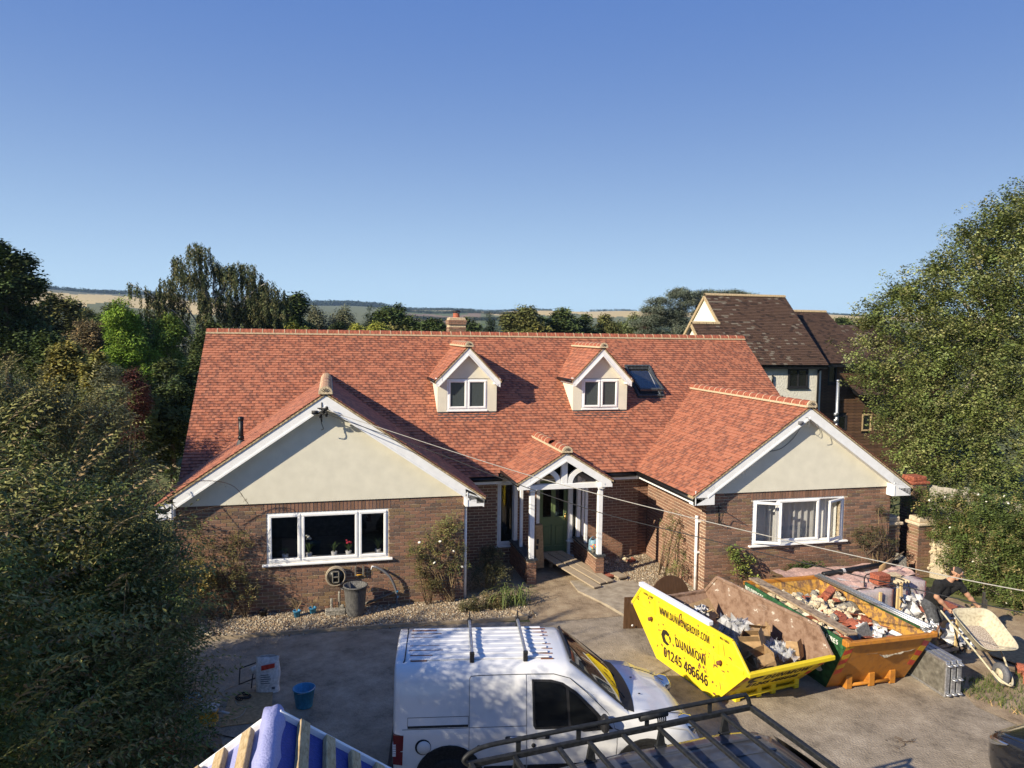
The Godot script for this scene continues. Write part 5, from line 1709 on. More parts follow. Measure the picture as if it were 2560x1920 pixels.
func build_dark_car():
	# faces the house; its left front corner is in the picture
	var T := thing("black_car", "glossy black car cut off at the lower right, front corner and headlight showing", "car", V(6.25, 0, 8.02), 0.06)
	# local: -z forward; front at z = 0
	var st := ns(true)
	var rings := []
	for q in [[0.0, 0.36, 0.58, 0.42], [0.015, 0.33, 0.66, 0.55], [0.045, 0.29, 0.72, 0.66], [0.10, 0.27, 0.775, 0.745], [0.19, 0.25, 0.83, 0.815], [0.32, 0.24, 0.88, 0.862], [0.5, 0.24, 0.918, 0.887], [0.75, 0.24, 0.95, 0.90], [1.2, 0.24, 1.00, 0.905], [1.45, 0.24, 1.06, 0.905], [2.1, 0.24, 1.46, 0.90], [2.5, 0.24, 1.56, 0.90], [3.6, 0.24, 1.55, 0.90], [4.2, 0.26, 1.2, 0.88], [4.4, 0.35, 0.9, 0.8]]:
		var z: float = q[0]; var t: float = q[2]; var w: float = q[3]
		var belt: float = minf(t - 0.05, 0.93)
		var half := [[w * 0.93, q[1]], [w, 0.42], [w, 0.62], [w * 0.985, belt - 0.06], [w * 0.93, belt], [(w * 0.86 if t < 1.1 else 0.74), lerpf(belt, t, 0.45)], [(w * 0.70 if t < 1.1 else 0.62), t - 0.02], [w * 0.4, t - 0.003], [0, t + 0.004]]
		var ring := []
		for p in half: ring.append(V(-p[0], p[1], z))
		for i in range(half.size() - 2, -1, -1): ring.append(V(half[i][0], half[i][1], z))
		rings.append(ring)
	loft(st, rings, true, false)
	obj("body", st, M.car_dark, T)
	for s in [-1, 1]:
		var hl := ns(true)
		var a := []
		var cw := [[0.0, 0.42], [0.015, 0.55], [0.045, 0.66], [0.10, 0.745], [0.19, 0.815], [0.32, 0.862], [0.5, 0.887]]
		for i in 9:
			var t := i / 8.0
			var z := lerpf(0.05, 0.46, t)
			var w := 0.66
			for k in 6:
				if z >= cw[k][0]: w = lerpf(cw[k][1], cw[k + 1][1], clampf((z - cw[k][0]) / (cw[k + 1][0] - cw[k][0]), 0, 1))
			var y := lerpf(0.665, 0.80, t)
			var h := 0.055 * (1.0 - pow(t, 2.0) * 0.85)
			a.append([V(s * (w + 0.003), y - h, z), V(s * (w + 0.007), y - h * 0.3, z - 0.004), V(s * (w + 0.005), y + h * 0.3, z - 0.002), V(s * (w - 0.012), y + h * 0.8, z + 0.004)])
		loft(hl, a, false, false)
		obj("headlight", hl, M.lens, T)
		var bs := ns(true)
		tube(bs, arc([V(s * 0.80, 0.835, 0.22), V(s * 0.815, 0.90, 0.7), V(s * 0.82, 0.955, 1.4)], 6), 0.006, 5)
		obj("bonnet_seam", bs, M.van_dark, T)
		for z in [0.86, 3.6]:
			var ar := ns()
			var xf := Transform3D(Basis(V(0, 0, 1), UP, V(-1, 0, 0)), V(0, 0, 0))
			for k in 14:
				var a0 := PI * k / 14.0; var a1 := PI * (k + 1) / 14.0
				prism(ar, PackedVector2Array([Vector2(z + cos(a0) * 0.35, 0.34 + sin(a0) * 0.35), Vector2(z + cos(a1) * 0.35, 0.34 + sin(a1) * 0.35), Vector2(z + cos(a1) * 0.385, 0.34 + sin(a1) * 0.385), Vector2(z + cos(a0) * 0.385, 0.34 + sin(a0) * 0.385)]), -s * 0.905 - 0.012, -s * 0.905 + 0.012, xf)
			obj("arch_lip", ar, M.car_dark, T)
			var pol := PackedVector2Array()
			for k in 20: pol.append(Vector2(z + cos(TAU * k / 20) * 0.35, 0.34 + sin(TAU * k / 20) * 0.35))
			var wd := ns()
			prism(wd, pol, -s * 0.89 - 0.02, -s * 0.89 + 0.02, xf)
			obj("arch_shade_disc", wd, M.rubber, T)  # black disc stands in for the shaded hollow behind the wheel
			var wst := ns(true)
			var wx := Transform3D(Basis(V(0, 0, 1), -s * PI / 2), V(s * 0.84, 0.33, z))
			lathe(wst, [Vector2(0.2, -0.11), Vector2(0.31, -0.11), Vector2(0.33, -0.07), Vector2(0.33, 0.07), Vector2(0.31, 0.11), Vector2(0.2, 0.11)], 28, wx)
			var wl := obj("wheel", wst, M.rubber, T)
			var rm := ns(true)
			lathe(rm, [Vector2(0, 0.09), Vector2(0.06, 0.095), Vector2(0.17, 0.06), Vector2(0.205, 0.10), Vector2(0.205, -0.10)], 28, wx)
			obj("rim", rm, M.steel_rim, wl)
	var ws := ns(true)
	var a2 := []
	for i in 5:
		var ring := []
		for k in 9:
			var x := lerpf(-1, 1, k / 8.0)
			ring.append(V(x * lerpf(0.72, 0.60, i / 4.0), lerpf(1.06, 1.45, i / 4.0) + 0.014, lerpf(1.46, 2.08, i / 4.0) - 0.04 * (1 - x * x)))
		a2.append(ring)
	loft(ws, a2, false, false)
	obj("windscreen", ws, M.auto_glass, T)

# ------------------------------------------------------------------ skips
func lettering(parent: Node3D, text: String, xf: Transform3D, h: float, w: float, m: Material, called := "lettering", slant := 0.0, depth := 0.004):
	var f := SystemFont.new()
	f.font_names = PackedStringArray(["Droid Sans"])
	f.font_weight = 700
	var t := TextMesh.new()
	t.text = text
	t.font = f
	t.font_size = 48
	t.pixel_size = 0.01
	t.depth = 0.01
	t.curve_step = 3.0
	var bb_ := t.get_aabb()
	if bb_.size.x < 0.001: return
	var sx := w / bb_.size.x; var sy := h / bb_.size.y
	var b := Basis(V(sx, 0, 0), V(slant * sy, sy, 0), V(0, 0, depth / 0.01))
	# origin of xf is the left bottom corner of the lettering
	var c := V(-bb_.position.x, -bb_.position.y, 0)
	mi(called, t, m, parent, xf * Transform3D(b, Vector3.ZERO) * Transform3D(Basis(), c))

func skip_shell(T: Node3D, p: Dictionary):
	var Wt: float = p.Wt; var Wb: float = p.Wb; var Lt: float = p.Lt; var Lb: float = p.Lb; var hl: float = p.hl; var hs: float = p.hs
	var hw := func(y: float) -> float: return lerpf(Wb, Wt, y / hs) * 0.5
	var prof := [Vector2(-Lb / 2, 0), Vector2(Lb / 2, 0), Vector2(Lt / 2, hl), Vector2(Lt / 2 - p.b, hs), Vector2(-Lt / 2 + p.a, hs), Vector2(-Lt / 2, hl)]
	for s in [-1, 1]:
		var outer: Material = p.left if s < 0 else p.right
		for layer in 2:
			var st := ns()
			var off := 0.0 if layer == 0 else 0.012
			var q := []
			for v in prof: q.append(V(s * (hw.call(v.y) - off), v.y, v.x))
			var c := V(s * (hw.call(0.5) - off), 0.5, 0)
			for i in q.size(): tri(st, c, q[i], q[(i + 1) % q.size()])
			obj("side_panel" if layer == 0 else "side_lining", st, outer if layer == 0 else p.inside, T)
		# rim along the side
		var rim := ns()
		var pts := [prof[2], prof[3], prof[4], prof[5]]
		for i in 3:
			var a := V(s * (hw.call(pts[i].y) - 0.01), pts[i].y, pts[i].x); var b := V(s * (hw.call(pts[i + 1].y) - 0.01), pts[i + 1].y, pts[i + 1].x)
			beam(rim, a, b, 0.06, 0.05, UP, 0.01)
		obj("side_rim", rim, p.get("rim_right", outer) if s > 0 else outer, T)
	for s in [-1, 1]:
		var m: Material = p.near if s > 0 else p.far
		for layer in 2:
			var st := ns()
			var off := 0.0 if layer == 0 else 0.014
			var e0: float = s * (Lb / 2 - off); var e1: float = s * (Lt / 2 - off)
			var w0: float = hw.call(0.0) - 0.003; var w1: float = hw.call(hl) - 0.003
			quad(st, V(-w0, 0, e0), V(w0, 0, e0), V(w1, hl, e1), V(-w1, hl, e1))
			obj("end_panel" if layer == 0 else "end_lining", st, m if layer == 0 else p.inside, T)
		var lip := ns()
		cbx(lip, V(0, hl, s * Lt / 2), V(2 * hw.call(hl) + 0.03, 0.075, 0.075), 0.012)
		obj("end_lip", lip, m, T)
	var fl := ns()
	bb(fl, V(-Wb / 2 + 0.02, 0.03, -Lb / 2 + 0.03), V(Wb / 2 - 0.02, 0.06, Lb / 2 - 0.03))
	obj("floor", fl, p.inside, T)

func shard(st: SurfaceTool, s: Vector3, xf: Transform3D):
	bx(st, Vector3.ZERO, s, xf)

func rand_basis(r: RandomNumberGenerator, flat := 1.0) -> Basis:
	return Basis(UP, r.randf() * TAU) * Basis(V(1, 0, 0), r.randf_range(-1, 1) * flat) * Basis(V(0, 0, 1), r.randf_range(-1, 1) * flat)

# a crumpled sheet
func crumple(w: float, l: float, amp: float, seed_: int, n := 16) -> SurfaceTool:
	var st := ns(true)
	var nz := FastNoiseLite.new()
	nz.seed = seed_
	nz.frequency = 2.2 / maxf(w, l)
	nz.fractal_octaves = 3
	nz.noise_type = FastNoiseLite.TYPE_SIMPLEX
	nz.fractal_type = FastNoiseLite.FRACTAL_RIDGED
	var g := []
	for i in n + 1:
		var row := []
		for k in n + 1:
			var x := (float(i) / n - 0.5) * w; var z := (float(k) / n - 0.5) * l
			var y := nz.get_noise_2d(x, z) * amp
			row.append(V(x + nz.get_noise_2d(x + 9, z) * amp * 0.6, y, z + nz.get_noise_2d(x, z + 9) * amp * 0.6))
		g.append(row)
	for i in n:
		for k in n: quad(st, g[i][k], g[i + 1][k], g[i + 1][k + 1], g[i][k + 1])
	return st

func build_skips():
	# ------------------------------------------------ yellow skip
	var Y := thing("yellow_skip", "battered yellow builder's skip with black stencilled lettering and worn brown inside", "skip", V(3.849, 0, 4.349), 0.162)
	var yp := {"Wt": 1.764, "Wb": 1.618, "Lt": 3.234, "Lb": 1.695, "hl": 0.769, "hs": 1.156, "a": 0.329, "b": 0.365, "left": M.skip_yellow, "right": M.skip_yellow, "near": M.skip_yellow, "far": M.rust, "inside": M.rust, "rim_right": M.rust}
	skip_shell(Y, yp)
	var hw := func(y: float) -> float: return lerpf(1.618, 1.764, y / 1.156) * 0.5
	# pressed rails and ribs of the left side
	for s in [-1, 1]:
		var rb := ns()
		beam(rb, V(s * (hw.call(0.78) + 0.008), 0.78, -1.50), V(s * (hw.call(0.78) + 0.008), 0.78, 1.52), 0.07, 0.03, UP, 0.01)
		for z in [-0.86, 0.9]: beam(rb, V(s * (hw.call(0.80) + 0.006), 0.80, z), V(s * (hw.call(1.1) + 0.006), 1.12, z), 0.05, 0.024, V(0, 0, 1), 0.008)
		beam(rb, V(s * (hw.call(0.02) + 0.004), 0.03, -0.82), V(s * (hw.call(0.02) + 0.004), 0.03, 0.82), 0.05, 0.02)
		obj("side_rail", rb, M.skip_yellow, Y)
		for z in [-0.95, 0.98]:
			var lug := ns(true)
			tube(lug, [V(s * hw.call(0.72), 0.70, z), V(s * (hw.call(0.72) + 0.07), 0.70, z)], 0.035, 10)
			obj("lifting_lug", lug, M.van_rust, Y)
	var hook := ns(true)
	tube(hook, arc([V(-0.88, 1.12, -0.05), V(-0.93, 1.10, -0.03), V(-0.93, 1.02, 0.0), V(-0.90, 0.99, 0.03)], 4), 0.012, 6)
	obj("rope_hook", hook, M.van_rust, Y)
	# stencilled writing
	var tilt := atan((1.764 - 1.618) * 0.5 / 1.156)
	var lb := Basis(V(0, 0, 1), V(-sin(tilt), cos(tilt), 0), V(-cos(tilt), -sin(tilt), 0))
	var L := func(z: float, y: float) -> Transform3D: return Transform3D(lb, V(-hw.call(y) - 0.003, y, z))
	lettering(Y, "WWW.DUNMOWGROUP.COM", L.call(-0.70, 0.885), 0.135, 1.40, M.decal_black)
	lettering(Y, "DUNMOW", L.call(-0.22, 0.475), 0.16, 0.84, M.decal_black, "lettering", -0.18)
	lettering(Y, "01245 466646", L.call(-0.60, 0.13), 0.19, 1.24, M.decal_black)
	lettering(Y, "LEVEL LOAD", L.call(-1.20, 1.085), 0.045, 0.32, M.decal_black)
	lettering(Y, "NO FIRES", L.call(0.97, 1.085), 0.045, 0.22, M.decal_black)
	lettering(Y, "12", L.call(-1.45, 0.90), 0.08, 0.09, M.decal_black)
	# hexagon badge with a pale bite
	var bd := ns()
	prism(bd, PV([-0.16, 0.0, -0.10, 0.11, 0.0, 0.13, 0.09, 0.09, 0.06, 0.04, -0.03, 0.05, -0.06, 0.0, -0.02, -0.07, 0.08, -0.10, 0.02, -0.14, -0.10, -0.12]), 0.0, 0.004, L.call(-0.50, 0.52))
	prism(bd, PV([0.10, 0.07, 0.13, 0.03, 0.12, -0.04, 0.085, -0.07, 0.10, -0.02, 0.075, 0.03]), 0.0, 0.004, L.call(-0.50, 0.52))
	obj("badge", bd, M.decal_black, Y)
	# scrapes down to rust, on the left side
	var r := RandomNumberGenerator.new()
	r.seed = 21
	var sc := ns()
	for i in 95:
		var z := r.randf_range(-1.2, 1.25); var y := r.randf_range(0.06, 0.74) if r.randf() < 0.8 else r.randf_range(0.84, 1.1)
		if absf(z) > 0.80 + y * 0.7: continue
		var n := 5 + r.randi() % 4
		var poly := PackedVector2Array()
		var lx := r.randf_range(0.008, 0.035); var ly := r.randf_range(0.006, 0.05)
		if i % 6 == 0: ly *= 2.6; lx *= 0.35
		for k in n: poly.append(Vector2(cos(TAU * k / n) * lx, sin(TAU * k / n) * ly) * r.randf_range(0.35, 1.3))
		prism(sc, poly, 0.0, 0.002 + 0.0004 * (i % 4), Transform3D(lb * Basis(V(0, 0, 1), r.randf() * TAU if i % 6 else 0.2), V(-hw.call(y) - 0.001, y, z)))
	var so := obj("scrape", sc, M.van_rust, Y)
	so.set_meta("kind", "stuff")
	# near end: tapes, writing, feet
	var sl := Vector2(3.234 / 2 - 1.695 / 2, 0.769)
	var up := V(0, sl.y, sl.x).normalized()
	var eb := Basis(V(1, 0, 0), up, V(1, 0, 0).cross(up))
	var E := func(x: float, t: float) -> Transform3D: return Transform3D(eb, V(x, sl.y * t, 1.695 / 2 + sl.x * t) + eb.z * 0.003)
	lettering(Y, "DUNMOW", E.call(-0.30, 0.62), 0.17, 0.92, M.decal_black, "lettering", -0.1)
	lettering(Y, "01245 466646", E.call(-0.50, 0.38), 0.15, 1.05, M.decal_black)
	var b2 := ns()
	prism(b2, PV([-0.16, 0.0, -0.10, 0.11, 0.0, 0.13, 0.09, 0.09, 0.06, 0.04, -0.03, 0.05, -0.06, 0.0, -0.02, -0.07, 0.08, -0.10, 0.02, -0.14, -0.10, -0.12]), 0.0, 0.004, E.call(-0.50, 0.72))
	obj("badge", b2, M.decal_black, Y)
	for s in [-1, 1]:
		for k in 5:
			var tp := ns()
			var t0 := 0.06 + k * 0.17
			var p := PackedVector2Array([Vector2(s * (0.78 + 0.05 * t0), 0.0), Vector2(s * (0.68 + 0.05 * t0), 0.03), Vector2(s * (0.68 + 0.05 * t0), 0.17), Vector2(s * (0.78 + 0.06 * t0), 0.14)])
			prism(tp, p, 0.0, 0.002, E.call(0.0, t0))
			obj("marker_tape", tp, M.red_mark if k % 2 == 0 else M.amber_mark, Y)
	for x in [-0.52, -0.08, 0.22, 0.72]:
		var ft := ns()
		cbx(ft, V(x, 0.11, 0.95), V(0.10, 0.22, 0.14), 0.01)
		obj("foot", ft, M.skip_yellow, Y)
	var bar := ns(true)
	tube(bar, [V(-0.56, 0.07, 1.0), V(0.76, 0.07, 1.0)], 0.025, 8)
	obj("drag_bar", bar, M.skip_yellow, Y)
	# ------------------------------------------------ orange and green skip
	var O := thing("orange_skip", "orange-ended skip with green sides, heaped with rubble and broken tiles", "skip", V(6.01, 0, 4.368), 0.014)
	var op := {"Wt": 1.715, "Wb": 1.591, "Lt": 2.953, "Lb": 1.861, "hl": 0.985, "hs": 0.99, "a": 0.02, "b": 0.02, "left": M.skip_green, "right": M.skip_green, "near": M.skip_orange, "far": M.skip_orange, "inside": M.rust_orange}
	skip_shell(O, op)
	var ow := func(y: float) -> float: return lerpf(1.591, 1.715, y / 0.99) * 0.5
	var cr := ns()
	for s in [-1, 1]: cbx(cr, V(s * 0.845, 0.985, 1.44), V(0.10, 0.11, 0.12), 0.015)
	obj("corner_cap", cr, M.skip_orange, O)
	var tl2 := atan((1.715 - 1.591) * 0.5 / 0.99)
	var ob := Basis(V(0, 0, 1), V(-sin(tl2), cos(tl2), 0), V(-cos(tl2), -sin(tl2), 0))
	var rail := ns()
	for s in [-1, 1]: beam(rail, V(s * (ow.call(0.93) + 0.012), 0.93, -1.44), V(s * (ow.call(0.93) + 0.012), 0.93, 1.40), 0.13, 0.03, UP, 0.008)
	obj("side_rail", rail, M.skip_green, O)
	var OL := func(z: float, y: float) -> Transform3D: return Transform3D(ob, V(-ow.call(y) - 0.0285, y, z))
	lettering(O, "NO FRIDGES", OL.call(-1.40, 0.89), 0.08, 0.60, M.decal_white)
	lettering(O, "LEVEL LOAD ONLY", OL.call(-0.42, 0.89), 0.08, 0.86, M.decal_white)
	lettering(O, "NO FIRES", OL.call(0.80, 0.89), 0.08, 0.48, M.decal_white)
	# recycling arrows on the green side
	var ra := ns()
	for k in 3:
		for j in 4:
			var a0 := TAU * k / 3.0 + j * 0.36; var a1 := a0 + 0.36
			prism(ra, PackedVector2Array([Vector2(cos(a0), sin(a0)) * 0.11, Vector2(cos(a1), sin(a1)) * 0.11, Vector2(cos(a1), sin(a1)) * 0.175, Vector2(cos(a0), sin(a0)) * 0.175]), 0.0, 0.003, Transform3D(ob, V(-ow.call(0.38) - 0.002, 0.38, 0.72)))
	obj("recycling_mark", ra, M.decal_white, O)
	var so2 := Vector2(2.953 / 2 - 1.861 / 2, 0.985)
	var up2 := V(0, so2.y, so2.x).normalized()
	var eb2 := Basis(V(1, 0, 0), up2, V(1, 0, 0).cross(up2))
	for s in [-1, 1]:
		for k in 6:
			var t0 := 0.30 + k * 0.11
			var x0: float = lerpf(0.795, 0.855, t0) - 0.02
			var tp := ns()
			var w := 0.13
			var p := PackedVector2Array([Vector2(s * x0, 0.0), Vector2(s * (x0 - w), 0.05), Vector2(s * (x0 - w), 0.175), Vector2(s * (x0 + 0.006), 0.125)])
			prism(tp, p, 0.0, 0.002, Transform3D(eb2, V(0, so2.y * t0, 1.861 / 2 + so2.x * t0) + eb2.z * 0.002))
			obj("marker_tape", tp, M.red_mark if k % 2 == 0 else M.amber_mark, O)
	for x in [-0.45, 0.0, 0.42]:
		var ft := ns()
		cbx(ft, V(x, 0.12, 1.00), V(0.12, 0.24, 0.16), 0.01)
		obj("foot", ft, M.skip_orange, O)
	var ob2 := ns(true)
	tube(ob2, [V(-0.42, 0.06, 1.05), V(0.44, 0.06, 1.05)], 0.028, 8)
	obj("drag_bar", ob2, M.skip_orange, O)
	# ------------------------------------------------ what lies in the yellow skip
	var yx := Transform3D(Basis(UP, 0.162), V(3.849, 0, 4.349))
	var heap := ns()
	var nz := FastNoiseLite.new()
	nz.seed = 8
	nz.frequency = 1.8
	nz.fractal_octaves = 3
	var gh := func(x: float, z: float) -> float:
		return 0.36 + 0.16 * nz.get_noise_2d(x, z) + 0.20 * exp(-pow((z + 0.75) / 0.35, 2.0) - pow((x - 0.1) / 0.5, 2.0)) + 0.16 * exp(-pow((z - 0.5) / 0.6, 2.0)) + 0.30 * clampf(absf(z) - 0.95, 0, 1)
	for i in 26:
		for k in 44:
			var q := []
			for c in [[0, 0], [1, 0], [1, 1], [0, 1]]:
				var x: float = -0.78 + 1.56 * (i + c[0]) / 26.0; var z: float = -1.28 + 2.56 * (k + c[1]) / 44.0
				q.append(yx * V(x, gh.call(x, z), z))
			quad(heap, q[0], q[3], q[2], q[1])
	var hm := obj("waste_heap", heap, M.earth)
	tag(hm, "dusty bed of rubbish filling the bottom of the yellow skip", "rubbish", "", "stuff")
	var tr := ns()
	cbx(tr, V(-0.83, 1.215, -0.35), V(0.10, 0.075, 2.05), 0.008, yx)
	tag(obj("white_trunking", tr, M.white_trim), "long white plastic trunking laid along the near left rim of the yellow skip", "trunking")
	var boxes := [[0.02, 0.62, 0.78, 0.34, 0.30, 0.7, "open cardboard box standing in front of the yellow skip's near end"], [-0.42, 0.50, 1.10, 0.30, 0.24, 0.3, "small dark cardboard box at the near left corner inside the yellow skip"], [-0.12, 0.54, 1.12, 0.34, 0.22, -0.2, "split cardboard box against the near lip of the yellow skip"], [0.36, 0.60, 0.42, 0.34, 0.26, 1.1, "brown box leaning at the middle right of the yellow skip"], [0.66, 0.60, 1.02, 0.22, 0.2, 0.5, "small cardboard box at the near right corner of the yellow skip"]]
	for b in boxes:
		var t := thing("cardboard_box", b[6], "box", yx * V(b[0], b[1] - 0.05, b[2]), b[5] + 0.162, "cardboard boxes in the yellow skip")
		var w: float = b[3]; var h: float = b[4]
		var bs := ns()
		bb(bs, V(-w / 2, 0, -w / 2), V(w / 2, h, -w / 2 + 0.006)); bb(bs, V(-w / 2, 0, w / 2 - 0.006), V(w / 2, h, w / 2))
		bb(bs, V(-w / 2, 0, -w / 2 + 0.006), V(-w / 2 + 0.006, h, w / 2 - 0.006)); bb(bs, V(w / 2 - 0.006, 0, -w / 2 + 0.006), V(w / 2, h, w / 2 - 0.006))
		obj("side", bs, M.cardboard, t)
		for k in 4:
			var fl := ns()
			var fx := Transform3D(Basis(UP, k * PI / 2), V(0, h, 0)) * Transform3D(Basis(V(1, 0, 0), r.randf_range(-1.6, 0.7)), V(0, 0, w / 2 - 0.004))
			bb(fl, V(-w / 2 + 0.01, 0, -0.002), V(w / 2 - 0.01, w * 0.42, 0.002), fx)
			obj("flap", fl, M.cardboard, t)
		t.rotation.x = r.randf_range(-0.35, 0.35)
		t.rotation.z = r.randf_range(-0.3, 0.3)
	var sheets := [[0.1, 0.66, 0.72, 0.60, 0.46, V(0.9, 0.3, 0.2), "upright torn cardboard panel with a hand slot in the yellow skip"], [0.40, 0.62, 0.30, 0.5, 0.4, V(-0.5, 0.9, 0.5), "folded cardboard panel tilted at the middle of the yellow skip"], [0.0, 0.56, -0.10, 0.7, 0.35, V(0.2, 0.4, 0.1), "flat cardboard strip lying across the middle of the yellow skip"], [-0.1, 0.54, -0.42, 0.62, 0.42, V(0.15, -0.6, 0.2), "flattened cardboard near the dirt heap in the yellow skip"], [0.3, 0.70, -0.92, 0.5, 0.4, V(0.8, 0.2, 0.1), "muddy cardboard propped at the far end of the yellow skip"], [-0.30, 0.52, 0.62, 0.5, 0.3, V(0.3, 1.2, -0.4), "creased cardboard under the clear film in the yellow skip"]]
	for s in sheets:
		var st := ns()
		cbx(st, Vector3.ZERO, V(s[3], 0.008, s[4]), 0.003, yx * Transform3D(Basis.from_euler(s[5]), V(s[0], s[1], s[2])))
		if s[6].begins_with("upright"):
			var pass_ := 0
		tag(obj("cardboard_sheet", st, M.cardboard), s[6], "cardboard", "cardboard scraps in the yellow skip")
	var pol := [[-0.55, 0.66, 0.25, 0.5, 0.95, "long clear polythene sheet slumped along the left of the yellow skip"], [-0.18, 0.64, 0.30, 0.55, 0.5, "crumpled clear film at the middle left of the yellow skip"], [0.12, 0.76, 0.12, 0.35, 0.45, "tall peak of clear film in the middle of the yellow skip"], [0.42, 0.66, 0.88, 0.55, 0.45, "shiny clear bag bulging at the near right of the yellow skip"], [0.16, 0.70, -0.88, 0.24, 0.2, "small white bag on the dirt heap of the yellow skip"]]
	for i in pol.size():
		var s: Array = pol[i]
		var st := crumple(s[3], s[4], 0.30 if i == 2 else 0.17, 40 + i)
		st.generate_normals()
		var o := mi("plastic_film", st.commit(), M.white_bag if i == 4 else M.polythene, null, yx * Transform3D(Basis(UP, 0.3 * i) * Basis(V(0, 0, 1), 0.5 if i == 0 else 0.0), V(s[0], s[1], s[2])))
		tag(o, s[5], "plastic film", "plastic film in the yellow skip")
	for i in 7:
		var st := ns()
		var a := yx * V(r.randf_range(-0.3, 0.5), 0.62 + r.randf() * 0.15, r.randf_range(-1.1, -0.5))
		beam(st, a, a + V(r.randf_range(-0.3, 0.3), r.randf_range(-0.1, 0.25), r.randf_range(-0.3, 0.3)), 0.022, 0.04)
		tag(obj("timber_offcut", st, [M.timber_pale, M.plank_old, M.twig][i % 3]), "%s timber offcut sticking out of the dirt heap, %s in the yellow skip" % [["pale", "weathered brown", "dark thin"][i % 3], ["lowest", "leftmost", "middle", "rightmost", "upper", "nearest", "farthest"][i]], "timber", "timber offcuts in the yellow skip")
	# ------------------------------------------------ rubble in the orange skip
	var ox := Transform3D(Basis(UP, 0.014), V(6.01, 0, 4.368))
	var oh := func(x: float, z: float) -> float: return 0.70 + 0.14 * nz.get_noise_2d(x * 0.8 + 5, z) + 0.20 * exp(-pow((z + 0.55) / 0.5, 2.0)) + 0.03 * z
	heap = ns()
	for i in 24:
		for k in 40:
			var q := []
			for c in [[0, 0], [1, 0], [1, 1], [0, 1]]:
				var x: float = -0.80 + 1.60 * (i + c[0]) / 24.0; var z: float = -1.28 + 2.60 * (k + c[1]) / 40.0
				q.append(ox * V(x, oh.call(x, z) - 0.05, z))
			quad(heap, q[0], q[3], q[2], q[1])
	tag(obj("rubble_heap", heap, M.stone_grey), "grey dust and crumbs under the broken pieces in the orange skip", "rubble", "", "stuff")
	var sm := []
	for k in 6: sm.append(stone_mesh(V(0.10, 0.075, 0.085), 0.55, 100 + k, 9, 6))
	for i in 74:
		var z := -1.10 + 1.25 * pow(r.randf(), 0.9); var x := r.randf_range(-0.52, 0.62)
		if i > 58: z = r.randf_range(0.1, 0.9); x = r.randf_range(-0.5, 0.6)
		var s := r.randf_range(0.45, 1.25) if i <= 58 else r.randf_range(0.35, 0.75)
		var o := mi("rubble_lump", sm[i % 6], M.stone_pale if r.randf() < 0.8 else M.stone_grey, null, ox * Transform3D(rand_basis(r, 3.0).scaled(V(s, s, s)), V(x, oh.call(x, z) + 0.02 + r.randf() * 0.06, z)))
		tag(o, "%s lump of mortared stone at the %s of the orange skip" % ["large rough" if s > 0.95 else ("fist-sized rough" if s > 0.65 else "small broken"), ("far " if z < -0.75 else ("upper middle " if z < -0.3 else ("middle " if z < 0.1 else "near "))) + ("left" if x < -0.2 else ("centre" if x < 0.25 else "right"))], "rubble", "stone lumps in the orange skip")
	var tb := BoxMesh.new()
	tb.size = V(0.165, 0.014, 0.20)
	var tb2 := BoxMesh.new()
	tb2.size = V(0.11, 0.014, 0.12)
	for i in 74:
		var z := r.randf_range(-0.05, 1.2); var x := r.randf_range(-0.50, 0.62)
		if i % 9 == 0: z = r.randf_range(-0.9, -0.1)
		var o := mi("broken_tile", tb if i % 3 else tb2, M.clay_red if i % 7 else M.decal_white, null, ox * Transform3D(rand_basis(r, 0.7), V(x, oh.call(x, z) + 0.015 + r.randf() * 0.05, z)))
		tag(o, "%s at the %s of the orange skip" % [("broken red clay tile lying" if i % 3 else "small red tile fragment lying") if i % 7 else "torn white scrap caught", ("far " if z < 0.0 else ("middle " if z < 0.45 else ("near middle " if z < 0.85 else "near "))) + ("left" if x < -0.2 else ("centre" if x < 0.25 else "right"))], "tile" if i % 7 else "scrap", "broken tiles in the orange skip" if i % 7 else "white scraps in the orange skip")
	var odd := [[-0.30, 0.0, -0.15, V(0.36, 0.035, 0.24), M.render, "pale square slab lying at the middle left of the orange skip", V(0.1, 0.3, 0.25)], [0.42, 0.08, -0.62, V(0.30, 0.16, 0.14), M.clay_red, "large lump of red brickwork on the right of the orange skip", V(0.5, 0.6, 0.4)], [-0.12, 0.06, 0.98, V(0.42, 0.28, 0.03), M.stone_grey, "curved grey slate slab standing at the near end of the orange skip", V(-0.4, 0.4, 0.1)], [0.30, 0.0, 1.02, V(0.36, 0.03, 0.30), M.ply_grey, "flat grey board at the near right of the orange skip", V(0.1, 0.5, 0.1)]]
	for q in odd:
		var st := ns()
		cbx(st, Vector3.ZERO, q[3], 0.012, ox * Transform3D(Basis.from_euler(q[6]), V(q[0], oh.call(q[0], q[2]) + 0.05 + q[1], q[2])))
		tag(obj("rubble_slab", st, q[4]), q[5], "rubble")
	var cs := crumple(0.34, 0.26, 0.10, 77, 10)
	cs.generate_normals()
	tag(mi("plastic_film", cs.commit(), M.white_bag, null, ox * Transform3D(Basis(UP, 0.4) * Basis(V(0, 0, 1), 0.5), V(0.12, oh.call(0.12, 0.95) + 0.08, 0.92))), "crushed white bag at the near end of the orange skip", "plastic film")
	# plank on the left rim, scaffold tubes on the right rim
	var pk := ns()
	cbx(pk, V(-0.74, 1.035, -0.05), V(0.225, 0.038, 2.80), 0.006, ox * Transform3D(Basis(V(0, 0, 1), -0.06), Vector3.ZERO))
	tag(obj("scaffold_board", pk, M.plank_old), "long worn scaffold board lying on the left rim of the orange skip", "board")
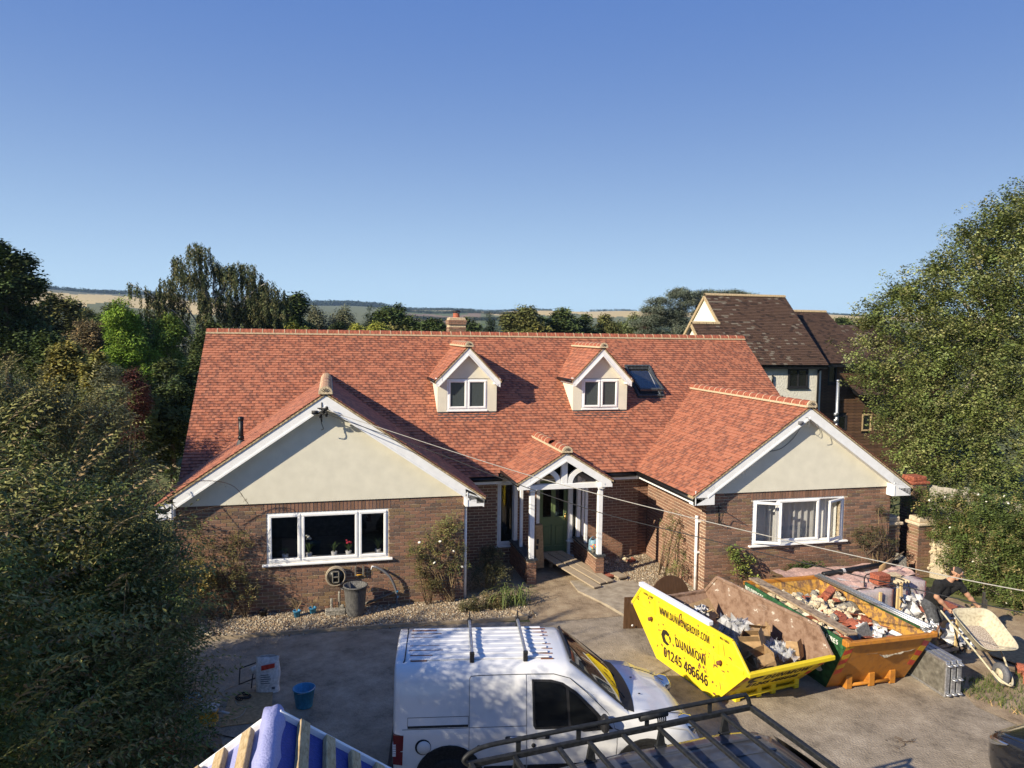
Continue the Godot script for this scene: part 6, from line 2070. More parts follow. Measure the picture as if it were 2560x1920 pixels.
	for i in 4:
		var tb3 := ns(true)
		var xx: float = [0.80, 0.862, 0.838, 0.775][i]; var yy: float = [1.045, 1.045, 1.092, 1.088][i]
		tube(tb3, [ox * V(xx - 0.10, yy + 0.01, -1.38 + i * 0.03), ox * V(xx, yy, 1.34 + 0.03 * i)], 0.0242, 12)
		tag(obj("scaffold_tube", tb3, M.galv), "%s grey scaffold tube of the bundle along the right rim of the orange skip" % ["inner lower", "outer lower", "topmost outer", "topmost inner"][i], "tube", "scaffold tubes on the orange skip")
	var wr := crumple(0.22, 0.2, 0.09, 90, 8)
	wr.generate_normals()
	tag(mi("foil_wrap", wr.commit(), M.alu, null, ox * Transform3D(Basis(V(0, 0, 1), 0.8), V(0.84, 1.07, 1.36))), "crumpled shiny wrapping round the near ends of the scaffold tubes", "wrapping")
	# behind the yellow skip
	var bb1 := ns()
	cbx(bb1, V(0, 0.33, 0), V(0.62, 0.66, 0.02), 0.004, Transform3D(Basis(UP, -0.15) * Basis(V(1, 0, 0), 0.06), V(3.14, 0.0, 2.32)))
	var bo := obj("brown_board", bb1, M.brown_ply)
	tag(bo, "dark brown board standing at the far left corner of the yellow skip", "board")
	var lab := ns(true)
	lathe(lab, [Vector2(0, 0.003), Vector2(0.022, 0.003), Vector2(0.022, 0)], 12, Transform3D(Basis(UP, -0.15) * Basis(V(1, 0, 0), 0.06 + PI / 2), V(2.99, 0.09, 2.372)))
	obj("white_label", lab, M.white_trim, bo)
	var rt := ns()
	var cpoly := PackedVector2Array()
	for k in 40: cpoly.append(Vector2(cos(TAU * k / 40), sin(TAU * k / 40)) * 0.46)
	prism(rt, cpoly, -0.012, 0.012, Transform3D(Basis(UP, 0.1) * Basis(V(1, 0, 0), -0.18), V(3.96, 0.46, 2.05)))
	tag(obj("round_table_top", rt, M.brown_ply), "dark brown round table top leaning behind the far end of the yellow skip", "table top")

# ------------------------------------------------------------------ things before the house
func bucket(called_label: String, at: Vector3, r: float, h: float, m: Material, handle := true) -> Node3D:
	var t := thing("bucket", called_label, "bucket", at, rng.randf() * 3.0)
	var st := ns(true)
	lathe(st, [Vector2(0, 0.0), Vector2(r * 0.74, 0.0), Vector2(r * 0.78, 0.01), Vector2(r, h - 0.02), Vector2(r * 1.06, h - 0.02), Vector2(r * 1.06, h), Vector2(r * 0.97, h), Vector2(r * 0.74, 0.02), Vector2(0, 0.02)], 26)
	obj("body", st, m, t)
	if handle:
		var hd := ns(true)
		var pts := []
		for k in 13:
			var a := PI * k / 12
			pts.append(V(cos(a) * r * 1.07, h - 0.03 + sin(a) * 0.03, sin(a) * r * 1.0))
		tube(hd, pts, 0.005, 5)
		obj("handle", hd, M.galv, t)
		var sp := ns(true)
		lathe(sp, [Vector2(0, h * 0.35), Vector2(r * 0.86, h * 0.35)], 24)
		obj("slurry", sp, M.stone_grey, t)
	return t

func dry_plant(t: Node3D, at: Vector3, h: float, n: int, m: Material, r: RandomNumberGenerator):
	var st := ns()
	for i in n:
		var a := r.randf() * TAU; var l := h * r.randf_range(0.5, 1.1)
		var tip := at + V(cos(a) * l * 0.5, l, sin(a) * l * 0.4)
		tube(st, [at, at.lerp(tip, 0.5) + V(0, l * 0.08, 0), tip], 0.0035, 4, 0.001)
	obj("stalks", st, m, t)

func build_front_things():
	var r := RandomNumberGenerator.new()
	r.seed = 61
	# hose reel on the wall
	var t := thing("hose_reel", "round wall-mounted hose reel with coiled tan hose under the big left window", "hose reel", V(-2.75, 0.74, 0.0))
	var st := ns(true)
	for k in 5:
		var rr := 0.205 - (k % 3) * 0.018
		var pts := []
		for i in 33: pts.append(V(cos(TAU * i / 32) * rr, sin(TAU * i / 32) * rr, 0.09 + k * 0.017))
		tube(st, pts, 0.0105, 6, -1.0, false)
	obj("hose", st, M.hose, t)
	st = ns(true)
	lathe(st, [Vector2(0, 0), Vector2(0.16, 0), Vector2(0.16, 0.17), Vector2(0, 0.17)], 24, Transform3D(Basis(V(1, 0, 0), PI / 2), Vector3.ZERO))
	obj("drum", st, M.black_plastic, t)
	st = ns()
	for q in [[0, 0.115, 0.13, 0.03], [0, 0.0, 0.13, 0.03], [0, -0.115, 0.12, 0.03]]: cbx(st, V(q[0], q[1], 0.185), V(q[2], q[3], 0.03), 0.01)
	for s in [-1, 1]: cbx(st, V(s * 0.062, 0, 0.185), V(0.03, 0.23, 0.032), 0.01)
	obj("grip", st, M.ply_grey, t)
	# garden fork heads hung on nails
	var wh := ns()
	cbx(wh, V(-2.34, 0.80, 0.05), V(0.035, 0.22, 0.06), 0.01); cbx(wh, V(-2.18, 0.80, 0.05), V(0.035, 0.22, 0.06), 0.01)
	var w1 := obj("tool_rack", wh, M.ply_grey)
	tag(w1, "pair of grey wall hooks joined by an orange rod beside the hose reel", "tool rack")
	var rod := ns(true)
	tube(rod, [V(-2.33, 0.72, 0.07), V(-2.19, 0.72, 0.07)], 0.011, 6)
	obj("rod", rod, M.yellow_plastic, w1)
	# bent standpipe
	t = thing("standpipe", "bent grey pipe rising from the gravel and curving against the brick wall", "pipe", Vector3.ZERO)
	st = ns(true)
	tube(st, arc([V(-1.47, 0.0, 0.10), V(-1.48, 0.25, 0.11), V(-1.53, 0.45, 0.13), V(-1.63, 0.66, 0.14), V(-1.78, 0.80, 0.12), V(-1.94, 0.89, 0.10)], 6), 0.027, 10)
	obj("pipe", st, M.hose_grey, t)
	st = ns(true)
	tube(st, [V(-1.94, 0.885, 0.10), V(-2.0, 0.90, 0.10), V(-2.015, 0.83, 0.10)], 0.016, 8)
	obj("nozzle", st, M.white_trim, t)
	st = ns(true)
	for q in [V(-1.475, 0.30, 0.11), V(-1.47, 0.18, 0.10)]: tube(st, [q, q + V(0, 0.04, 0)], 0.034, 10)
	obj("blue_clip", st, M.bucket_blue, t)
	st = ns(true)
	tube(st, [V(-2.2, 0.06, 0.07), V(-1.5, 0.30, 0.07)], 0.03, 8)
	tag(obj("waste_pipe", st, M.ply_grey), "dusty sloping waste pipe low on the wall right of the dustbin", "pipe")
	# dustbin
	t = thing("dustbin", "black plastic dustbin smeared with dried plaster by the brick wall", "bin", V(-2.36, 0.01, 0.44))
	st = ns(true)
	lathe(st, [Vector2(0, 0), Vector2(0.17, 0), Vector2(0.175, 0.02), Vector2(0.19, 0.08), Vector2(0.192, 0.09), Vector2(0.225, 0.52), Vector2(0.232, 0.53), Vector2(0.235, 0.60), Vector2(0.25, 0.60), Vector2(0.25, 0.63), Vector2(0.225, 0.63), Vector2(0.17, 0.03), Vector2(0, 0.03)], 28)
	obj("body", st, M.bin_black, t)
	for s in [-1, 1]:
		st = ns(true)
		tube(st, arc([V(s * 0.235, 0.57, -0.06), V(s * 0.29, 0.56, 0), V(s * 0.235, 0.57, 0.06)], 5), 0.010, 6)
		obj("handle", st, M.bin_black, t)
	st = ns(true)
	tube(st, arc([V(0.25, 0.46, 0.08), V(0.30, 0.50, 0.07), V(0.36, 0.52, 0.05)], 4), 0.006, 5)
	obj("rope_end", st, M.cable_pale, t)
	# broken post stubs beside the bin
	for q in [[-2.84, 0.30, 0.22, 0.11, 0.045, "short grey concrete post stub left of the dustbin"], [-2.68, 0.42, 0.16, 0.10, 0.05, "tall concrete post stub right beside the dustbin"]]:
		st = ns()
		cbx(st, V(q[0], q[1] * 0.5, q[2]), V(q[3] * 0.5, q[1], q[3]), 0.012)
		tag(obj("post_stub", st, M.stone_grey), q[5], "post")
	st = ns()
	cbx(st, V(-2.76, 0.07, 0.36), V(0.42, 0.14, 0.14), 0.02); cbx(st, V(-2.62, 0.16, 0.34), V(0.08, 0.08, 0.1), 0.02)
	tag(obj("concrete_base", st, M.stone_grey), "low concrete block at the foot of the dustbin", "block")
	# plant pots
	var pr := [[-3.53, 0.32, "small blue plant pot with dry stalks, nearer of two by the wall"], [-3.22, 0.22, "small blue plant pot with dead stems nearest the dustbin"], [-4.2, 0.16, "little empty dark pot under the climbing plant"]]
	for i in 3:
		t = thing("plant_pot", pr[i][2], "plant pot", V(pr[i][0], 0.01, pr[i][1]))
		st = ns(true)
		lathe(st, [Vector2(0, 0), Vector2(0.055, 0), Vector2(0.075, 0.12), Vector2(0.082, 0.12), Vector2(0.082, 0.135), Vector2(0.07, 0.135), Vector2(0.068, 0.11), Vector2(0, 0.11)], 16)
		obj("pot", st, M.bucket_blue if i < 2 else M.black_plastic, t)
		if i < 2: dry_plant(t, V(0, 0.11, 0), 0.26, 34, M.twig_pale, r)
	# planks up to the door
	var pl := [[V(2.36, 0.30, -1.95), V(3.10, 0.085, 0.12), 0.22, "left-hand scaffold plank sloping up to the green door"], [V(2.60, 0.31, -1.95), V(3.33, 0.09, -0.10), 0.21, "middle scaffold plank sloping up to the green door"], [V(2.83, 0.31, -1.96), V(3.52, 0.095, -0.15), 0.21, "right-hand scaffold plank sloping up to the green door"]]
	for q in pl:
		st = ns()
		var d: Vector3 = (q[1] - q[0]).normalized()
		beam(st, q[0], q[1], 0.036, q[2], UP, 0.005)
		var o := ArrayMesh.new()
		tag(obj("plank", st, M.plank), q[3], "plank", "planks laid to the front door")
	t = thing("pallet", "brown wooden pallet used as a step below the green door", "pallet", V(2.52, 0.02, -1.92))
	for k in 5:
		st = ns()
		cbx(st, V(-0.0, 0.235, -0.24 + k * 0.12), V(0.95, 0.02, 0.095), 0.004)
		obj("slat", st, M.plank_old, t)
	for x in [-0.43, 0.0, 0.43]:
		st = ns()
		cbx(st, V(x, 0.165, 0), V(0.09, 0.115, 0.58), 0.005)
		cbx(st, V(x, 0.05, 0), V(0.09, 0.10, 0.58), 0.005)
		obj("bearer", st, M.plank_old, t)
	# cardboard parcel leaning by the post
	st = ns()
	cbx(st, V(2.10, 0.56, -1.42), V(0.20, 1.08, 0.16), 0.008, Transform3D(Basis(V(0, 0, 1), 0.05), V(0.05, 0, 0)))
	var bx_ := obj("tall_carton", st, M.cardboard)
	tag(bx_, "tall narrow brown carton leaning inside the left porch post", "box")
	st = ns()
	bb(st, V(2.04, 0.74, -1.339), V(2.10, 0.86, -1.334)); bb(st, V(2.03, 0.60, -1.339), V(2.09, 0.70, -1.3345))
	obj("print", st, M.van_dark, bx_)
	# loose slabs on the path
	st = ns()
	cbx(st, V(0, 0.03, 0), V(0.24, 0.055, 0.30), 0.008, Transform3D(Basis(UP, 0.35), V(3.60, 0.06, -0.62)))
	tag(obj("paving_slab", st, M.clay_red), "red-brown slab lying beside the right porch pier", "slab")
	st = ns()
	cbx(st, V(0, 0.03, 0), V(0.26, 0.05, 0.36), 0.008, Transform3D(Basis(UP, 0.25), V(3.88, 0.06, -0.55)))
	tag(obj("paving_slab", st, M.plank), "buff wooden block beside the red-brown slab on the path", "slab")
	# watering can and flowers on the dwarf wall
	t = thing("watering_can", "pale green watering can on the right dwarf wall of the porch", "watering can", V(3.38, 0.62, -0.98), 0.4)
	st = ns(true)
	lathe(st, [Vector2(0, 0), Vector2(0.10, 0), Vector2(0.115, 0.02), Vector2(0.105, 0.24), Vector2(0.09, 0.26), Vector2(0.06, 0.26)], 20)
	obj("body", st, M.blue_pale, t)
	st = ns(true)
	tube(st, arc([V(0.09, 0.05, 0), V(0.18, 0.14, 0), V(0.27, 0.28, 0)], 5), 0.018, 8, 0.013)
	tube(st, arc([V(0.05, 0.25, 0), V(0.0, 0.33, 0), V(-0.10, 0.28, 0), V(-0.12, 0.12, 0)], 5), 0.009, 6)
	obj("spout_and_handle", st, M.blue_pale, t)
	t = thing("flower_pot", "small pot of red and yellow flowers on the right dwarf wall", "flower pot", V(3.30, 0.62, -0.74))
	st = ns(true)
	lathe(st, [Vector2(0, 0), Vector2(0.04, 0), Vector2(0.055, 0.09), Vector2(0, 0.09)], 14)
	obj("pot", st, M.ply_grey, t)
	for i in 12:
		st = ns(true)
		var c := V(r.randf_range(-0.06, 0.06), 0.13 + r.randf() * 0.07, r.randf_range(-0.05, 0.06))
		lathe(st, [Vector2(0, 0.012), Vector2(0.02, 0.008), Vector2(0.024, 0), Vector2(0, -0.01)], 7, Transform3D(rand_basis(r, 1.0), c))
		obj("flower", st, M.petal_red if i % 2 else M.petal_yellow, t)
	# ------------------------------------------------ on the drive, left
	bucket("blue builder's bucket standing alone on the shaded drive", V(-3.27, 0, 4.06), 0.165, 0.30, M.bucket_blue)
	bucket("pale blue bucket half under the big shrub at the left of the drive", V(-4.92, 0, 4.05), 0.17, 0.31, M.blue_pale)
	t = thing("cement_bag", "open white cement bag with a red label standing on the drive", "bag", V(-3.86, 0, 3.42), -0.05)
	st = ns(true)
	var rings := []
	for i in 9:
		var v := i / 8.0
		var ring := []
		for k in 20:
			var a := TAU * k / 20
			var e := lerpf(1.0, 0.25, pow(v, 3.0))
			ring.append(V(signf(cos(a)) * pow(absf(cos(a)), 0.6) * (0.19 - 0.012 * sin(v * 9.0)), v * 0.58 + 0.015 * sin(a * 3.0) * v, signf(sin(a)) * pow(absf(sin(a)), 0.7) * (0.09 * e) + 0.012 * sin(v * 14 + a * 2.0)))
		rings.append(ring)
	loft(st, rings, false)
	obj("sack", st, M.white_bag, t)
	st = ns()
	prism(st, PV([-0.09, 0.38, 0.12, 0.42, 0.12, 0.49, -0.09, 0.46]), 0.086, 0.092)
	obj("label", st, M.red_mark, t)
	st = ns()
	for k in 5: bb(st, V(-0.10, 0.30 - k * 0.035, 0.093), V(0.02 + 0.02 * (k % 3), 0.312 - k * 0.035, 0.097))
	bb(st, V(0.07, 0.06, 0.093), V(0.12, 0.10, 0.097))
	obj("print", st, M.hose_grey, t)
	t = thing("paddle_mixer", "hand-held mixing drill with wire guard lying left of the cement bag", "mixer", V(-4.12, 0.02, 3.25), 0.5)
	st = ns(true)
	tube(st, [V(-0.02, 0.26, 0), V(0.14, 0.30, 0.02)], 0.055, 12)
	obj("motor", st, M.white_bag, t)
	st = ns(true)
	tube(st, [V(0.02, 0.24, 0), V(-0.06, 0.02, 0.10)], 0.010, 6)
	tube(st, [V(0.10, 0.38, 0.0), V(-0.20, 0.36, 0.0), V(-0.22, 0.10, 0.0), V(0.06, 0.12, 0.0)], 0.012, 6)
	obj("frame", st, M.black_iron, t)
	t = thing("site_transformer", "yellow site transformer box with a grey carrying lid on the drive", "transformer", V(-4.63, 0, 4.32), -0.1)
	st = ns()
	cbx(st, V(0, 0.12, 0), V(0.24, 0.24, 0.2), 0.02)
	obj("case", st, M.yellow_plastic, t)
	st = ns()
	cbx(st, V(0, 0.26, 0), V(0.28, 0.05, 0.24), 0.02)
	obj("lid", st, M.grey_plastic, t)
	st = ns(true)
	tube(st, arc([V(0, 0.28, -0.08), V(0, 0.36, -0.05), V(0, 0.36, 0.05), V(0, 0.28, 0.08)], 5), 0.014, 7)
	tube(st, [V(0.14, 0.20, 0.02), V(0.30, 0.17, 0.03)], 0.026, 8, 0.018)
	obj("handle_and_plug", st, M.grey_plastic, t)
	st = ns()
	prism(st, PV([-4.44, 3.46, -3.78, 3.42, -3.76, 4.0, -3.95, 4.42, -4.46, 4.45]), -0.012, -0.004, Transform3D(Basis(V(1, 0, 0), V(0, 0, 1), V(0, -1, 0)), V(0, 0, 0)))
	tag(obj("cardboard_sheet", st, M.cardboard), "flattened cardboard sheet lying on the drive by the cement bag", "cardboard")
	var ca := ns(true)
	var pts := []
	for k in 60: pts.append(V(-4.22 + cos(k * 0.42) * (0.10 + 0.02 * sin(k * 0.9)), 0.02 + (k % 7) * 0.008, 3.62 + sin(k * 0.42) * 0.09))
	tube(ca, pts, 0.009, 5)
	tag(obj("black_flex", ca, M.cable_dark), "coil of black flex lying on the cardboard sheet", "cable")
	ca = ns(true)
	tube(ca, arc([V(-4.15, 0.05, 3.2), V(-4.35, 0.02, 3.15), V(-4.55, 0.015, 3.3), V(-4.52, 0.015, 3.5), V(-4.36, 0.015, 3.5), V(-4.3, 0.015, 3.8), V(-4.15, 0.015, 3.95), V(-4.2, 0.015, 4.2), V(-4.34, 0.05, 4.33)], 8), 0.008, 5)
	tag(obj("pale_flex", ca, M.hose), "pale yellow flex snaking from the mixer to the transformer", "cable")
	ca = ns(true)
	tube(ca, arc([V(-4.7, 0.01, 4.5), V(-4.3, 0.01, 4.75), V(-3.9, 0.01, 5.0), V(-3.4, 0.01, 5.3)], 6), 0.008, 5)
	tag(obj("drive_cable", ca, M.cable_dark), "black cable trailing over the drive from the transformer", "cable")
	# red stack and the grey curved sheet at the lower left
	for k in 6:
		st = ns()
		cbx(st, V(-5.35 + k * 0.085, 0.26, 5.35), V(0.05, 0.52 - 0.03 * (k % 3), 0.34), 0.006, Transform3D(Basis(), V(0, 0, 0)))
		tag(obj("stacked_slab", st, M.clay_red if k > 2 else M.brown_ply), "dull red slab stood on edge in the row under the shrub", "slab", "slabs stood on edge lower left")
	st = ns(true)
	rings = []
	for i in 7:
		var v := i / 6.0
		rings.append([V(-5.02 + 0.62 * v, 0.34 - 0.30 * v * v, 4.70 + 0.1 * v), V(-4.80 + 0.62 * v, 0.36 - 0.32 * v * v, 5.0 + 0.7 * v), V(-4.80 + 0.62 * v, 0.34 - 0.32 * v * v, 5.01 + 0.7 * v), V(-5.02 + 0.62 * v, 0.32 - 0.30 * v * v, 4.71 + 0.1 * v)])
	loft(st, rings)
	tag(obj("curved_sheet", st, M.ply_grey), "curved grey sheet sagging on the drive below the bucket", "sheet")
	# stones and a log by the house corner
	var sm := stone_mesh(V(0.09, 0.05, 0.06), 0.4, 400, 8, 5)
	for i in 7:
		var o := mi("loose_stone", sm, M.stone_pale, null, Transform3D(rand_basis(r, 0.6).scaled(V(1, 1, 1) * r.randf_range(0.6, 1.3)), V(-5.55 + r.randf() * 0.55, 0.03, 0.62 + r.randf() * 0.4)))
		tag(o, "buff stone lying on the gravel at the far left corner of the house", "stone", "stones at the house corner")
	for i in 6:
		var o := mi("brick_rubble", sm, M.stone_pale if i % 2 else M.clay_red, null, Transform3D(rand_basis(r, 0.6).scaled(V(1, 1, 1) * r.randf_range(0.5, 1.0)), V(3.9 + r.randf() * 0.9, 0.04, -1.9 + r.randf() * 0.4)))
		tag(o, "lump of rubble on the gravel at the inner corner right of the porch", "rubble", "rubble at the inner corner")

# ------------------------------------------------------------------ the yard at the right
func wrapped_pack(at: Vector3, size: Vector3, turn: float, label: String):
	var t := thing("tile_pack", label, "tile pack", at, turn)
	# rows of tiles on edge inside the wrapping
	var n := int(size.x / 0.19)
	for i in n:
		for k in 2:
			var st := ns()
			cbx(st, V(-size.x / 2 + (i + 0.5) * size.x / n, 0.14 + (k + 0.5) * (size.y - 0.14) / 2, 0), V(size.x / n - 0.012, (size.y - 0.14) / 2 - 0.01, size.z - 0.06), 0.006)
			obj("tile_row", st, M.clay_red, t)
	var wr := ns(true)
	var rings := []
	for lv in [[0.12, 1.02], [0.35, 1.005], [0.6, 1.01], [0.85, 1.0], [1.0, 0.985], [1.01, 0.6], [1.012, 0.0]]:
		var ring := []
		for k in 28:
			var a := TAU * k / 28
			var c := V(signf(cos(a)) * pow(absf(cos(a)), 0.25) * size.x * 0.515, 0, signf(sin(a)) * pow(absf(sin(a)), 0.25) * size.z * 0.515)
			ring.append(V(c.x * lv[1], size.y * lv[0] + 0.006 * sin(k * 2.3), c.z * lv[1] + 0.008 * sin(k * 1.7 + lv[0] * 9)))
		rings.append(ring)
	loft(wr, rings, false)
	obj("wrapping", wr, M.polythene, t)
	for x in [-0.4, 0.0, 0.4]:
		var st := ns()
		cbx(st, V(x * size.x, 0.05, 0), V(0.09, 0.10, size.z), 0.006)
		obj("bearer", st, M.timber_pale, t)
	for z in [-0.4, -0.2, 0.0, 0.2, 0.4]:
		var st := ns()
		cbx(st, V(0, 0.11, z * size.z), V(size.x, 0.02, 0.1), 0.004)
		obj("slat", st, M.timber_pale, t)

func stack_of(called: String, label: String, cat: String, at: Vector3, size: Vector3, n: int, m: Material, turn := 0.0, jit := 0.01):
	var t := thing(called, label, cat, at, turn)
	for i in n:
		var st := ns()
		cbx(st, V(rng.randf_range(-jit, jit), size.y * (i + 0.5), rng.randf_range(-jit, jit)), V(size.x, size.y - 0.002, size.z), 0.004, Transform3D(Basis(UP, rng.randf_range(-0.03, 0.03)), Vector3.ZERO))
		obj("tile", st, m, t)

func build_yard_things():
	var r := RandomNumberGenerator.new()
	r.seed = 77
	wrapped_pack(V(7.62, 0, 3.05), V(0.95, 0.86, 1.05), 0.05, "polythene-wrapped pack of roof tiles just right of the orange skip")
	wrapped_pack(V(8.72, 0, 2.75), V(0.95, 0.86, 1.0), -0.05, "polythene-wrapped pack of roof tiles behind the bending man")
	wrapped_pack(V(9.25, 0, 3.75), V(1.0, 0.42, 0.9), 0.1, "low wrapped pack of terracotta tiles right of the man's legs")
	var st := ns(true)
	# pink-grey dust sheets over the packs
	for q in [[7.65, 0.885, 2.95, 1.1, 1.0, 5, "dusty pinkish plastic draped over the pack beside the orange skip"], [8.75, 0.885, 2.55, 1.1, 0.8, 6, "dusty pinkish plastic draped over the pack behind the man"], [8.1, 0.60, 1.75, 2.6, 0.9, 7, "pale pinkish sheet spread before the right gable wall"]]:
		var c := crumple(q[3], q[4], 0.06, q[5], 14)
		c.generate_normals()
		tag(mi("dust_sheet", c.commit(), M.pink_wrap, null, Transform3D(Basis(), V(q[0], q[1], q[2]))), q[6], "dust sheet")
	for q in [[7.6, 0.0, 1.8], [8.7, 0.0, 1.8]]:
		st = ns()
		cbx(st, V(q[0], 0.27, q[2]), V(0.95, 0.54, 0.8), 0.02)
		tag(obj("block_stack", st, M.stone_grey), "block stack under the pale sheet, %s" % ("nearer the skip" if q[0] < 8 else "nearer the garden pier"), "blocks")
	stack_of("tile_stack", "neat stack of loose red roof tiles on top of the wrapped packs", "tile stack", V(7.98, 0.915, 3.28), V(0.30, 0.022, 0.24), 9, M.clay_red, 0.1)
	stack_of("buff_stack", "low stack of buff ridge pieces right of the red tile stack", "tile stack", V(8.42, 0.91, 3.05), V(0.40, 0.03, 0.2), 3, M.bedding, -0.1)
	for i in 5:
		st = ns(true)
		tube(st, [V(8.28 + i * 0.075, 0.94, 3.22), V(8.28 + i * 0.075, 0.94, 3.42)], 0.03, 8)
		tag(obj("clay_pipe", st, M.bedding), "short buff clay pipe lying in the row before the buff stack", "pipe", "buff pipes on the tile pack")
	st = ns(true)
	tube(st, [V(7.15, 0.93, 2.62), V(9.25, 0.97, 2.32)], 0.055, 12)
	var bp := obj("black_pipe", st, M.black_plastic)
	tag(bp, "long black plastic pipe laid across the wrapped tile packs", "pipe")
	st = ns(true)
	for k in 3: tube(st, [V(7.66 + k * 0.025, 0.94, 2.546 - k * 0.004), V(7.672 + k * 0.025, 0.94, 2.544 - k * 0.004)], 0.058, 12)
	obj("white_tie", st, M.white_trim, bp)
	st = ns(true)
	tube(st, arc([V(7.5, 0.92, 3.42), V(7.9, 1.0, 3.0), V(8.3, 0.98, 3.1), V(8.5, 0.95, 3.4), V(8.6, 0.7, 3.45)], 6), 0.012, 6)
	tag(obj("loose_cable", st, M.cable_dark), "loose black cable looping over the wrapped tile packs", "cable")
	var ct := ns(true)
	var rings := []
	for i in 7:
		var a := -0.5 + i / 6.0
		rings.append([V(8.32, 0.95 + 0.16 * (a + 0.5), 2.85 + a * 0.05), V(8.75, 1.0 + 0.24 * (a + 0.5) * (a + 0.5), 2.72 + a * 0.05), V(8.75, 1.0 + 0.24 * (a + 0.5) * (a + 0.5), 2.71 + a * 0.05), V(8.32, 0.95 + 0.16 * (a + 0.5), 2.84 + a * 0.05)])
	loft(ct, rings)
	tag(obj("bent_sheet", ct, M.cardboard), "curled brown card standing among the pipes on the tile packs", "cardboard")
	# stakes round the packs
	for q in [[7.72, 3.62, 0.86], [8.14, 3.60, 0.90], [8.40, 3.42, 0.92], [8.52, 4.66, 0.84], [8.95, 4.30, 0.74], [9.28, 4.26, 0.74], [9.50, 4.22, 0.62], [9.76, 4.05, 0.86], [9.95, 3.95, 0.66]]:
		st = ns()
		cbx(st, V(0, q[2] * 0.5, 0), V(0.055, q[2], 0.035), 0.003, Transform3D(Basis(V(0, 0, 1), rng.randf_range(-0.03, 0.03)), V(q[0], 0, q[1])))
		tag(obj("timber_stake", st, M.lath), "pale upright lath %s" % ["at the pack corner nearest the orange skip", "at the near corner of the first wrapped pack", "against the torn white film behind the man", "nearest the wheelbarrow handles, standing clear", "before the brown card on the low tile pack, left", "before the brown card on the low tile pack, right", "at the near right corner of the low tile pack", "tallest at the hedge side of the low tile pack", "farthest right by the ivy hedge"][[7.72, 8.14, 8.40, 8.52, 8.95, 9.28, 9.50, 9.76, 9.95].find(q[0])], "stake", "laths round the tile packs")
	var c1 := crumple(0.6, 0.6, 0.16, 31, 14)
	c1.generate_normals()
	tag(mi("plastic_film", c1.commit(), M.white_bag, null, Transform3D(Basis(V(1, 0, 0), 1.15), V(8.55, 0.42, 3.60))), "white film hanging torn from the pack behind the man", "plastic film")
	c1 = crumple(0.55, 0.7, 0.18, 32, 14)
	c1.generate_normals()
	tag(mi("plastic_film", c1.commit(), M.white_bag, null, Transform3D(Basis(V(1, 0, 0), 0.7), V(8.72, 0.30, 4.35))), "white film heaped by the man's boots", "plastic film")
	st = ns()
	cbx(st, V(8.85, 0.50, 3.95), V(0.62, 0.02, 0.48), 0.004, Transform3D(Basis(UP, 0.0), V(0, 0.0, 0)))
	for q in [[9.25, 0.445, 3.75, 0.44, 0.40]]: cbx(st, V(q[0], q[1], q[2]), V(q[3], 0.03, q[4]), 0.004)
	st = ns()
	cbx(st, V(9.05, 0.46, 3.75), V(0.9, 0.024, 0.8), 0.006)
	tag(obj("tile_layer", st, M.clay_red), "flat terracotta layer on top of the low wrapped pack", "tiles")
	st = ns()
	cbx(st, V(9.0, 0.30, 4.28), V(0.95, 0.36, 0.015), 0.004, Transform3D(Basis(V(1, 0, 0), 0.0), Vector3.ZERO))
	tag(obj("cardboard_sheet", st, M.cardboard), "brown card wrapped along the front of the low tile pack", "cardboard")
	# flat pallet by the man's feet
	var t := thing("flat_pallet", "empty wooden pallet lying beside the man's boots", "pallet", V(8.28, 0, 4.42), 0.15)
	for k in 5:
		st = ns()
		cbx(st, V(0, 0.10, -0.30 + k * 0.15), V(0.66, 0.02, 0.11), 0.004)
		obj("slat", st, M.plank_old, t)
	for x in [-0.28, 0.28]:
		st = ns()
		cbx(st, V(x, 0.045, 0), V(0.08, 0.09, 0.72), 0.004)
		obj("bearer", st, M.plank_old, t)
	# scaffold stagings on edge, at the right of the orange skip
	for k in 3:
		t = thing("staging_board", ["grey ply scaffold staging on edge, nearest the orange skip", "grey ply scaffold staging on edge, middle of three", "grey ply scaffold staging on edge, farthest right of three"][k], "scaffold board", V(6.97 + k * 0.115, 0, 5.42), -0.06, "scaffold stagings stood on edge")
		st = ns()
		cbx(st, V(0, 0.305, 0), V(0.012, 0.56, 1.24), 0.003)
		obj("panel", st, M.ply_grey, t)
		for y in [0.022, 0.588]:
			st = ns()
			cbx(st, V(0.03, y, 0), V(0.085, 0.04, 1.25), 0.006)
			obj("edge_rail", st, M.alu, t)
		for z in [-0.62, 0.62]:
			st = ns()
			cbx(st, V(0.03, 0.305, z), V(0.08, 0.54, 0.03), 0.006)
			obj("end_rail", st, M.alu, t)
			for y in [0.06, 0.30, 0.55]:
				if y == 0.30 and k == 0: continue
				st = ns(true)
				var pts := []
				for i in 9: pts.append(V(0.03 + cos(PI * i / 8.0) * 0.036, y, z + signf(z) * (0.02 + sin(PI * i / 8.0) * 0.055)))
				tube(st, pts, 0.013, 6)
				obj("hook_clamp", st, M.alu, t)
	# ridge tiles at the right edge
	var hr := half_round(0.15, 0.44, 0.02, 12)
	var spots := [[V(8.95, 0.02, 5.55), 0.0], [V(8.72, 0.02, 5.86), 0.0], [V(8.52, 0.02, 6.2), 0.0], [V(8.85, 0.13, 5.72), 0.0]]
	for i in 3:
		var o := mi("ridge_tile", hr, M.clay_red, null, Transform3D(Basis(UP, -0.75), spots[i][0]))
		tag(o, "orange half-round ridge tile in the pile at the right edge", "ridge tile", "loose ridge tiles at the right")
	# cardboard on the ground at the right
	st = ns()
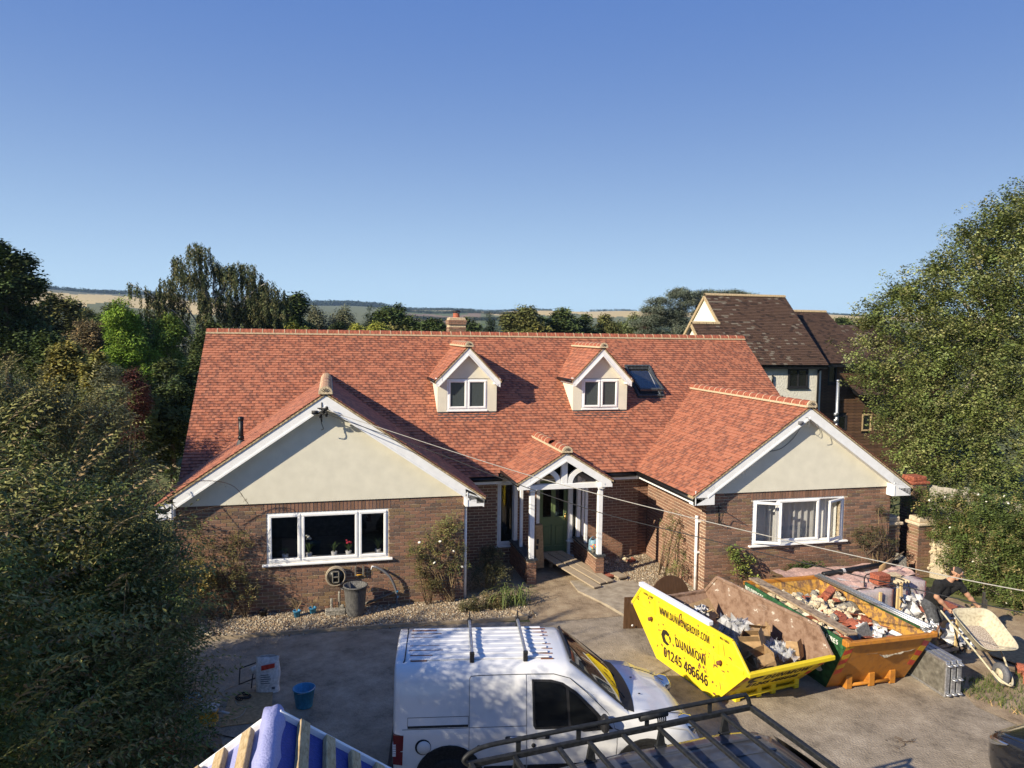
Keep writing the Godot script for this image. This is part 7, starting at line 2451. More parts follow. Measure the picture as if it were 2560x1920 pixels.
	prism(st, PV([9.25, 4.35, 9.98, 4.05, 10.2, 4.2, 10.0, 5.2, 9.2, 5.5, 9.0, 5.0]), -0.06, -0.05, Transform3D(Basis(V(1, 0, 0), V(0, 0, 1), V(0, -1, 0)), Vector3.ZERO))
	tag(obj("cardboard_sheet", st, M.cardboard), "large flat cardboard sheet on the earth beyond the wheelbarrow", "cardboard")
	build_barrow()
	# dry grass, straw and weeds at the edge of the drive
	var bl := ns()
	for k in 3:
		var b := Basis(UP, k * 2.1)
		tri(bl, b * V(-0.004, 0, 0), b * V(0.004, 0, 0), b * V(0.02, 0.10, 0.03))
	bl.generate_normals()
	var blade := bl.commit()
	var xs := []; var cs := []
	for i in 5200:
		var p := V(r.randf_range(7.3, 10.8), 0.01, r.randf_range(5.6, 9.6))
		if p.x < 7.25 + (p.z - 6.0) * 0.42: continue
		var dry := sin(p.x * 2.1) + sin(p.z * 1.7 + 1.0) + r.randf_range(-0.7, 0.7)
		var s := r.randf_range(0.5, 1.3)
		var lay := Basis(UP, r.randf() * TAU) * Basis(V(1, 0, 0), r.randf_range(0.2, 1.5) if dry > -0.3 else r.randf_range(0, 0.6))
		xs.append(Transform3D(lay.scaled(V(s, s, s)), p))
		cs.append(Color(0.44, 0.30, 0.13) * r.randf_range(0.6, 1.3) if dry > -0.3 else Color(0.10, 0.13, 0.035) * r.randf_range(0.7, 1.3))
	var gr := scatter("dry_grass", blade, M.leaf_far, xs, cs)
	tag(gr, "strewn straw and dry grass at the right edge of the drive", "grass", "", "stuff")
	# dead sprig and leaf litter on the drive
	var tw := ns()
	for i in 14:
		var a := V(5.0 + r.randf() * 0.45, 0.012, 6.95 + r.randf() * 0.2)
		tube(tw, [a, a + V(r.randf_range(-0.12, 0.12), 0.02, r.randf_range(-0.08, 0.08))], 0.004, 4)
	tag(obj("dead_sprig", tw, M.twig), "dead dry sprig dropped on the drive before the orange skip", "twig")

func build_barrow():
	# local frame: +x toward the handles, y up, origin under the wheel
	var d := V(0.18, 0, -0.984).normalized()
	var bs := Basis(d, UP, d.cross(UP))
	var t := thing("wheelbarrow", "mortar-splashed cream wheelbarrow tipped forward in the man's hands", "wheelbarrow", V(8.24, 0, 5.88))
	t.transform.basis = bs
	var tilt := Transform3D(Basis(V(0, 0, 1), 0.42), V(0.12, 0.40, 0))
	var st := ns(true)
	var mk := func(x0: float, x1: float, w0: float, w1: float, y: float, n: int) -> Array:
		var ring := []
		for k in n:
			var a := TAU * k / n
			var cx := signf(cos(a)) * pow(absf(cos(a)), 0.38); var cz := signf(sin(a)) * pow(absf(sin(a)), 0.38)
			var x := lerpf(x0, x1, cx * 0.5 + 0.5)
			var w := lerpf(w0, w1, cx * 0.5 + 0.5)
			ring.append(tilt * V(x, y, cz * w))
		return ring
	var n := 36
	loft(st, [mk.call(0.16, 0.78, 0.20, 0.24, 0.0, n), mk.call(0.06, 0.86, 0.28, 0.33, 0.14, n), mk.call(-0.03, 0.92, 0.335, 0.385, 0.255, n), mk.call(-0.045, 0.935, 0.35, 0.40, 0.26, n), mk.call(-0.045, 0.935, 0.35, 0.40, 0.25, n), mk.call(-0.015, 0.91, 0.325, 0.375, 0.25, n), mk.call(0.07, 0.85, 0.275, 0.325, 0.14, n), mk.call(0.165, 0.775, 0.195, 0.235, 0.008, n)], false)
	# dish floor
	var lo: Array = mk.call(0.165, 0.775, 0.195, 0.235, 0.008, n)
	var c: Vector3 = tilt * V(0.47, 0.008, 0)
	for k in n: tri(st, c, lo[(k + 1) % n], lo[k])
	obj("tray", st, M.barrow, t)
	st = ns(true)
	var a0: Array = mk.call(0.15, 0.74, 0.19, 0.225, 0.016, 24)
	var a1: Array = mk.call(0.22, 0.68, 0.14, 0.17, 0.024, 24)
	loft(st, [a0, a1], false)
	c = tilt * V(0.46, 0.026, 0)
	for k in 24: tri(st, c, a1[(k + 1) % 24], a1[k])
	obj("dried_mortar", st, M.dried_mortar, t)
	for s in [-1, 1]:
		st = ns(true)
		tube(st, arc([V(-0.16, 0.10, s * 0.02), V(-0.14, 0.12, s * 0.10), V(0.02, 0.22, s * 0.15), V(0.35, 0.46, s * 0.24), V(0.85, 0.70, s * 0.30), V(1.10, 0.80, s * 0.30), V(1.34, 0.88, s * 0.29)], 5), 0.017, 8)
		obj("shaft", st, M.barrow, t)
		st = ns(true)
		tube(st, [V(1.20, 0.838, s * 0.297), V(1.36, 0.886, s * 0.289)], 0.021, 8)
		obj("grip", st, M.rubber, t)
		st = ns(true)
		tube(st, arc([V(0.50, 0.55, s * 0.25), V(0.62, 0.34, s * 0.25), V(0.70, 0.33, s * 0.25), V(0.84, 0.66, s * 0.28)], 5), 0.014, 7)
		obj("leg", st, M.van_dark, t)
		st = ns(true)
		tube(st, [V(0.0, 0.19, s * 0.07), V(0.02, 0.24, s * 0.15)], 0.014, 6)
		obj("axle_bracket", st, M.barrow, t)
	st = ns(true)
	tube(st, arc([V(0.02, 0.24, -0.15), V(-0.14, 0.15, -0.10), V(-0.235, 0.10, 0.0), V(-0.14, 0.15, 0.10), V(0.02, 0.24, 0.15)], 6), 0.018, 8)
	obj("nose_guard", st, M.barrow, t)
	st = ns(true)
	var wx := Transform3D(Basis(V(1, 0, 0), PI / 2), V(0.0, 0.19, 0))
	lathe(st, [Vector2(0.10, -0.04), Vector2(0.165, -0.042), Vector2(0.19, -0.02), Vector2(0.19, 0.02), Vector2(0.165, 0.042), Vector2(0.10, 0.04)], 24, wx)
	var wl := obj("wheel", st, M.hose_grey, t)
	st = ns(true)
	lathe(st, [Vector2(0, 0.05), Vector2(0.03, 0.05), Vector2(0.10, 0.03), Vector2(0.10, -0.03), Vector2(0.03, -0.05), Vector2(0, -0.05)], 20, wx)
	obj("rim", st, M.barrow, wl)

# ------------------------------------------------------------------ porch roof below the viewpoint
func build_porch_foreground():
	var T := thing("porch_roof", "unfinished porch roof below the viewpoint, blue membrane under pale battens", "porch roof", Vector3.ZERO)
	var ax := -3.143; var ay := 3.907; var zf := 11.80; var zb := 14.6
	var sl := 0.69
	var st := ns()
	slab(st, V(ax, ay, zf), V(ax - 1.3, ay - 1.3 * sl, zf), V(ax - 1.3, ay - 1.3 * sl, zb), V(ax, ay, zb), 0.04)
	obj("membrane", st, M.membrane, T)
	st = ns()
	slab(st, V(ax, ay, zf), V(ax + 1.3, ay - 1.3 * sl, zf), V(ax + 1.3, ay - 1.3 * sl, zb), V(ax, ay, zb), 0.04)
	obj("membrane", st, M.membrane_shaded, T)  # right slope: darker blue paints in its shade, the membrane is the same
	# white strips painted as the sunlit cut edge of the membrane
	for s in [-1, 1]:
		st = ns()
		beam(st, V(ax, ay - 0.02, zf - 0.012), V(ax + s * 1.3, ay - 1.3 * sl - 0.02, zf - 0.012), 0.07, 0.022, UP, 0.004)
		obj("lit_edge_strip", st, M.white_trim, T)
	# the roll of membrane folded along the ridge
	st = ns(true)
	var rings := []
	for i in 30:
		var z := lerpf(zf - 0.06, zb, i / 29.0)
		var ring := []
		for k in 12:
			var a := PI * k / 11.0
			var w := 0.050 + 0.006 * sin(i * 1.9) + 0.005 * sin(i * 0.7 + k)
			ring.append(V(ax - 0.02 + cos(a) * w * 1.15, ay - 0.05 + sin(a) * (0.072 + 0.008 * sin(i * 2.3 + k * 0.8)), z + 0.01 * sin(k * 1.3)))
		rings.append(ring)
	loft(st, rings, true, false)
	obj("ridge_roll", st, M.membrane, T)
	for s in [-1, 1]:
		var n := V(s * sl, 1, 0).normalized(); var dn := V(s, -sl, 0).normalized()
		for k in 8:
			var off := 0.155 + k * 0.155
			var b := ns()
			var c := V(ax, ay, 0) + dn * off + n * 0.016
			var z0 := zf + 0.01 + rng.randf_range(-0.02, 0.03)
			cbx(b, Vector3.ZERO, V(0.058, 0.036, zb - z0), 0.003, Transform3D(Basis(dn, n, dn.cross(n)), V(c.x, c.y, (z0 + zb) * 0.5)))
			obj("batten", b, M.timber_pale, T)
	for x in [-1.2, 1.2]:
		st = ns()
		cbx(st, V(ax + x, (ay - 1.3 * sl) * 0.5, zf + 0.12), V(0.1, ay - 1.3 * sl, 0.1), 0.008)
		obj("post", st, M.white_trim, T)
	# two service cables down to the left gable
	var c1 := [V(-2.95, 4.28, 0.33), V(-1.92, 4.05, 0.63), V(0.74, 3.2, 2.8), V(2.81, 2.88, 4.89), V(4.4, 2.79, 7.05), V(5.38, 2.82, 8.64), V(6.6, 2.95, 10.7), V(9.0, 3.4, 14.5)]
	c1 = [V(-2.95, 4.28, 0.33), V(-1.93, 3.98, 0.93), V(0.70, 3.25, 2.55), V(2.75, 2.92, 4.70), V(4.37, 2.80, 6.95), V(5.38, 2.82, 8.64), V(6.7, 3.0, 10.9)]
	st = ns(true)
	tube(st, arc(c1, 10), 0.0075, 6)
	tag(obj("overhead_cable", st, M.cable_pale), "pale overhead cable from the left gable, upper of two across the house", "cable")
	var c2 := [V(-2.95, 4.20, 0.33), V(-0.89, 3.54, 1.44), V(0.16, 3.2, 2.35), V(1.6, 2.8, 3.67), V(2.81, 2.64, 4.91), V(4.34, 2.55, 7.05), V(5.38, 2.55, 8.66), V(6.7, 2.7, 10.9)]
	st = ns(true)
	tube(st, arc(c2, 10), 0.0075, 6)
	tag(obj("overhead_cable", st, M.cable_dark), "dark overhead cable from the left gable, lower of two across the house", "cable")

func build_sill_plants():
	# pot plants on the inside sill of the big left window
	var r := RandomNumberGenerator.new()
	r.seed = 99
	var list := [[-3.78, "leafy pot plant inside the left pane of the big window", 0.22, 0], [-3.30, "white orchid in a pot inside the big window", 0.42, 1], [-2.78, "trailing pot plant in a white pot inside the big window's middle pane", 0.30, 0], [-2.48, "small red-flowered pot plant inside the big window", 0.24, 2], [-1.86, "spiky pot plant in a white pot inside the right pane of the big window", 0.34, 0]]
	for q in list:
		var t := thing("pot_plant", q[1], "pot plant", V(q[0], 1.07, -0.20))
		var st := ns(true)
		lathe(st, [Vector2(0, 0), Vector2(0.05, 0), Vector2(0.065, 0.11), Vector2(0.055, 0.11), Vector2(0, 0.10)], 14)
		obj("pot", st, M.white_trim, t)
		st = ns()
		for i in 22:
			var a := r.randf() * TAU
			var l: float = q[2] * r.randf_range(0.6, 1.1)
			var d := V(cos(a), 0, sin(a) * 0.5); var s := V(-sin(a), 0, cos(a)) * 0.011
			var o := V(0, 0.10, 0)
			var p1 := o + d * l * 0.3 + UP * l * 0.6; var p2 := o + d * l * 0.7 + UP * l * 0.65
			quad(st, o - s, o + s, p1 + s, p1 - s); tri(st, p1 - s, p1 + s, p2)
		st.generate_normals()
		scatter("leaves", st.commit(), M.leaf, [Transform3D()], [Color(0.09, 0.14, 0.04)], t)
		if q[3] > 0:
			for i in 4:
				st = ns(true)
				lathe(st, [Vector2(0, 0.02), Vector2(0.03, 0.015), Vector2(0.036, 0), Vector2(0, -0.015)], 8, Transform3D(rand_basis(r, 0.8), V(r.randf_range(-0.06, 0.06), q[2] * r.randf_range(0.7, 1.0) + 0.1, r.randf_range(0.0, 0.06))))
				obj("flower", st, M.petal_white if q[3] == 1 else M.petal_red, t)
	var sb := ns()
	bb(sb, V(-4.13, 1.03, -0.36), V(-1.66, 1.068, -0.085))
	obj("inside_sill", sb, M.white_trim, get_node("brick_bungalow"))

# ------------------------------------------------------------------ the man with the wheelbarrow
# tapered capsules joined by a smooth minimum, meshed as surface nets
func nets(st: SurfaceTool, bones: Array, cell: float, blend: float):
	var lo := V(1e9, 1e9, 1e9); var hi := V(-1e9, -1e9, -1e9)
	for b in bones:
		var m: float = maxf(b[2], b[3]) + blend + cell * 2.0
		for p in [b[0], b[1]]:
			lo = lo.min(p - V(m, m, m)); hi = hi.max(p + V(m, m, m))
	var nx := int((hi.x - lo.x) / cell) + 2; var ny := int((hi.y - lo.y) / cell) + 2; var nz := int((hi.z - lo.z) / cell) + 2
	var f := PackedFloat32Array()
	f.resize(nx * ny * nz)
	f.fill(1.0)
	for b in bones:
		var a: Vector3 = b[0]; var e: Vector3 = b[1]; var ra: float = b[2]; var rb: float = b[3]
		var ab := e - a
		var l2 := maxf(ab.length_squared(), 1e-9)
		var m := maxf(ra, rb) + blend + cell * 1.5
		var p0 := ((a.min(e) - V(m, m, m) - lo) / cell).floor(); var p1 := ((a.max(e) + V(m, m, m) - lo) / cell).ceil()
		for x in range(maxi(0, int(p0.x)), mini(nx, int(p1.x) + 1)):
			for y in range(maxi(0, int(p0.y)), mini(ny, int(p1.y) + 1)):
				for z in range(maxi(0, int(p0.z)), mini(nz, int(p1.z) + 1)):
					var p := lo + V(x, y, z) * cell
					var t := clampf((p - a).dot(ab) / l2, 0.0, 1.0)
					var d := p.distance_to(a + ab * t) - lerpf(ra, rb, t)
					var i := (x * ny + y) * nz + z
					var o := f[i]
					if d < o + blend:
						var h := maxf(blend - absf(d - o), 0.0) / blend
						f[i] = minf(d, o) - h * h * blend * 0.25
	var vid := {}
	var verts := []
	var dx := ny * nz; var dy := nz
	for x in nx - 1:
		for y in ny - 1:
			for z in nz - 1:
				var i := (x * ny + y) * nz + z
				var mask := 0
				var v := [f[i], f[i + 1], f[i + dy], f[i + dy + 1], f[i + dx], f[i + dx + 1], f[i + dx + dy], f[i + dx + dy + 1]]
				for k in 8:
					if v[k] < 0.0: mask |= 1 << k
				if mask == 0 or mask == 255: continue
				var s := Vector3.ZERO
				var n := 0
				for e in [[0, 1], [2, 3], [4, 5], [6, 7], [0, 2], [1, 3], [4, 6], [5, 7], [0, 4], [1, 5], [2, 6], [3, 7]]:
					var va: float = v[e[0]]; var vb: float = v[e[1]]
					if (va < 0.0) == (vb < 0.0): continue
					var t := va / (va - vb)
					var pa := V(e[0] >> 2 & 1, e[0] >> 1 & 1, e[0] & 1); var pb := V(e[1] >> 2 & 1, e[1] >> 1 & 1, e[1] & 1)
					s += pa.lerp(pb, t)
					n += 1
				vid[i] = verts.size()
				verts.append(lo + (V(x, y, z) + s / n) * cell)
	for i in vid:
		var x := int(i) / dx; var y := (int(i) / nz) % ny; var z := int(i) % nz
		if x < 1 or y < 1 or z < 1: continue
		for ax in 3:
			var j: int = i + [dx, dy, 1][ax]
			var s0 := f[i] < 0.0; var s1 := f[j] < 0.0
			if s0 == s1: continue
			var u: int = [dy, 1, dx][ax]; var w: int = [1, dx, dy][ax]
			if not (vid.has(i - u) and vid.has(i - w) and vid.has(i - u - w)): continue
			var q := [verts[vid[i]], verts[vid[i - u]], verts[vid[i - u - w]], verts[vid[i - w]]]
			if s0: quad(st, q[0], q[1], q[2], q[3])
			else: quad(st, q[3], q[2], q[1], q[0])

func build_person():
	var T := thing("person", "man in black t-shirt, grey shorts and dark cap bending over the wheelbarrow handles", "person", V(8.27, 0, 4.5))
	var o := V(8.2, 0, 4.5)
	# joints in the scene, then moved to the figure's own base
	var pel := V(8.16, 0.90, 4.36); var chest := V(8.20, 1.20, 4.52); var neck := V(8.26, 1.40, 4.64); var head := V(8.32, 1.53, 4.72)
	var shR := V(8.04, 1.335, 4.60); var elR := V(8.02, 1.09, 4.60); var haR := V(8.245, 0.845, 4.68)
	var shL := V(8.44, 1.345, 4.64); var elL := V(8.62, 1.12, 4.70); var haL := V(8.80, 0.905, 4.76)
	var hiR := V(8.07, 0.86, 4.37); var knR := V(8.09, 0.50, 4.55); var anR := V(8.14, 0.11, 4.50)
	var hiL := V(8.26, 0.86, 4.36); var knL := V(8.30, 0.49, 4.40); var anL := V(8.36, 0.12, 4.12)
	var J := func(p: Vector3) -> Vector3: return p - o
	var st := ns(true)
	var B := []
	var add := func(list: Array, a: Vector3, b: Vector3, ra: float, rb: float): list.append([a - o, b - o, ra, rb])
	add.call(B, pel, chest, 0.115, 0.125); add.call(B, chest, neck.lerp(chest, 0.25), 0.12, 0.075); add.call(B, neck, head, 0.052, 0.055)
	add.call(B, shR, shL, 0.06, 0.06); add.call(B, hiR, hiL, 0.095, 0.095)
	for q in [[shR, elR, haR], [shL, elL, haL]]:
		add.call(B, q[0], q[1], 0.052, 0.040)
		add.call(B, q[1], q[1].lerp(q[2], 0.35), 0.040, 0.041)
		add.call(B, q[1].lerp(q[2], 0.35), q[1].lerp(q[2], 0.90), 0.041, 0.026)
	for q in [[hiR, knR, anR], [hiL, knL, anL]]:
		add.call(B, q[0], q[1], 0.088, 0.055)
		add.call(B, q[1], q[1].lerp(q[2], 0.3) + V(0, 0, -0.015), 0.052, 0.056)
		add.call(B, q[1].lerp(q[2], 0.3) + V(0, 0, -0.015), q[2], 0.054, 0.036)
	nets(st, B, 0.016, 0.035)
	# head: looking down and to his left
	var fwd := V(0.62, -0.42, 0.66).normalized()
	var side := fwd.cross(UP).normalized()
	var hu := side.cross(fwd)
	var H := []
	var hc := head + V(0, 0.035, 0)
	add.call(H, hc - fwd * 0.028 + hu * 0.02, hc + fwd * 0.022 + hu * 0.018, 0.082, 0.080)
	add.call(H, hc + fwd * 0.03 - hu * 0.035, hc + fwd * 0.055 - hu * 0.088, 0.060, 0.034)
	add.call(H, hc + fwd * 0.092 + hu * 0.0, hc + fwd * 0.112 - hu * 0.032, 0.009, 0.015)
	add.call(H, hc + fwd * 0.074 - hu * 0.062 - side * 0.015, hc + fwd * 0.074 - hu * 0.062 + side * 0.015, 0.013, 0.013)
	for s in [-1, 1]:
		add.call(H, hc + side * s * 0.082 + hu * 0.012, hc + side * s * 0.086 - hu * 0.026, 0.014, 0.011)
		add.call(H, hc + fwd * 0.074 + side * s * 0.018 + hu * 0.020, hc + fwd * 0.066 + side * s * 0.05 + hu * 0.018, 0.010, 0.009)
	nets(st, H, 0.006, 0.014)
	# hands closed on the grips
	for q in [[haR, elR, -1.0], [haL, elL, 1.0]]:
		var w: Vector3 = q[0]
		var gd := V(-0.18, -0.07, 0.98).normalized()      # direction of the grip
		var down: Vector3 = (w - q[1]).normalized()
		var out := gd.cross(down).normalized()
		var F := []
		add.call(F, w - down * 0.03, w + down * 0.012 + out * 0.012, 0.026, 0.026)
		add.call(F, w + out * 0.014 - gd * 0.03, w + out * 0.014 + gd * 0.03, 0.022, 0.022)
		for k in 4:
			var g := gd * (-0.033 + k * 0.022)
			var l: float = [0.85, 1.0, 1.05, 0.95][k]
			var p0 := w + g + out * 0.028 + down * 0.012; var p1 := w + g + out * 0.022 + down * 0.042 * l; var p2 := w + g - out * 0.006 + down * 0.050 * l; var p3 := w + g - out * 0.022 + down * 0.030
			add.call(F, p0, p1, 0.0095, 0.0088); add.call(F, p1, p2, 0.0088, 0.008); add.call(F, p2, p3, 0.008, 0.007)
		var th0 := w + gd * 0.035 - down * 0.008; var th1 := w + gd * 0.045 - out * 0.022 + down * 0.014; var th2 := w + gd * 0.026 - out * 0.032 + down * 0.028
		add.call(F, th0, th1, 0.012, 0.010); add.call(F, th1, th2, 0.010, 0.008)
		nets(st, F, 0.0045, 0.006)
	obj("body", st, M.skin, T)
	# clothes
	st = ns(true)
	var C := []
	add.call(C, pel + V(0, -0.01, 0), chest, 0.135, 0.150); add.call(C, chest, neck.lerp(chest, 0.30), 0.148, 0.085)
	add.call(C, shR, shL, 0.078, 0.078); add.call(C, shR + V(0.04, -0.05, 0), pel + V(-0.05, 0.05, 0), 0.09, 0.10); add.call(C, shL + V(-0.04, -0.05, 0), pel + V(0.05, 0.05, 0), 0.09, 0.10)
	for q in [[shR, elR], [shL, elL]]: add.call(C, q[0], q[0].lerp(q[1], 0.58), 0.078, 0.068)
	nets(st, C, 0.016, 0.03)
	obj("t_shirt", st, M.tee_black, T)
	st = ns(true)
	var Sh := []
	add.call(Sh, hiR, hiL, 0.118, 0.118)
	add.call(Sh, hiR, hiR.lerp(knR, 0.72), 0.112, 0.100); add.call(Sh, hiL, hiL.lerp(knL, 0.72), 0.112, 0.100)
	add.call(Sh, pel + V(0, 0.03, 0), pel + V(0, -0.05, 0), 0.125, 0.13)
	nets(st, Sh, 0.016, 0.03)
	obj("shorts", st, M.shorts, T)
	for q in [[anR, knR, V(0.25, 0, 0.97)], [anL, knL, V(0.35, 0, 0.94)]]:
		st = ns(true)
		var F := []
		var a: Vector3 = q[0]; var d: Vector3 = q[2]
		a.y = 0.10
		add.call(F, a, a + V(0, 0.07, 0) + (q[1] - a).normalized() * 0.03, 0.052, 0.053)
		add.call(F, a + V(0, -0.05, 0) - d * 0.03, a + V(0, -0.055, 0) + d * 0.15, 0.042, 0.040)
		nets(st, F, 0.010, 0.02)
		var bt := obj("boot", st, M.boot, T)
		st = ns()
		cbx(st, (a - o) * V(1, 0, 1) + V(0, 0.014, 0) + d * 0.06, V(0.30, 0.026, 0.10), 0.01, Transform3D())
		st = ns()
		var sx := Transform3D(along(d), (a - o) * V(1, 0, 1) + d * 0.06 + V(0, 0.016, 0))
		cbx(st, Vector3.ZERO, V(0.29, 0.028, 0.096), 0.012, sx)
		obj("sole", st, M.rubber, bt)
		st = ns(true)
		tube(st, [a - o + V(0, 0.09, 0) + (q[1] - a).normalized() * 0.02, a - o + V(0, 0.09, 0) + (q[1] - a).normalized() * 0.085], 0.047, 12)
		obj("sock", st, M.sock, T)
	# cap with a peak, hair, eyes
	st = ns(true)
	var cb := Basis(fwd, hu, fwd.cross(hu))
	var cx := Transform3D(cb, hc - o + hu * 0.030 - fwd * 0.006)
	var rings := []
	for i in 8:
		var ph := PI * 0.5 * i / 7.0
		var ring := []
		for k in 24:
			var a := TAU * k / 24
			ring.append(cx * V(cos(a) * 0.098 * cos(ph), -0.005 + sin(ph) * 0.088, sin(a) * 0.091 * cos(ph)))
		rings.append(ring)
	loft(st, rings, false)
	rings = []
	for i in 4:
		var v := i / 3.0
		var ring := []
		for k in 9:
			var a := lerpf(-1.05, 1.05, k / 8.0)
			ring.append(cx * V(cos(a) * 0.092 + v * 0.078 * cos(a), 0.002 - 0.018 * v - 0.02 * absf(sin(a)) * v, sin(a) * 0.088 * (1.0 + 0.06 * v)))
		rings.append(ring)
	loft(st, rings, false, false)
	var cap := obj("cap", st, M.cap, T)
	lettering(cap, "ICE", cx * Transform3D(Basis(V(0, 1, 0), PI / 2) * Basis(V(1, 0, 0), -0.35), V(0.090, 0.022, 0.034)), 0.030, 0.068, M.decal_white)
	st = ns(true)
	var hr := []
	add.call(hr, hc - fwd * 0.040 + hu * 0.012, hc - fwd * 0.050 - hu * 0.045, 0.078, 0.052)
	nets(st, hr, 0.008, 0.01)
	obj("hair", st, M.hair, T)
	for s in [-1, 1]:
		st = ns(true)
		lathe(st, [Vector2(0, 0.010), Vector2(0.008, 0.006), Vector2(0.011, 0), Vector2(0.008, -0.006), Vector2(0, -0.010)], 10, Transform3D(Basis(), hc - o + fwd * 0.078 + side * s * 0.032 + hu * 0.004))
		obj("eye", st, M.hair, T)

# ------------------------------------------------------------------ plants
# a clump of leaves; each leaf is a folded diamond
func leaf_clump(n: int, len_: float, wid: float, rad: float, seed_: int, droop := 0.3, stem := false) -> ArrayMesh:
	var r := RandomNumberGenerator.new()
	r.seed = seed_
	var st := ns()
	for i in n:
		var d := V(r.randf_range(-1, 1), r.randf_range(-1, 1), r.randf_range(-1, 1))
		if d.length() < 0.05: d = UP
		d = d.normalized() * pow(r.randf(), 0.5) * rad
		var a := r.randf() * TAU
		var f := V(cos(a), r.randf_range(-0.5, 0.5) - droop, sin(a)).normalized()
		var s := f.cross(V(r.randf_range(-0.5, 0.5), 1, r.randf_range(-0.5, 0.5))).normalized()
		var u := s.cross(f)
		var l := len_ * r.randf_range(0.65, 1.25); var w := wid * r.randf_range(0.7, 1.2)
		var p0 := d; var p1 := d + f * l * 0.45 + s * w * 0.5 - u * w * 0.12; var p2 := d + f * l - u * l * 0.1; var p3 := d + f * l * 0.45 - s * w * 0.5 - u * w * 0.12
		tri(st, p0, p1, p2); tri(st, p0, p2, p3)
	st.generate_normals()
	return st.commit()

# arching shoot with paired leaflets
func shoot_mesh(l: float, pairs: int, leaf: float, wid: float, seed_: int) -> ArrayMesh:
	var r := RandomNumberGenerator.new()
	r.seed = seed_
	var st := ns()
	var prev := Vector3.ZERO
	for i in pairs:
		var t := float(i + 1) / pairs
		var p := V(l * t, l * (0.30 * t - 0.42 * t * t), 0.04 * sin(t * 5.0))
		var q := V(0, 0.003, 0)
		tri(st, prev - q, prev + q, p)
		for s in [-1, 1]:
			var f := V(0.55, r.randf_range(-0.4, 0.25), s * 0.8).normalized()
			var w := f.cross(UP).normalized() * wid * 0.5
			var ll := leaf * r.randf_range(0.7, 1.2) * (1.0 - 0.35 * t)
			tri(st, p, p + f * ll * 0.45 + w + V(0, 0.005, 0), p + f * ll - V(0, ll * 0.18, 0)); tri(st, p, p + f * ll - V(0, ll * 0.18, 0), p + f * ll * 0.45 - w + V(0, 0.005, 0))
		prev = p
	st.generate_normals()
	return st.commit()

var gapn: FastNoiseLite
func crown_xs(lobes: Array, count: int, r: RandomNumberGenerator, size := 1.0, gap := 0.16, fill := 0.25, rough := 0.18) -> Array:
	if gapn == null:
		gapn = FastNoiseLite.new()
		gapn.frequency = 1.0
		gapn.fractal_octaves = 2
		gapn.seed = 9
	var w := []
	var tot := 0.0
	for l in lobes:
		var a: float = l[3] * l[3]
		tot += a
		w.append(tot)
	var xs := []
	var guard := 0
	while xs.size() < count and guard < count * 4:
		guard += 1
		var pick := r.randf() * tot
		var li := 0
		while w[li] < pick: li += 1
		var L: Array = lobes[li]
		var rad: float = L[3]
		var ry: float = rad * (L[4] if L.size() > 4 else 1.0)
		var d := V(r.randfn(), r.randfn(), r.randfn()).normalized()
		if d.y < -0.55 and r.randf() < 0.6: d.y = -d.y
		var k := 1.0 + rough * gapn.get_noise_3dv((V(L[0], L[1], L[2]) + d * rad) * (1.6 / maxf(rad, 0.4))) * 2.0
		var f := k * (r.randf_range(0.86, 1.05) if r.randf() > fill else r.randf_range(0.35, 0.86))
		var p := V(L[0] + d.x * rad * f, L[1] + d.y * ry * f, L[2] + d.z * rad * f)
		if gapn.get_noise_3dv(p * (1.9 / maxf(0.5, rad * 0.6))) < -gap * 1.6 and r.randf() < 0.8: continue
		if p.y < 0.02: continue
		var b := Basis(UP, r.randf() * TAU) * Basis(V(1, 0, 0), r.randf_range(-0.5, 0.5))
		var s := size * r.randf_range(0.7, 1.3)
		xs.append([Transform3D(b.scaled(V(s, s, s)), p), d])
	return xs

func leafy(parent: Node, called: String, lobes: Array, count: int, mesh: Mesh, base: Color, r: RandomNumberGenerator, size := 1.0, gap := 0.16, fill := 0.25, vary := 0.3, m: Material = null, alt = null, alt_p := 0.0, rough := 0.18) -> MultiMeshInstance3D:
	var xs := []
	var cs := []
	for e in crown_xs(lobes, count, r, size, gap, fill, rough):
		xs.append(e[0])
		var p: Vector3 = e[0].origin
		var k := 1.0 + vary * (0.6 * gapn.get_noise_3dv(p * 0.9 + V(50, 0, 0)) * 1.6 + r.randf_range(-0.5, 0.5))
		var c: Color = base
		if alt != null and r.randf() < alt_p * (1.0 + 1.5 * gapn.get_noise_3dv(p * 0.7 + V(0, 90, 0))): c = alt
		cs.append(Color(c.r * k * (1.0 + r.randf_range(-0.08, 0.12)), c.g * k, c.b * k))
	return scatter(called, mesh, m if m else M.leaf, xs, cs, parent)

func trunk(t: Node3D, base: Vector3, top: Vector3, r0: float, lobes: Array, m: Material, r: RandomNumberGenerator, limbs := 6):
	var st := ns(true)
	var mid := base.lerp(top, 0.5) + V(r.randf_range(-0.15, 0.15), 0, r.randf_range(-0.15, 0.15))
	tube(st, arc([base, mid, top], 5), r0, 9, r0 * 0.35)
	obj("trunk", st, m, t)
	for i in mini(limbs, lobes.size()):
		var l: Array = lobes[i]
		var a := base.lerp(top, r.randf_range(0.35, 0.9))
		var e := V(l[0], l[1], l[2])
		st = ns(true)
		tube(st, arc([a, a.lerp(e, 0.5) + V(0, 0.1, 0), e - (e - a) * 0.05], 4), r0 * 0.35, 6, r0 * 0.08)
		obj("limb", st, m, t)

func place(t: Node3D, at: Vector3):
	# put the thing's own origin at its foot without moving what it is made of
	for c in t.get_children():
		if c is Node3D: c.position -= at
	t.position = at

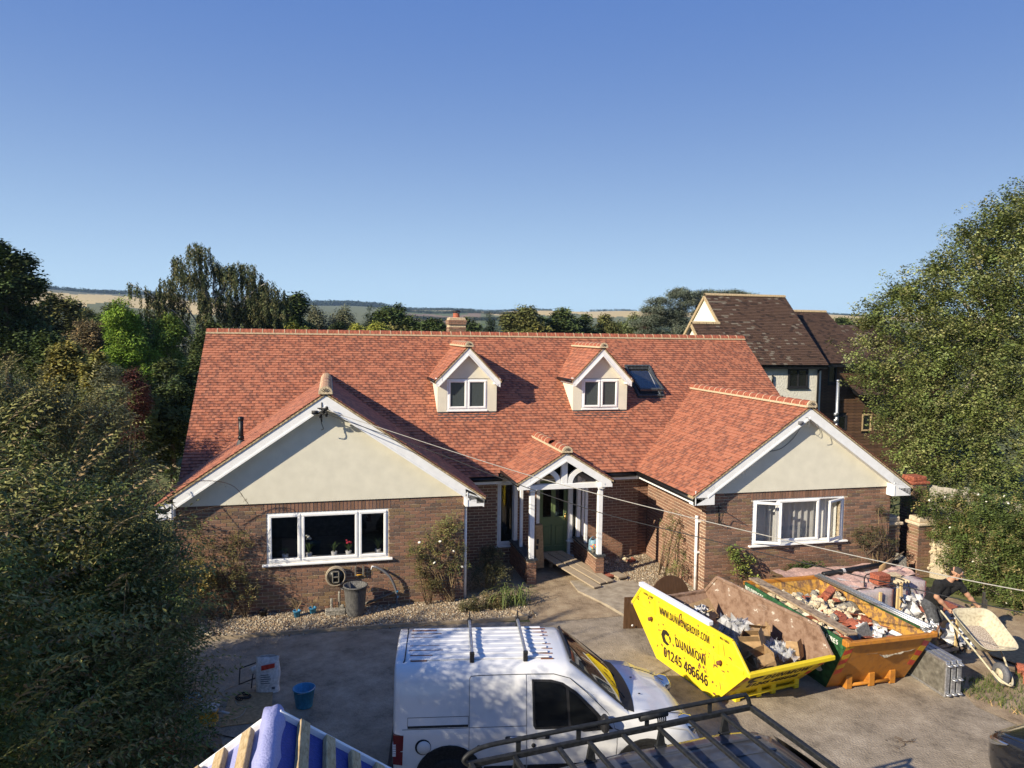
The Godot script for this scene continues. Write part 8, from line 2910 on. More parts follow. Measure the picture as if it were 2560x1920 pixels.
func build_plants():
	var r := RandomNumberGenerator.new()
	r.seed = 1234
	var fine := leaf_clump(26, 0.075, 0.022, 0.17, 1, 0.35)
	var broad := leaf_clump(16, 0.075, 0.048, 0.15, 2, 0.25)
	var small := leaf_clump(14, 0.045, 0.026, 0.09, 3, 0.2)
	var shoot := shoot_mesh(0.62, 9, 0.095, 0.026, 4)
	# ---- the big shrub at the left
	var S1 := thing("climbing_shrub", "huge tangled climbing shrub with arching feathery shoots filling the lower left", "shrub")
	var la := [[-6.4, 2.3, 6.2, 1.5], [-5.55, 1.9, 5.6, 1.0], [-5.55, 2.5, 5.0, 0.78], [-6.2, 3.15, 5.2, 0.88], [-7.3, 3.5, 5.7, 1.05], [-5.25, 1.15, 6.7, 0.9], [-6.2, 1.0, 7.5, 1.4], [-5.6, 1.3, 4.2, 0.85], [-5.9, 2.2, 3.9, 0.75], [-7.2, 1.6, 3.9, 1.1], [-8.6, 2.6, 5.2, 1.5], [-6.0, 0.9, 2.9, 0.75], [-5.45, 0.7, 5.3, 0.7], [-6.7, 3.2, 8.4, 1.25], [-6.9, 3.5, 9.7, 1.35], [-6.3, 1.5, 9.2, 1.3], [-8.3, 2.2, 8.0, 1.6]]
	leafy(S1, "foliage", la, 12500, fine, Color(0.095, 0.125, 0.034), r, 1.0, 0.16, 0.3, 0.6, null, Color(0.19, 0.175, 0.065), 0.25, 0.3)
	var xs := []; var cs := []
	for e in crown_xs(la, 3000, r, 1.0, 0.3, 0.0, 0.3):
		var d: Vector3 = e[1]
		var dd := V(d.x, maxf(d.y, 0.05) * 0.6 + 0.2, d.z).normalized()
		xs.append(Transform3D(along(dd) * Basis(V(1, 0, 0), r.randf_range(-0.7, 0.7)) * Basis().scaled(V(1, 1, 1) * r.randf_range(0.6, 1.25)), e[0].origin - d * 0.12))
		cs.append(Color(0.25, 0.245, 0.085) * r.randf_range(0.5, 1.25) if r.randf() < 0.7 else Color(0.27, 0.20, 0.105) * r.randf_range(0.6, 1.1))
	scatter("shoots", shoot, M.leaf, xs, cs, S1)
	for q in [[-6.1, 5.2], [-6.6, 6.4], [-5.9, 4.3], [-7.4, 5.0]]:
		var st := ns(true)
		tube(st, arc([V(q[0], 0, q[1]), V(q[0] + 0.1, 1.0, q[1]), V(q[0] - 0.1, 2.2, q[1] + 0.1)], 5), 0.06, 7, 0.03)
		obj("stem", st, M.bark, S1)
	for i in 26:
		var e: Array = crown_xs(la, 1, r, 1.0, 0.5, 0.0)[0]
		var p: Vector3 = e[0].origin; var d: Vector3 = e[1]
		if d.y < -0.1: continue
		var st := ns(true)
		var l := r.randf_range(0.5, 1.3)
		tube(st, arc([p, p + d * l * 0.4 + V(0, 0.25, 0), p + d * l * 0.8 + V(0, 0.15, 0), p + d * l - V(0, 0.2, 0)], 5), 0.006, 5, 0.002)
		obj("long_shoot", st, M.twig_pale, S1)
	place(S1, V(-6.2, 0, 5.4))
	var S2 := thing("garden_shrub", "tall olive shrub against the left end of the bungalow, behind the climbing shrub", "shrub")
	var lb := [[-8.3, 3.2, -1.1, 1.4], [-7.35, 2.3, -0.75, 0.95], [-9.6, 3.5, -0.7, 1.5], [-9.1, 3.6, 0.0, 1.0], [-6.9, 1.4, -0.1, 0.7], [-10.8, 3.8, -0.6, 1.6], [-8.3, 1.4, 0.2, 1.0], [-10.0, 1.8, 0.8, 1.3], [-7.6, 0.8, 1.2, 0.8], [-11.5, 2.6, 1.2, 1.6]]
	leafy(S2, "foliage", lb, 7000, fine, Color(0.12, 0.13, 0.040), r, 1.15, 0.16, 0.3, 0.5, null, Color(0.22, 0.195, 0.08), 0.3, 0.3)
	xs = []; cs = []
	for e in crown_xs(lb, 1500, r, 1.0, 0.3, 0.0, 0.3):
		var d: Vector3 = e[1]
		xs.append(Transform3D(along(V(d.x, maxf(d.y, 0.05) * 0.6 + 0.2, d.z).normalized()) * Basis(V(1, 0, 0), r.randf_range(-0.7, 0.7)) * Basis().scaled(V(1, 1, 1) * r.randf_range(0.6, 1.2)), e[0].origin - d * 0.12))
		cs.append(Color(0.27, 0.245, 0.10) * r.randf_range(0.55, 1.2))
	scatter("shoots", shoot, M.leaf, xs, cs, S2)
	trunk(S2, V(-8.2, 0, -0.8), V(-8.2, 3.0, -0.8), 0.10, lb, M.bark, r, 5)
	place(S2, V(-8.2, 0, -0.8))
	# trailing sprays across the left gable
	var sp := thing("trailing_spray", "bare arching briar stem hanging across the left end of the cream gable", "briar")
	for q in [[V(-6.05, 2.75, 0.7), V(-5.35, 2.95, 0.62), V(-4.75, 2.85, 0.55), V(-4.45, 2.45, 0.45), V(-4.25, 2.1, 0.4)], [V(-6.2, 2.2, 0.8), V(-5.5, 2.32, 0.6), V(-5.0, 2.42, 0.5), V(-4.5, 2.40, 0.45)], [V(-6.1, 3.0, 0.5), V(-5.8, 2.5, 0.55), V(-5.45, 2.2, 0.5), V(-5.35, 1.9, 0.4)]]:
		var st := ns(true)
		var pts := arc(q, 6)
		tube(st, pts, 0.009, 5, 0.003)
		obj("stem", st, M.twig, sp)
		xs = []; cs = []
		for i in 26:
			var p: Vector3 = pts[r.randi() % pts.size()]
			xs.append(Transform3D(Basis(UP, r.randf() * TAU).scaled(V(1, 1, 1) * r.randf_range(0.25, 0.5)), p + V(r.randf_range(-0.03, 0.03), r.randf_range(-0.05, 0.02), 0)))
			cs.append(Color(0.07, 0.06, 0.035) * r.randf_range(0.6, 1.3))
		scatter("leaves", small, M.leaf, xs, cs, sp)
	place(sp, V(-6.0, 0, 0.7))
	# ---- plants on the house walls
	wall_plant("wall_climber", "straggly climbing rose trained up the brick left of the big window", "climber", [V(-5.2, 0, 0.15), V(-4.85, 0, 0.18), V(-4.55, 0, 0.14)], [[-5.3, 1.5, 0.25, 0.35], [-4.9, 1.3, 0.25, 0.38], [-4.7, 0.9, 0.25, 0.36], [-4.6, 1.65, 0.22, 0.28], [-5.1, 0.75, 0.28, 0.30], [-4.45, 0.55, 0.25, 0.28], [-5.5, 1.9, 0.25, 0.22]], 300, small, Color(0.10, 0.10, 0.04), r, 22)
	wall_plant("bamboo_bush", "yellow-leaved bushy plant on thin bare stems at the left corner of the house", "bush", [V(-5.55, 0, 0.48), V(-5.47, 0, 0.5), V(-5.40, 0, 0.46), V(-5.50, 0, 0.42)], [[-5.48, 0.95, 0.46, 0.34], [-5.25, 0.90, 0.45, 0.26], [-5.6, 1.12, 0.44, 0.22], [-5.35, 1.12, 0.44, 0.20]], 620, small, Color(0.20, 0.175, 0.055), r, 8)
	wall_plant("rose_bush", "leggy rose with pale blooms on the brick right of the big window", "rose", [V(-0.35, 0, 0.16), V(-0.25, 0, 0.18), V(-0.6, 0.6, 0.12)], [[-0.95, 1.35, 0.2, 0.26], [-0.55, 1.50, 0.2, 0.30], [-0.30, 1.75, 0.2, 0.24], [-0.20, 1.25, 0.2, 0.26], [-0.65, 1.05, 0.22, 0.26], [-0.95, 0.95, 0.2, 0.18], [-0.22, 0.80, 0.2, 0.22], [-1.15, 1.15, 0.18, 0.14]], 300, small, Color(0.11, 0.12, 0.045), r, 30, 5)
	wall_plant("low_rose", "small half-bare rose low on the brick beside the bent pipe", "rose", [V(-0.75, 0, 0.2), V(-0.85, 0, 0.22)], [[-0.9, 0.55, 0.24, 0.18], [-0.7, 0.42, 0.24, 0.18], [-1.0, 0.72, 0.22, 0.12]], 110, small, Color(0.10, 0.09, 0.04), r, 16)
	wall_plant("recess_shrub", "dark leafy shrub in the shady recess left of the porch", "shrub", [V(0.75, 0, -0.55), V(0.6, 0, -0.5)], [[0.7, 0.6, -0.5, 0.36], [0.5, 0.42, -0.4, 0.3], [0.9, 0.35, -0.35, 0.3], [0.75, 0.85, -0.55, 0.22]], 380, small, Color(0.075, 0.075, 0.035), r, 12)
	wall_plant("stem_rose", "thin upright rose stems against the right wing's side wall by the downpipe", "rose", [V(5.0, 0, -0.35), V(5.1, 0, -0.1), V(5.05, 0, 0.2), V(4.95, 0, -0.6)], [[5.1, 1.15, -0.3, 0.32], [5.05, 0.7, 0.0, 0.30], [5.0, 0.45, 0.25, 0.26], [5.15, 1.55, -0.2, 0.22]], 110, small, Color(0.12, 0.13, 0.05), r, 26)
	wall_plant("fig_seedling", "fresh light-green leafy plant against the right gable wall", "shrub", [V(6.15, 0, 1.0), V(6.3, 0, 1.02)], [[6.02, 0.92, 1.05, 0.17], [6.36, 0.74, 1.05, 0.14], [6.18, 0.6, 1.05, 0.13], [6.45, 0.4, 1.05, 0.10]], 46, broad, Color(0.16, 0.20, 0.05), r, 7)
	wall_plant("small_shrub", "small dark leafy shrub behind the far end of the orange skip", "shrub", [V(7.75, 0, 1.05)], [[7.6, 0.42, 1.08, 0.2], [7.9, 0.45, 1.08, 0.18], [8.15, 0.5, 1.08, 0.10]], 110, broad, Color(0.05, 0.075, 0.025), r, 5)
	wall_plant("gnarled_shrub", "gnarled thick-stemmed shrub climbing the right end of the gable wall", "shrub", [V(9.75, 0, 1.2), V(9.82, 0, 1.15)], [[9.35, 1.15, 1.1, 0.30], [9.75, 1.25, 1.1, 0.22], [10.1, 0.95, 1.1, 0.2], [9.9, 1.75, 1.0, 0.14], [9.6, 1.0, 1.12, 0.2]], 150, small, Color(0.06, 0.065, 0.03), r, 20)
	var gs := ns(true)
	tube(gs, arc([V(9.72, 0, 1.25), V(9.6, 0.45, 1.25), V(9.35, 0.85, 1.2), V(9.32, 1.15, 1.15)], 6), 0.035, 7, 0.015)
	tube(gs, arc([V(9.78, 0, 1.22), V(9.85, 0.4, 1.25), V(10.15, 0.62, 1.2), V(10.5, 0.78, 1.15)], 6), 0.034, 7, 0.014)
	tube(gs, arc([V(9.4, 0.8, 1.2), V(9.7, 1.0, 1.2), V(9.85, 1.2, 1.15)], 6), 0.026, 7, 0.012)
	var gn := get_node("gnarled_shrub")
	for c in [0]:
		var o := obj("thick_stem", gs, M.bark, gn)
		o.position -= gn.position
	# strappy clump and weeds before the porch
	var cl := thing("day_lily_clump", "clump of arching strap-leaved greenery on the gravel before the porch", "plant", V(0.98, 0, 0.55))
	var bs := ns(true)
	for i in 90:
		var a := r.randf() * TAU; var l := r.randf_range(0.25, 0.55)
		var o := V(r.randf_range(-0.28, 0.28), 0, r.randf_range(-0.2, 0.2))
		var d := V(cos(a), 0, sin(a)); var s := V(-sin(a), 0, cos(a)) * 0.009
		var p1 := o + d * l * 0.35 + UP * l * 0.75; var p2 := o + d * l * 0.75 + UP * l * 0.6; var p3 := o + d * l * 1.0 + UP * l * 0.2
		quad(bs, o - s, o + s, p1 + s, p1 - s); quad(bs, p1 - s, p1 + s, p2 + s * 0.8, p2 - s * 0.8); tri(bs, p2 - s * 0.8, p2 + s * 0.8, p3)
	bs.generate_normals()
	scatter("leaves", bs.commit(), M.leaf, [Transform3D()], [Color(0.13, 0.165, 0.05)], cl)
	wall_plant("weed_patch", "low weedy patch on the gravel left of the strap-leaved clump", "weeds", [V(0.3, 0, 0.6), V(0.1, 0, 0.7)], [[0.45, 0.12, 0.6, 0.22], [0.15, 0.14, 0.7, 0.2], [0.65, 0.10, 0.75, 0.18], [-0.1, 0.1, 0.75, 0.15]], 260, small, Color(0.10, 0.095, 0.045), r, 8)
	# ---- the garden wall, gate piers, ivy and fence at the right
	garden_boundary(r, small, broad)
	# ---- the big tree at the right
	var T := thing("big_birch", "big dense birch-like tree filling the right edge behind the fence", "tree")
	var lt := [[13.26, 5.23, -3.0, 1.05], [14.31, 6.44, -2.83, 1.3], [15.7, 7.41, -2.55, 1.5], [16.99, 8.63, -2.31, 1.25], [16.74, 5.77, -1.14, 2.3], [14.85, 4.83, -1.54, 1.9], [13.75, 4.09, -2.32, 1.15], [13.1, 3.3, -2.0, 0.75], [13.66, 2.85, -1.18, 1.15], [14.85, 3.05, -0.38, 1.7], [18.38, 9.63, -3.07, 0.9], [12.75, 4.75, -3.1, 0.40], [13.27, 6.55, -3.61, 0.42], [13.89, 6.92, -3.27, 0.5], [15.96, 8.89, -2.9, 0.6], [15.13, 7.79, -3.03, 0.6], [12.96, 2.1, -1.09, 0.7], [14.18, 1.83, -0.05, 0.9], [18.6, 7.4, -2.0, 2.0], [18.2, 4.0, 0.2, 2.2], [17.6, 9.3, -2.8, 1.0], [14.0, 7.3, -3.2, 0.3], [12.95, 6.3, -3.4, 0.3]]
	leafy(T, "crown", lt, 14500, broad, Color(0.135, 0.168, 0.048), r, 1.15, 0.10, 0.32, 0.6, null, Color(0.24, 0.25, 0.10), 0.30, 0.40)
	trunk(T, V(16.2, 0, -2.0), V(16.4, 7.6, -2.2), 0.26, lt, M.bark_pale, r, 17)
	place(T, V(16.2, 0, -2.0))

func wall_plant(called: String, label: String, cat: String, feet: Array, lobes: Array, n: int, mesh: Mesh, col: Color, r: RandomNumberGenerator, twigs: int, blooms := 0):
	var t := thing(called, label, cat)
	for i in twigs:
		var l: Array = lobes[i % lobes.size()]
		var f: Vector3 = feet[i % feet.size()]
		var e := V(l[0] + r.randf_range(-1, 1) * l[3] * 0.8, l[1] + r.randf_range(-0.6, 0.9) * l[3], l[2] + r.randf_range(-0.06, 0.08))
		var st := ns(true)
		tube(st, arc([f, f.lerp(e, 0.45) + V(r.randf_range(-0.06, 0.06), 0.05, 0.02), e], 5), r.randf_range(0.006, 0.012), 5, 0.003)
		obj("stem", st, M.twig if r.randf() < 0.7 else M.twig_pale, t)
	var lv := leafy(t, "leaves", lobes, n, mesh, col, r, 0.9, 0.1, 0.5, 0.6, null, Color(col.r * 1.6, col.g * 1.35, col.b * 1.3), 0.3)
	for i in blooms:
		var l: Array = lobes[(i * 3) % lobes.size()]
		var st := ns(true)
		lathe(st, [Vector2(0, 0.02), Vector2(0.03, 0.016), Vector2(0.035, 0), Vector2(0, -0.015)], 8, Transform3D(rand_basis(r, 0.8), V(l[0] + r.randf_range(-0.15, 0.15), l[1] + r.randf_range(-0.1, 0.1), l[2] + 0.16)))
		obj("bloom", st, M.petal_white, t)
	place(t, V(feet[0].x, 0, feet[0].z))

func garden_boundary(r: RandomNumberGenerator, small: Mesh, broad: Mesh):
	var X := Vector3.RIGHT; var Z := Vector3.BACK
	var bv := brick_variants()
	# gate piers in real bricks
	var piers := [[10.42, 0.52, 0.36, 0.34, 1.30, "square brick gate pier with a moulded cap joined to the right gable"], [11.12, 0.72, 0.40, 0.36, 1.30, "sunlit brick gate pier at the end of the ivy-covered garden wall"], [11.95, -0.45, 0.46, 0.42, 2.06, "tall capped brick pier at the near end of the timber fence"]]
	for q in piers:
		var t := thing("brick_pier", q[5], "pier", V(q[0] + q[2] * 0.5, 0, q[1]))
		var st := ns()
		bb(st, V(-q[2] * 0.5 + 0.012, 0, -q[3] * 0.5 + 0.012), V(q[2] * 0.5 - 0.012, q[4], q[3] * 0.5 - 0.012))
		obj("core", st, M.mortar, t)
		bricks = []
		lay_bricks(V(-q[2] * 0.5, 0, q[3] * 0.5), X, Z, q[2], q[4], [], [0, 1, 4, 7, 7, 5], 0)
		lay_bricks(V(-q[2] * 0.5, 0, -q[3] * 0.5), Z, -X, q[3], q[4], [], [3, 6, 6, 7], 1)
		for e in bricks: e.append(0.0)
		for i in bricks.size():
			mi("brick", bv[bricks[i][1]], M.brick, t, bricks[i][0])
		st = ns()
		cbx(st, V(0, q[4] + 0.04, 0), V(q[2] + 0.10, 0.08, q[3] + 0.10), 0.02)
		cbx(st, V(0, q[4] + 0.14, 0), V(q[2] - 0.02, 0.13, q[3] - 0.02), 0.02)
		obj("cap", st, M.ridge if q[4] > 2 else M.mortar, t)
	# shady side passage
	var pl := thing("passage_shrub", "dark shrubs filling the shady passage between the two gate piers", "shrub")
	leafy(pl, "foliage", [[10.9, 0.8, -1.2, 0.6], [11.2, 1.5, -1.6, 0.7], [11.6, 0.8, -1.4, 0.7], [11.9, 1.6, -2.0, 0.8], [11.2, 0.6, -2.2, 0.8]], 900, broad, Color(0.095, 0.130, 0.036), r, 1.2, 0.2, 0.5)
	place(pl, V(11.2, 0, -1.4))
	# standing stone
	var st := ns()
	prism(st, PV([-0.20, 0, 0.20, 0, 0.21, 0.62, 0.12, 0.66, 0.0, 0.72, -0.08, 0.58, -0.16, 0.40]), -0.04, 0.04, Transform3D(Basis(V(1, 0, 0), -0.12), V(10.42, 0, 1.12)))
	tag(obj("standing_stone", st, M.stone_grey), "big grey-brown stone slab leaning against the gate pier", "stone")
	# flint wall under the ivy, built of its stones
	var w := thing("flint_wall", "flint garden wall almost hidden by ivy at the right", "wall")
	st = ns()
	prism(st, PV([11.45, 0.75, 11.75, 0.65, 13.4, 4.3, 13.05, 4.6]), -1.45, 0.0, Transform3D(Basis(V(1, 0, 0), V(0, 0, 1), V(0, -1, 0)), Vector3.ZERO))
	obj("core", st, M.flint, w)
	var fs := []
	for k in 4: fs.append(stone_mesh(V(0.06, 0.045, 0.035), 0.4, 700 + k, 7, 5))
	for i in 230:
		var u := r.randf(); var y := r.randf_range(0.1, 1.4)
		mi("flint", fs[i % 4], M.stone_pale, w, Transform3D(rand_basis(r, 1.0), V(lerpf(11.44, 13.03, u), y, lerpf(0.78, 4.6, u))))
	place(w, V(12.2, 0, 2.5))
	var ivy := thing("ivy_hedge", "thick ivy and climbing hedge with small white flowers over the garden wall", "hedge")
	var lh := [[11.32, 1.85, 0.69, 0.36], [11.67, 1.75, 1.19, 0.45], [11.83, 1.62, 2.04, 0.55], [12.0, 1.48, 2.9, 0.62], [12.35, 1.23, 3.7, 0.7], [11.55, 1.19, 1.8, 0.42], [11.65, 1.01, 2.72, 0.5], [11.85, 0.8, 3.47, 0.55], [11.32, 0.72, 1.77, 0.30], [11.5, 0.46, 2.43, 0.36], [11.65, 0.35, 3.27, 0.40], [11.95, 0.4, 3.95, 0.5], [11.5, 1.22, 1.17, 0.3], [11.25, 0.25, 2.1, 0.22], [12.6, 1.6, 4.4, 0.7], [12.5, 0.7, 4.6, 0.7], [12.2, 1.9, 1.6, 0.5], [12.5, 1.75, 2.6, 0.6]]
	leafy(ivy, "foliage", lh, 8200, small, Color(0.095, 0.130, 0.036), r, 1.15, 0.10, 0.3, 0.55, null, Color(0.24, 0.205, 0.08), 0.20, 0.3)
	for i in 34:
		var e: Array = crown_xs(lh, 1, r, 1.0, 0.5, 0.0)[0]
		st = ns(true)
		lathe(st, [Vector2(0, 0.015), Vector2(0.022, 0.010), Vector2(0.026, 0), Vector2(0, -0.01)], 7, Transform3D(rand_basis(r, 0.8), e[0].origin + e[1] * 0.06))
		obj("flower", st, M.petal_white, ivy)
	for i in 18:
		var e: Array = crown_xs(lh, 1, r, 1.0, 0.5, 0.0)[0]
		var p: Vector3 = e[0].origin
		st = ns(true)
		tube(st, arc([p, p + e[1] * 0.2 + V(0.1, -0.1, 0), p + e[1] * 0.25 + V(0.1, -0.4, 0.1)], 4), 0.006, 5, 0.003)
		obj("twig", st, M.twig_pale, ivy)
	place(ivy, V(12.0, 0, 2.5))
	# close-boarded fence
	var f := thing("board_fence", "weathered close-boarded timber fence running behind the ivy wall", "fence", V(12.3, 0, -0.35))
	var a := V(0.25, 0, 0.0); var b := V(2.2, 0, 4.6)
	var d := (b - a).normalized()
	var n := 34
	for i in n:
		st = ns()
		var p := a + d * (0.148 * i)
		var h := 2.02 - 0.09 * (i / 12) + r.randf_range(-0.012, 0.012)
		bx(st, p + V(0, h * 0.5, 0), V(0, 0, 0) + V(0.001, 0, 0), Transform3D())
		st = ns()
		bx(st, Vector3.ZERO, V(0.142, h, 0.016), Transform3D(Basis(d, UP, d.cross(UP)) * Basis(UP, 0.06), p + V(0, h * 0.5, 0)))
		obj("board", st, M.fence_wood, f)
	for y in [0.5, 1.6]:
		st = ns()
		beam(st, a + V(0.05, y, 0), b + V(0.05, y - 0.15, 0), 0.08, 0.05)
		obj("rail", st, M.fence_wood, f)
	for i in 3:
		st = ns()
		var p := a + d * (0.148 * (i * 12 + 6)) + V(0.06, 0, 0)
		cbx(st, p + V(0, 1.05, 0), V(0.1, 2.1, 0.1), 0.008)
		obj("post", st, M.fence_wood, f)
	var gf := thing("gable_fragment", "pink garden path glimpsed under the big tree", "path") if false else null

# ------------------------------------------------------------------ trees beyond the house and on the hills
func build_background():
	var r := RandomNumberGenerator.new()
	r.seed = 555
	var clump_b := leaf_clump(22, 0.26, 0.17, 0.42, 11, 0.2)
	var clump_f := leaf_clump(34, 0.20, 0.07, 0.40, 12, 0.3)
	# name, label, kind, x, z, top, half width, crown foot, colour
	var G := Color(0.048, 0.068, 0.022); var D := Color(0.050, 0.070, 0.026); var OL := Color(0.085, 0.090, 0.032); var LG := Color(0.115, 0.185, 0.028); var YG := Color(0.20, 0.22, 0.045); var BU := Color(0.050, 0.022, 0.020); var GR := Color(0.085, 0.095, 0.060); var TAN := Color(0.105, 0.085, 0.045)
	var L := [
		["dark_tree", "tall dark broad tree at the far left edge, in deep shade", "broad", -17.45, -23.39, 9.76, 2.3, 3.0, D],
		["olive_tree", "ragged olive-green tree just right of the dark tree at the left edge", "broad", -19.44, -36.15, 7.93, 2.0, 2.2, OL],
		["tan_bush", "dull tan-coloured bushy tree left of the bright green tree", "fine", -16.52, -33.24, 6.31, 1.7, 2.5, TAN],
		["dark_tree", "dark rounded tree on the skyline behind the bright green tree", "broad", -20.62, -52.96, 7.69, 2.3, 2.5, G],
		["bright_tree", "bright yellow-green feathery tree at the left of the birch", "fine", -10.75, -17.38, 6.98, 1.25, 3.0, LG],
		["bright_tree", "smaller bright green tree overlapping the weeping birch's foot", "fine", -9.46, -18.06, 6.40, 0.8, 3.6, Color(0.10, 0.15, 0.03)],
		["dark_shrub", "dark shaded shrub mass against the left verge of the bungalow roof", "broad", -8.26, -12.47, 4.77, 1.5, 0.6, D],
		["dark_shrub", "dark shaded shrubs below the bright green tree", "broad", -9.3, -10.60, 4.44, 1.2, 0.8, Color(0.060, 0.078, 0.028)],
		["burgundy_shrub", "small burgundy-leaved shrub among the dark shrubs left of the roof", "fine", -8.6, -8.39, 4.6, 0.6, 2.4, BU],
		["yellow_shrub", "yellow-flowered shrub at the left, under the olive tree", "broad", -11.21, -11.19, 5.39, 0.75, 3.2, Color(0.17, 0.155, 0.045)],
		["yellow_shrub", "lower yellow-tipped shrub in front of the grey-green bush", "broad", -9.9, -9.77, 5.05, 0.6, 3.0, Color(0.16, 0.16, 0.05)],
		["grey_shrub", "grey-green twiggy shrub behind the tall olive shrub", "fine", -8.75, -6.37, 4.8, 0.65, 2.8, GR],
		["poplar_like_tree", "tall rounded dark tree immediately right of the weeping birch", "broad", -5.39, -38.88, 8.42, 1.9, 2.5, G],
		["mixed_tree", "loose dark tree behind the right half of the weeping birch", "fine", -7.49, -35.21, 7.54, 2.0, 2.5, G],
		["whippy_willow", "whippy grey-green tree with upright shoots, left one of two", "tall", -3.57, -46.67, 8.09, 1.4, 2.5, GR],
		["whippy_willow", "whippy grey-green tree with upright shoots, right one of two", "tall", -1.62, -48.27, 8.39, 1.2, 2.5, GR],
		["yellow_green_bush", "wide yellow-green bush just above the ridge right of the birch", "fine", -4.50, -26.10, 6.25, 1.0, 4.0, YG],
		["yellow_green_bush", "yellow-green bush above the ridge, left one of the small pair", "fine", -1.33, -25.31, 6.15, 0.62, 4.4, YG],
		["yellow_green_bush", "yellow-green bush above the ridge, right one of the small pair", "fine", -0.30, -25.07, 6.22, 0.62, 4.4, YG],
		["conifer", "small dark pine left of the large round tree on the skyline", "cone", 1.21, -60.98, 8.2, 1.4, 3.0, Color(0.022, 0.034, 0.020)],
		["round_tree", "large dark rounded tree on the skyline between birch and chimney", "broad", 3.34, -55.30, 8.40, 2.7, 2.6, G],
		["tall_bush", "narrow dark bush in the middle of the tree line", "tall", -2.49, -30.81, 6.77, 0.6, 3.4, D],
		["low_tree", "low green tree just left of the chimney", "broad", 5.30, -44.36, 6.85, 1.5, 3.0, G],
		["low_tree", "dark low tree two along from the chimney", "broad", 3.46, -39.62, 6.39, 1.1, 3.0, D],
		["conifer", "spiky dark conifer right of the chimney", "cone", 12.03, -53.06, 7.54, 0.8, 3.0, Color(0.024, 0.036, 0.022)],
		["low_tree", "dark low tree immediately right of the chimney", "broad", 10.4, -55.38, 7.21, 1.9, 3.0, D],
		["copse_tree", "olive rounded tree at the left of the copse above the dormers", "broad", 13.46, -46.55, 8.13, 2.3, 2.5, OL],
		["copse_tree", "largest dark green tree of the copse above the right dormer", "broad", 16.93, -47.75, 8.10, 2.7, 2.5, G],
		["copse_tree", "yellowish tree at the front foot of the copse", "broad", 12.2, -38.45, 6.75, 1.9, 3.0, Color(0.115, 0.115, 0.035)],
		["copse_tree", "dark tree at the right end of the copse", "broad", 19.87, -49.04, 7.53, 1.7, 3.0, G],
		["field_tree", "mid-green bushy tree between the copse and the cedar", "broad", 22.57, -50.45, 7.80, 1.9, 3.0, OL],
		["field_tree", "light-green willowy tree left of the cedar", "fine", 21.96, -42.32, 7.51, 2.0, 3.0, Color(0.095, 0.115, 0.045)],
		["burgundy_tree", "low burgundy tree just above the ridge left of the cedar", "fine", 20.02, -35.50, 6.5, 1.05, 3.2, BU],
		["field_tree", "small green bush above the ridge left of the burgundy tree", "fine", 16.58, -33.26, 6.47, 0.9, 3.5, OL],
		["far_tree", "small round tree beyond the timber house roof", "broad", 58.37, -62.21, 8.16, 2.4, 3.5, G],
		["olive_tree", "paler tree in the gap between the dark tree and the hill at the left", "broad", -25.01, -46.82, 7.55, 2.2, 2.0, OL],
		["mixed_tree", "broad dark tree filling in under the weeping birch's right side", "broad", -8.03, -31.15, 6.67, 1.5, 2.0, D],
		["mixed_tree", "distant bushy tree left of the weeping birch on the skyline", "fine", -27.52, -68.12, 7.82, 2.6, 2.6, OL],
		["low_tree", "dark bush hugging the ridge right of the birch", "broad", -6.02, -28.56, 6.43, 1.1, 3.0, D],
		["low_tree", "green bush hugging the ridge left of the chimney", "broad", 1.64, -32.84, 6.23, 1.2, 3.2, OL],
		["mixed_tree", "dark tree under the hanging branches at the birch's foot", "broad", -8.62, -23.00, 6.2, 1.5, 2.0, D],
		["mixed_tree", "dark filler tree between the robinia and the birch", "broad", -12.6, -25.0, 6.6, 1.7, 1.5, G],
		["mixed_tree", "dull green tree low at the left behind the tall olive shrub", "broad", -13.4, -17.5, 5.6, 1.6, 1.0, G]]
	for q in L:
		var k: String = q[2]
		var top: float = q[5]; var w: float = q[6]; var foot: float = q[7]
		var t := thing(q[0], q[1], "shrub" if q[0].contains("shrub") or q[0].contains("bush") else "tree", V(q[3], 0, q[4]), 0.0, "trees beyond the bungalow")
		var dist := V(q[3], 0, q[4]).distance_to(CAM)
		var lobes := []
		var h := top - foot
		if k == "cone":
			for i in 7:
				var v := i / 6.0
				lobes.append([r.randf_range(-0.1, 0.1), foot + h * v, r.randf_range(-0.1, 0.1), w * (1.0 - 0.85 * v), 0.6])
		elif k == "tall":
			for i in 12:
				var a := r.randf() * TAU; var rr := w * sqrt(r.randf()) * 0.8
				lobes.append([cos(a) * rr, foot + h * r.randf_range(0.35, 0.62), sin(a) * rr, w * 0.24, h * 0.36 / (w * 0.24) * r.randf_range(0.7, 1.05)])
		else:
			var nl := 9 + int(w * 3)
			for i in nl:
				var a := r.randf() * TAU
				var v := r.randf_range(0.12, 0.86)
				var prof := sqrt(maxf(0.05, 1.0 - pow((v - 0.42) / 0.60, 2.0)))
				var lr := w * r.randf_range(0.26, 0.44)
				var rr: float = maxf(0.0, w * prof - lr) * r.randf_range(0.6, 1.05)
				lobes.append([cos(a) * rr, foot + h * v, sin(a) * rr, lr, r.randf_range(0.75, 1.0)])
			lobes.append([0, foot + h * 0.45, 0, w * 0.62, h * 0.40 / (w * 0.62)])
			lobes.append([r.randf_range(-0.3, 0.3) * w, top - w * 0.22, 0, w * 0.24, 0.9])
		var sz := clampf(dist / 60.0, 0.42, 1.0)
		var cnt := int(clampf(w * h * 165.0 / (sz * sz * 2.2), 500, 2600))
		leafy(t, "crown", lobes, cnt, clump_f if k != "broad" else clump_b, q[8] * 1.4, r, sz, 0.15, 0.22, 0.5, M.leaf_far, Color(q[8].r * 2.1, q[8].g * 1.9, q[8].b * 1.7), 0.25, 0.3)
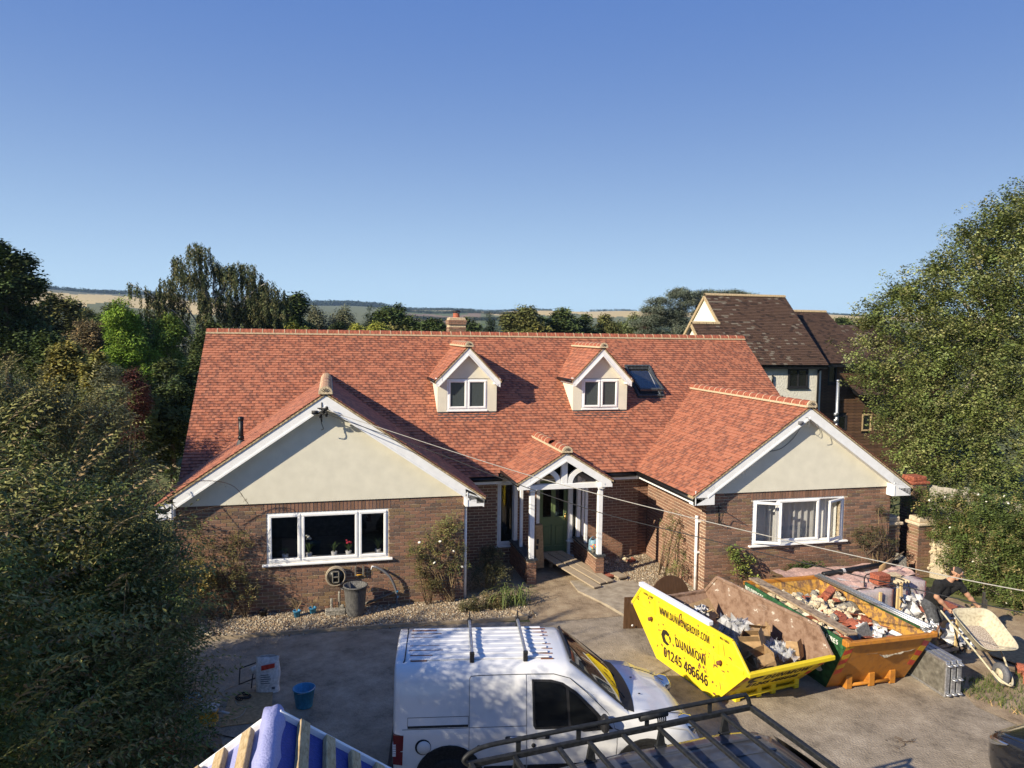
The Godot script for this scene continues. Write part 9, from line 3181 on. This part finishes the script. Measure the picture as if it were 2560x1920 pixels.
		trunk(t, Vector3.ZERO, V(0, foot + h * 0.6, 0), clampf(w * 0.09, 0.06, 0.22), lobes, M.bark, r, 4)
	weeping_birch(r)
	cedar(r, clump_f)
	# birds: nothing. Distant woods and hedges on the hills
	far_woods(r, clump_b)

func weeping_birch(r: RandomNumberGenerator):
	var t := thing("weeping_birch", "tall weeping birch with hanging curtains of leaves and pale limbs at left", "tree", V(-9.0, 0, -27.3))
	var chain := leaf_clump(12, 0.16, 0.085, 0.15, 31, 0.9)
	var xs := []; var cs := []
	# boughs: [dx, height, dz, curtain length]
	var st := ns(true)
	tube(st, arc([V(0.1, 0, 0), V(0.0, 3.5, 0), V(-0.15, 6.5, 0), V(-0.6, 9.2, 0), V(-0.85, 10.3, 0)], 6), 0.20, 9, 0.03)
	obj("trunk", st, M.bark_pale, t)
	var prof := [[-3.95, 8.25], [-3.3, 7.8], [-2.6, 8.2], [-2.0, 9.0], [-1.4, 10.0], [-0.75, 10.55], [-0.1, 9.7], [0.5, 9.3], [1.2, 9.5], [2.0, 9.55], [2.6, 8.9], [3.3, 8.3], [4.2, 7.9]]
	var ptop := func(x: float) -> float:
		for i in prof.size() - 1:
			if x <= prof[i + 1][0]: return lerpf(prof[i][1], prof[i + 1][1], (x - prof[i][0]) / (prof[i + 1][0] - prof[i][0]))
		return 7.8
	var boughs := []
	for i in 96:
		var x := r.randf_range(-3.95, 4.2) if i > 24 else -3.95 + 8.15 * i / 24.0
		var tp: float = ptop.call(x)
		var lowest := maxf(4.6, tp - 4.6 + absf(x) * 0.5)
		var y: float = tp - (0.05 if i <= 24 else (tp - lowest) * pow(r.randf(), 0.9))
		boughs.append([x, y, r.randf_range(0.8, 2.2) if absf(x) < 3.0 else r.randf_range(0.7, 1.7)])
	for i in boughs.size():
		var b: Array = boughs[i]
		var dz := r.randf_range(-1.9, 1.9) if i > 24 else r.randf_range(-0.8, 0.8)
		var e := V(b[0], b[1], dz)
		var s := V(lerpf(0.0, b[0], 0.15), b[1] - 1.4 - absf(b[0]) * 0.45, 0)
		var pts := arc([s, s.lerp(e, 0.6) + V(0, 0.35, 0), e], 6)
		if i % 4 == 0:
			st = ns(true)
			tube(st, pts, 0.055, 6, 0.012)
			obj("limb", st, M.bark_pale, t)
		for j0 in 13:
			var u := lerpf(0.45, 1.0, pow(r.randf(), 0.6))
			var p: Vector3 = pts[int(u * (pts.size() - 1))] + V(r.randfn() * 0.24, r.randf_range(-0.12, 0.12), r.randfn() * 0.30)
			var ln: float = b[2] * r.randf_range(0.3, 1.0)
			var n := int(ln / 0.15)
			var k := r.randf_range(0.55, 1.4)
			for j in n:
				var s2 := r.randf_range(0.5, 0.95)
				xs.append(Transform3D(Basis(UP, r.randf() * TAU).scaled(V(s2 * 0.75, s2 * 1.2, s2 * 0.75)), p + V(r.randfn() * 0.03 + sin(j * 0.4) * 0.03, -j * 0.15, r.randfn() * 0.03)))
				var c := Color(0.080, 0.094, 0.042) if r.randf() < 0.7 else Color(0.14, 0.13, 0.06)
				cs.append(c * k * r.randf_range(0.75, 1.25))
	scatter("crown", chain, M.leaf_far, xs, cs, t)
	# bare dead branches low on the left and right
	for q in [[V(0, 4.6, 0.6), V(-1.2, 5.4, 1.4), V(-2.2, 6.2, 1.6)], [V(0, 4.4, 0.8), V(-1.0, 5.0, 1.6), V(-1.8, 4.9, 1.8)], [V(0.5, 4.8, 1.0), V(1.6, 5.6, 1.6), V(2.6, 5.7, 1.7)], [V(0.1, 4.5, 1.0), V(0.5, 5.3, 1.5), V(1.2, 5.5, 1.8)]]:
		st = ns(true)
		tube(st, arc(q, 6), 0.035, 6, 0.008)
		obj("dead_branch", st, M.bark_pale, t)

func cedar(r: RandomNumberGenerator, clump: Mesh):
	var t := thing("cedar", "wide grey-green cedar with flat layered branches behind the old white house", "tree", V(19.56, 0, -26.5))
	var lobes := []
	for i in 26:
		var v := i / 25.0
		var a := i * 2.4
		var rr := lerpf(3.6, 1.2, v) * (0.5 + 0.5 * absf(sin(i * 1.7)))
		lobes.append([cos(a) * rr, 3.2 + v * 5.3, sin(a) * rr * 0.7, lerpf(1.0, 0.7, v), 0.34])
	for q in [[-3.0, 7.4], [-2.2, 6.6], [-2.6, 5.8], [-3.6, 6.6], [-1.8, 7.2], [-2.6, 7.9], [-1.2, 8.35], [0.6, 8.45], [2.2, 8.5], [3.2, 8.35], [-3.0, 6.9], [-3.4, 6.0], [-3.3, 5.2]]: lobes.append([q[0], q[1], 0.2, 0.85, 0.22])
	leafy(t, "crown", lobes, 4600, clump, Color(0.13, 0.155, 0.11), r, 0.55, 0.2, 0.3, 0.4, M.leaf_far, Color(0.15, 0.17, 0.12), 0.3)
	trunk(t, Vector3.ZERO, V(0, 7.8, 0), 0.35, lobes, M.bark, r, 14)

func far_woods(r: RandomNumberGenerator, clump: Mesh):
	# woods along the hill crests, hedges between the fields
	var xs := []; var cs := []
	var put := func(az: float, rad: float, s: float, c: Color):
		var d: Vector3 = az_dir(az) * rad
		var p := V(CAM.x + d.x, hill_y(az, rad) + s * 0.25, CAM.z + d.z)
		xs.append(Transform3D(Basis(UP, r.randf() * TAU).scaled(V(s, s * r.randf_range(0.7, 1.1), s)), p))
		cs.append(c * r.randf_range(0.7, 1.3))
	var W := Color(0.036, 0.050, 0.026)
	for i in 5200:
		var az := r.randf_range(-70, -9.0)
		put.call(az, r.randf_range(1500, 1720), r.randf_range(9, 17), W)
	for i in 420:
		put.call(r.randf_range(-15.5, -10.0) + r.randf_range(-0.5, 0.5), r.randf_range(1500, 1690), r.randf_range(14, 24), W)
	for i in 700: put.call(r.randf_range(-10.0, 3.0), r.randf_range(1600, 1690), r.randf_range(6, 12), W)
	for i in 360: put.call(r.randf_range(-10.0, -3.0), r.randf_range(1360, 1390), r.randf_range(5, 9), W)
	for i in 420: put.call(r.randf_range(-9.0, 0.0), r.randf_range(1060, 1080), r.randf_range(5, 9), W)
	for i in 500: put.call(r.randf_range(-9.0, 4.0), r.randf_range(720, 740), r.randf_range(4, 8), W)
	for i in 130: put.call(6.0 + r.randf() * 3.5, r.randf_range(1660, 1690), r.randf_range(6, 11), W)
	for i in 260: put.call(r.randf_range(2.0, 34.0), r.randf_range(1670, 1700), r.randf_range(2.5, 8) * (1.0 if r.randf() < 0.5 else 0.4), W)
	for i in 500: put.call(22.0 + r.randf() * 6.0, r.randf_range(1600, 1690), r.randf_range(5, 11), W)
	for i in 1500: put.call(r.randf_range(-40.0, 40.0), r.randf_range(300, 520), r.randf_range(4, 8), Color(0.05, 0.065, 0.03))
	var o := scatter("distant_woods", clump, M.leaf_far, xs, cs)
	tag(o, "distant woods and hedgerows along the crests of the far fields", "woods", "", "stuff")
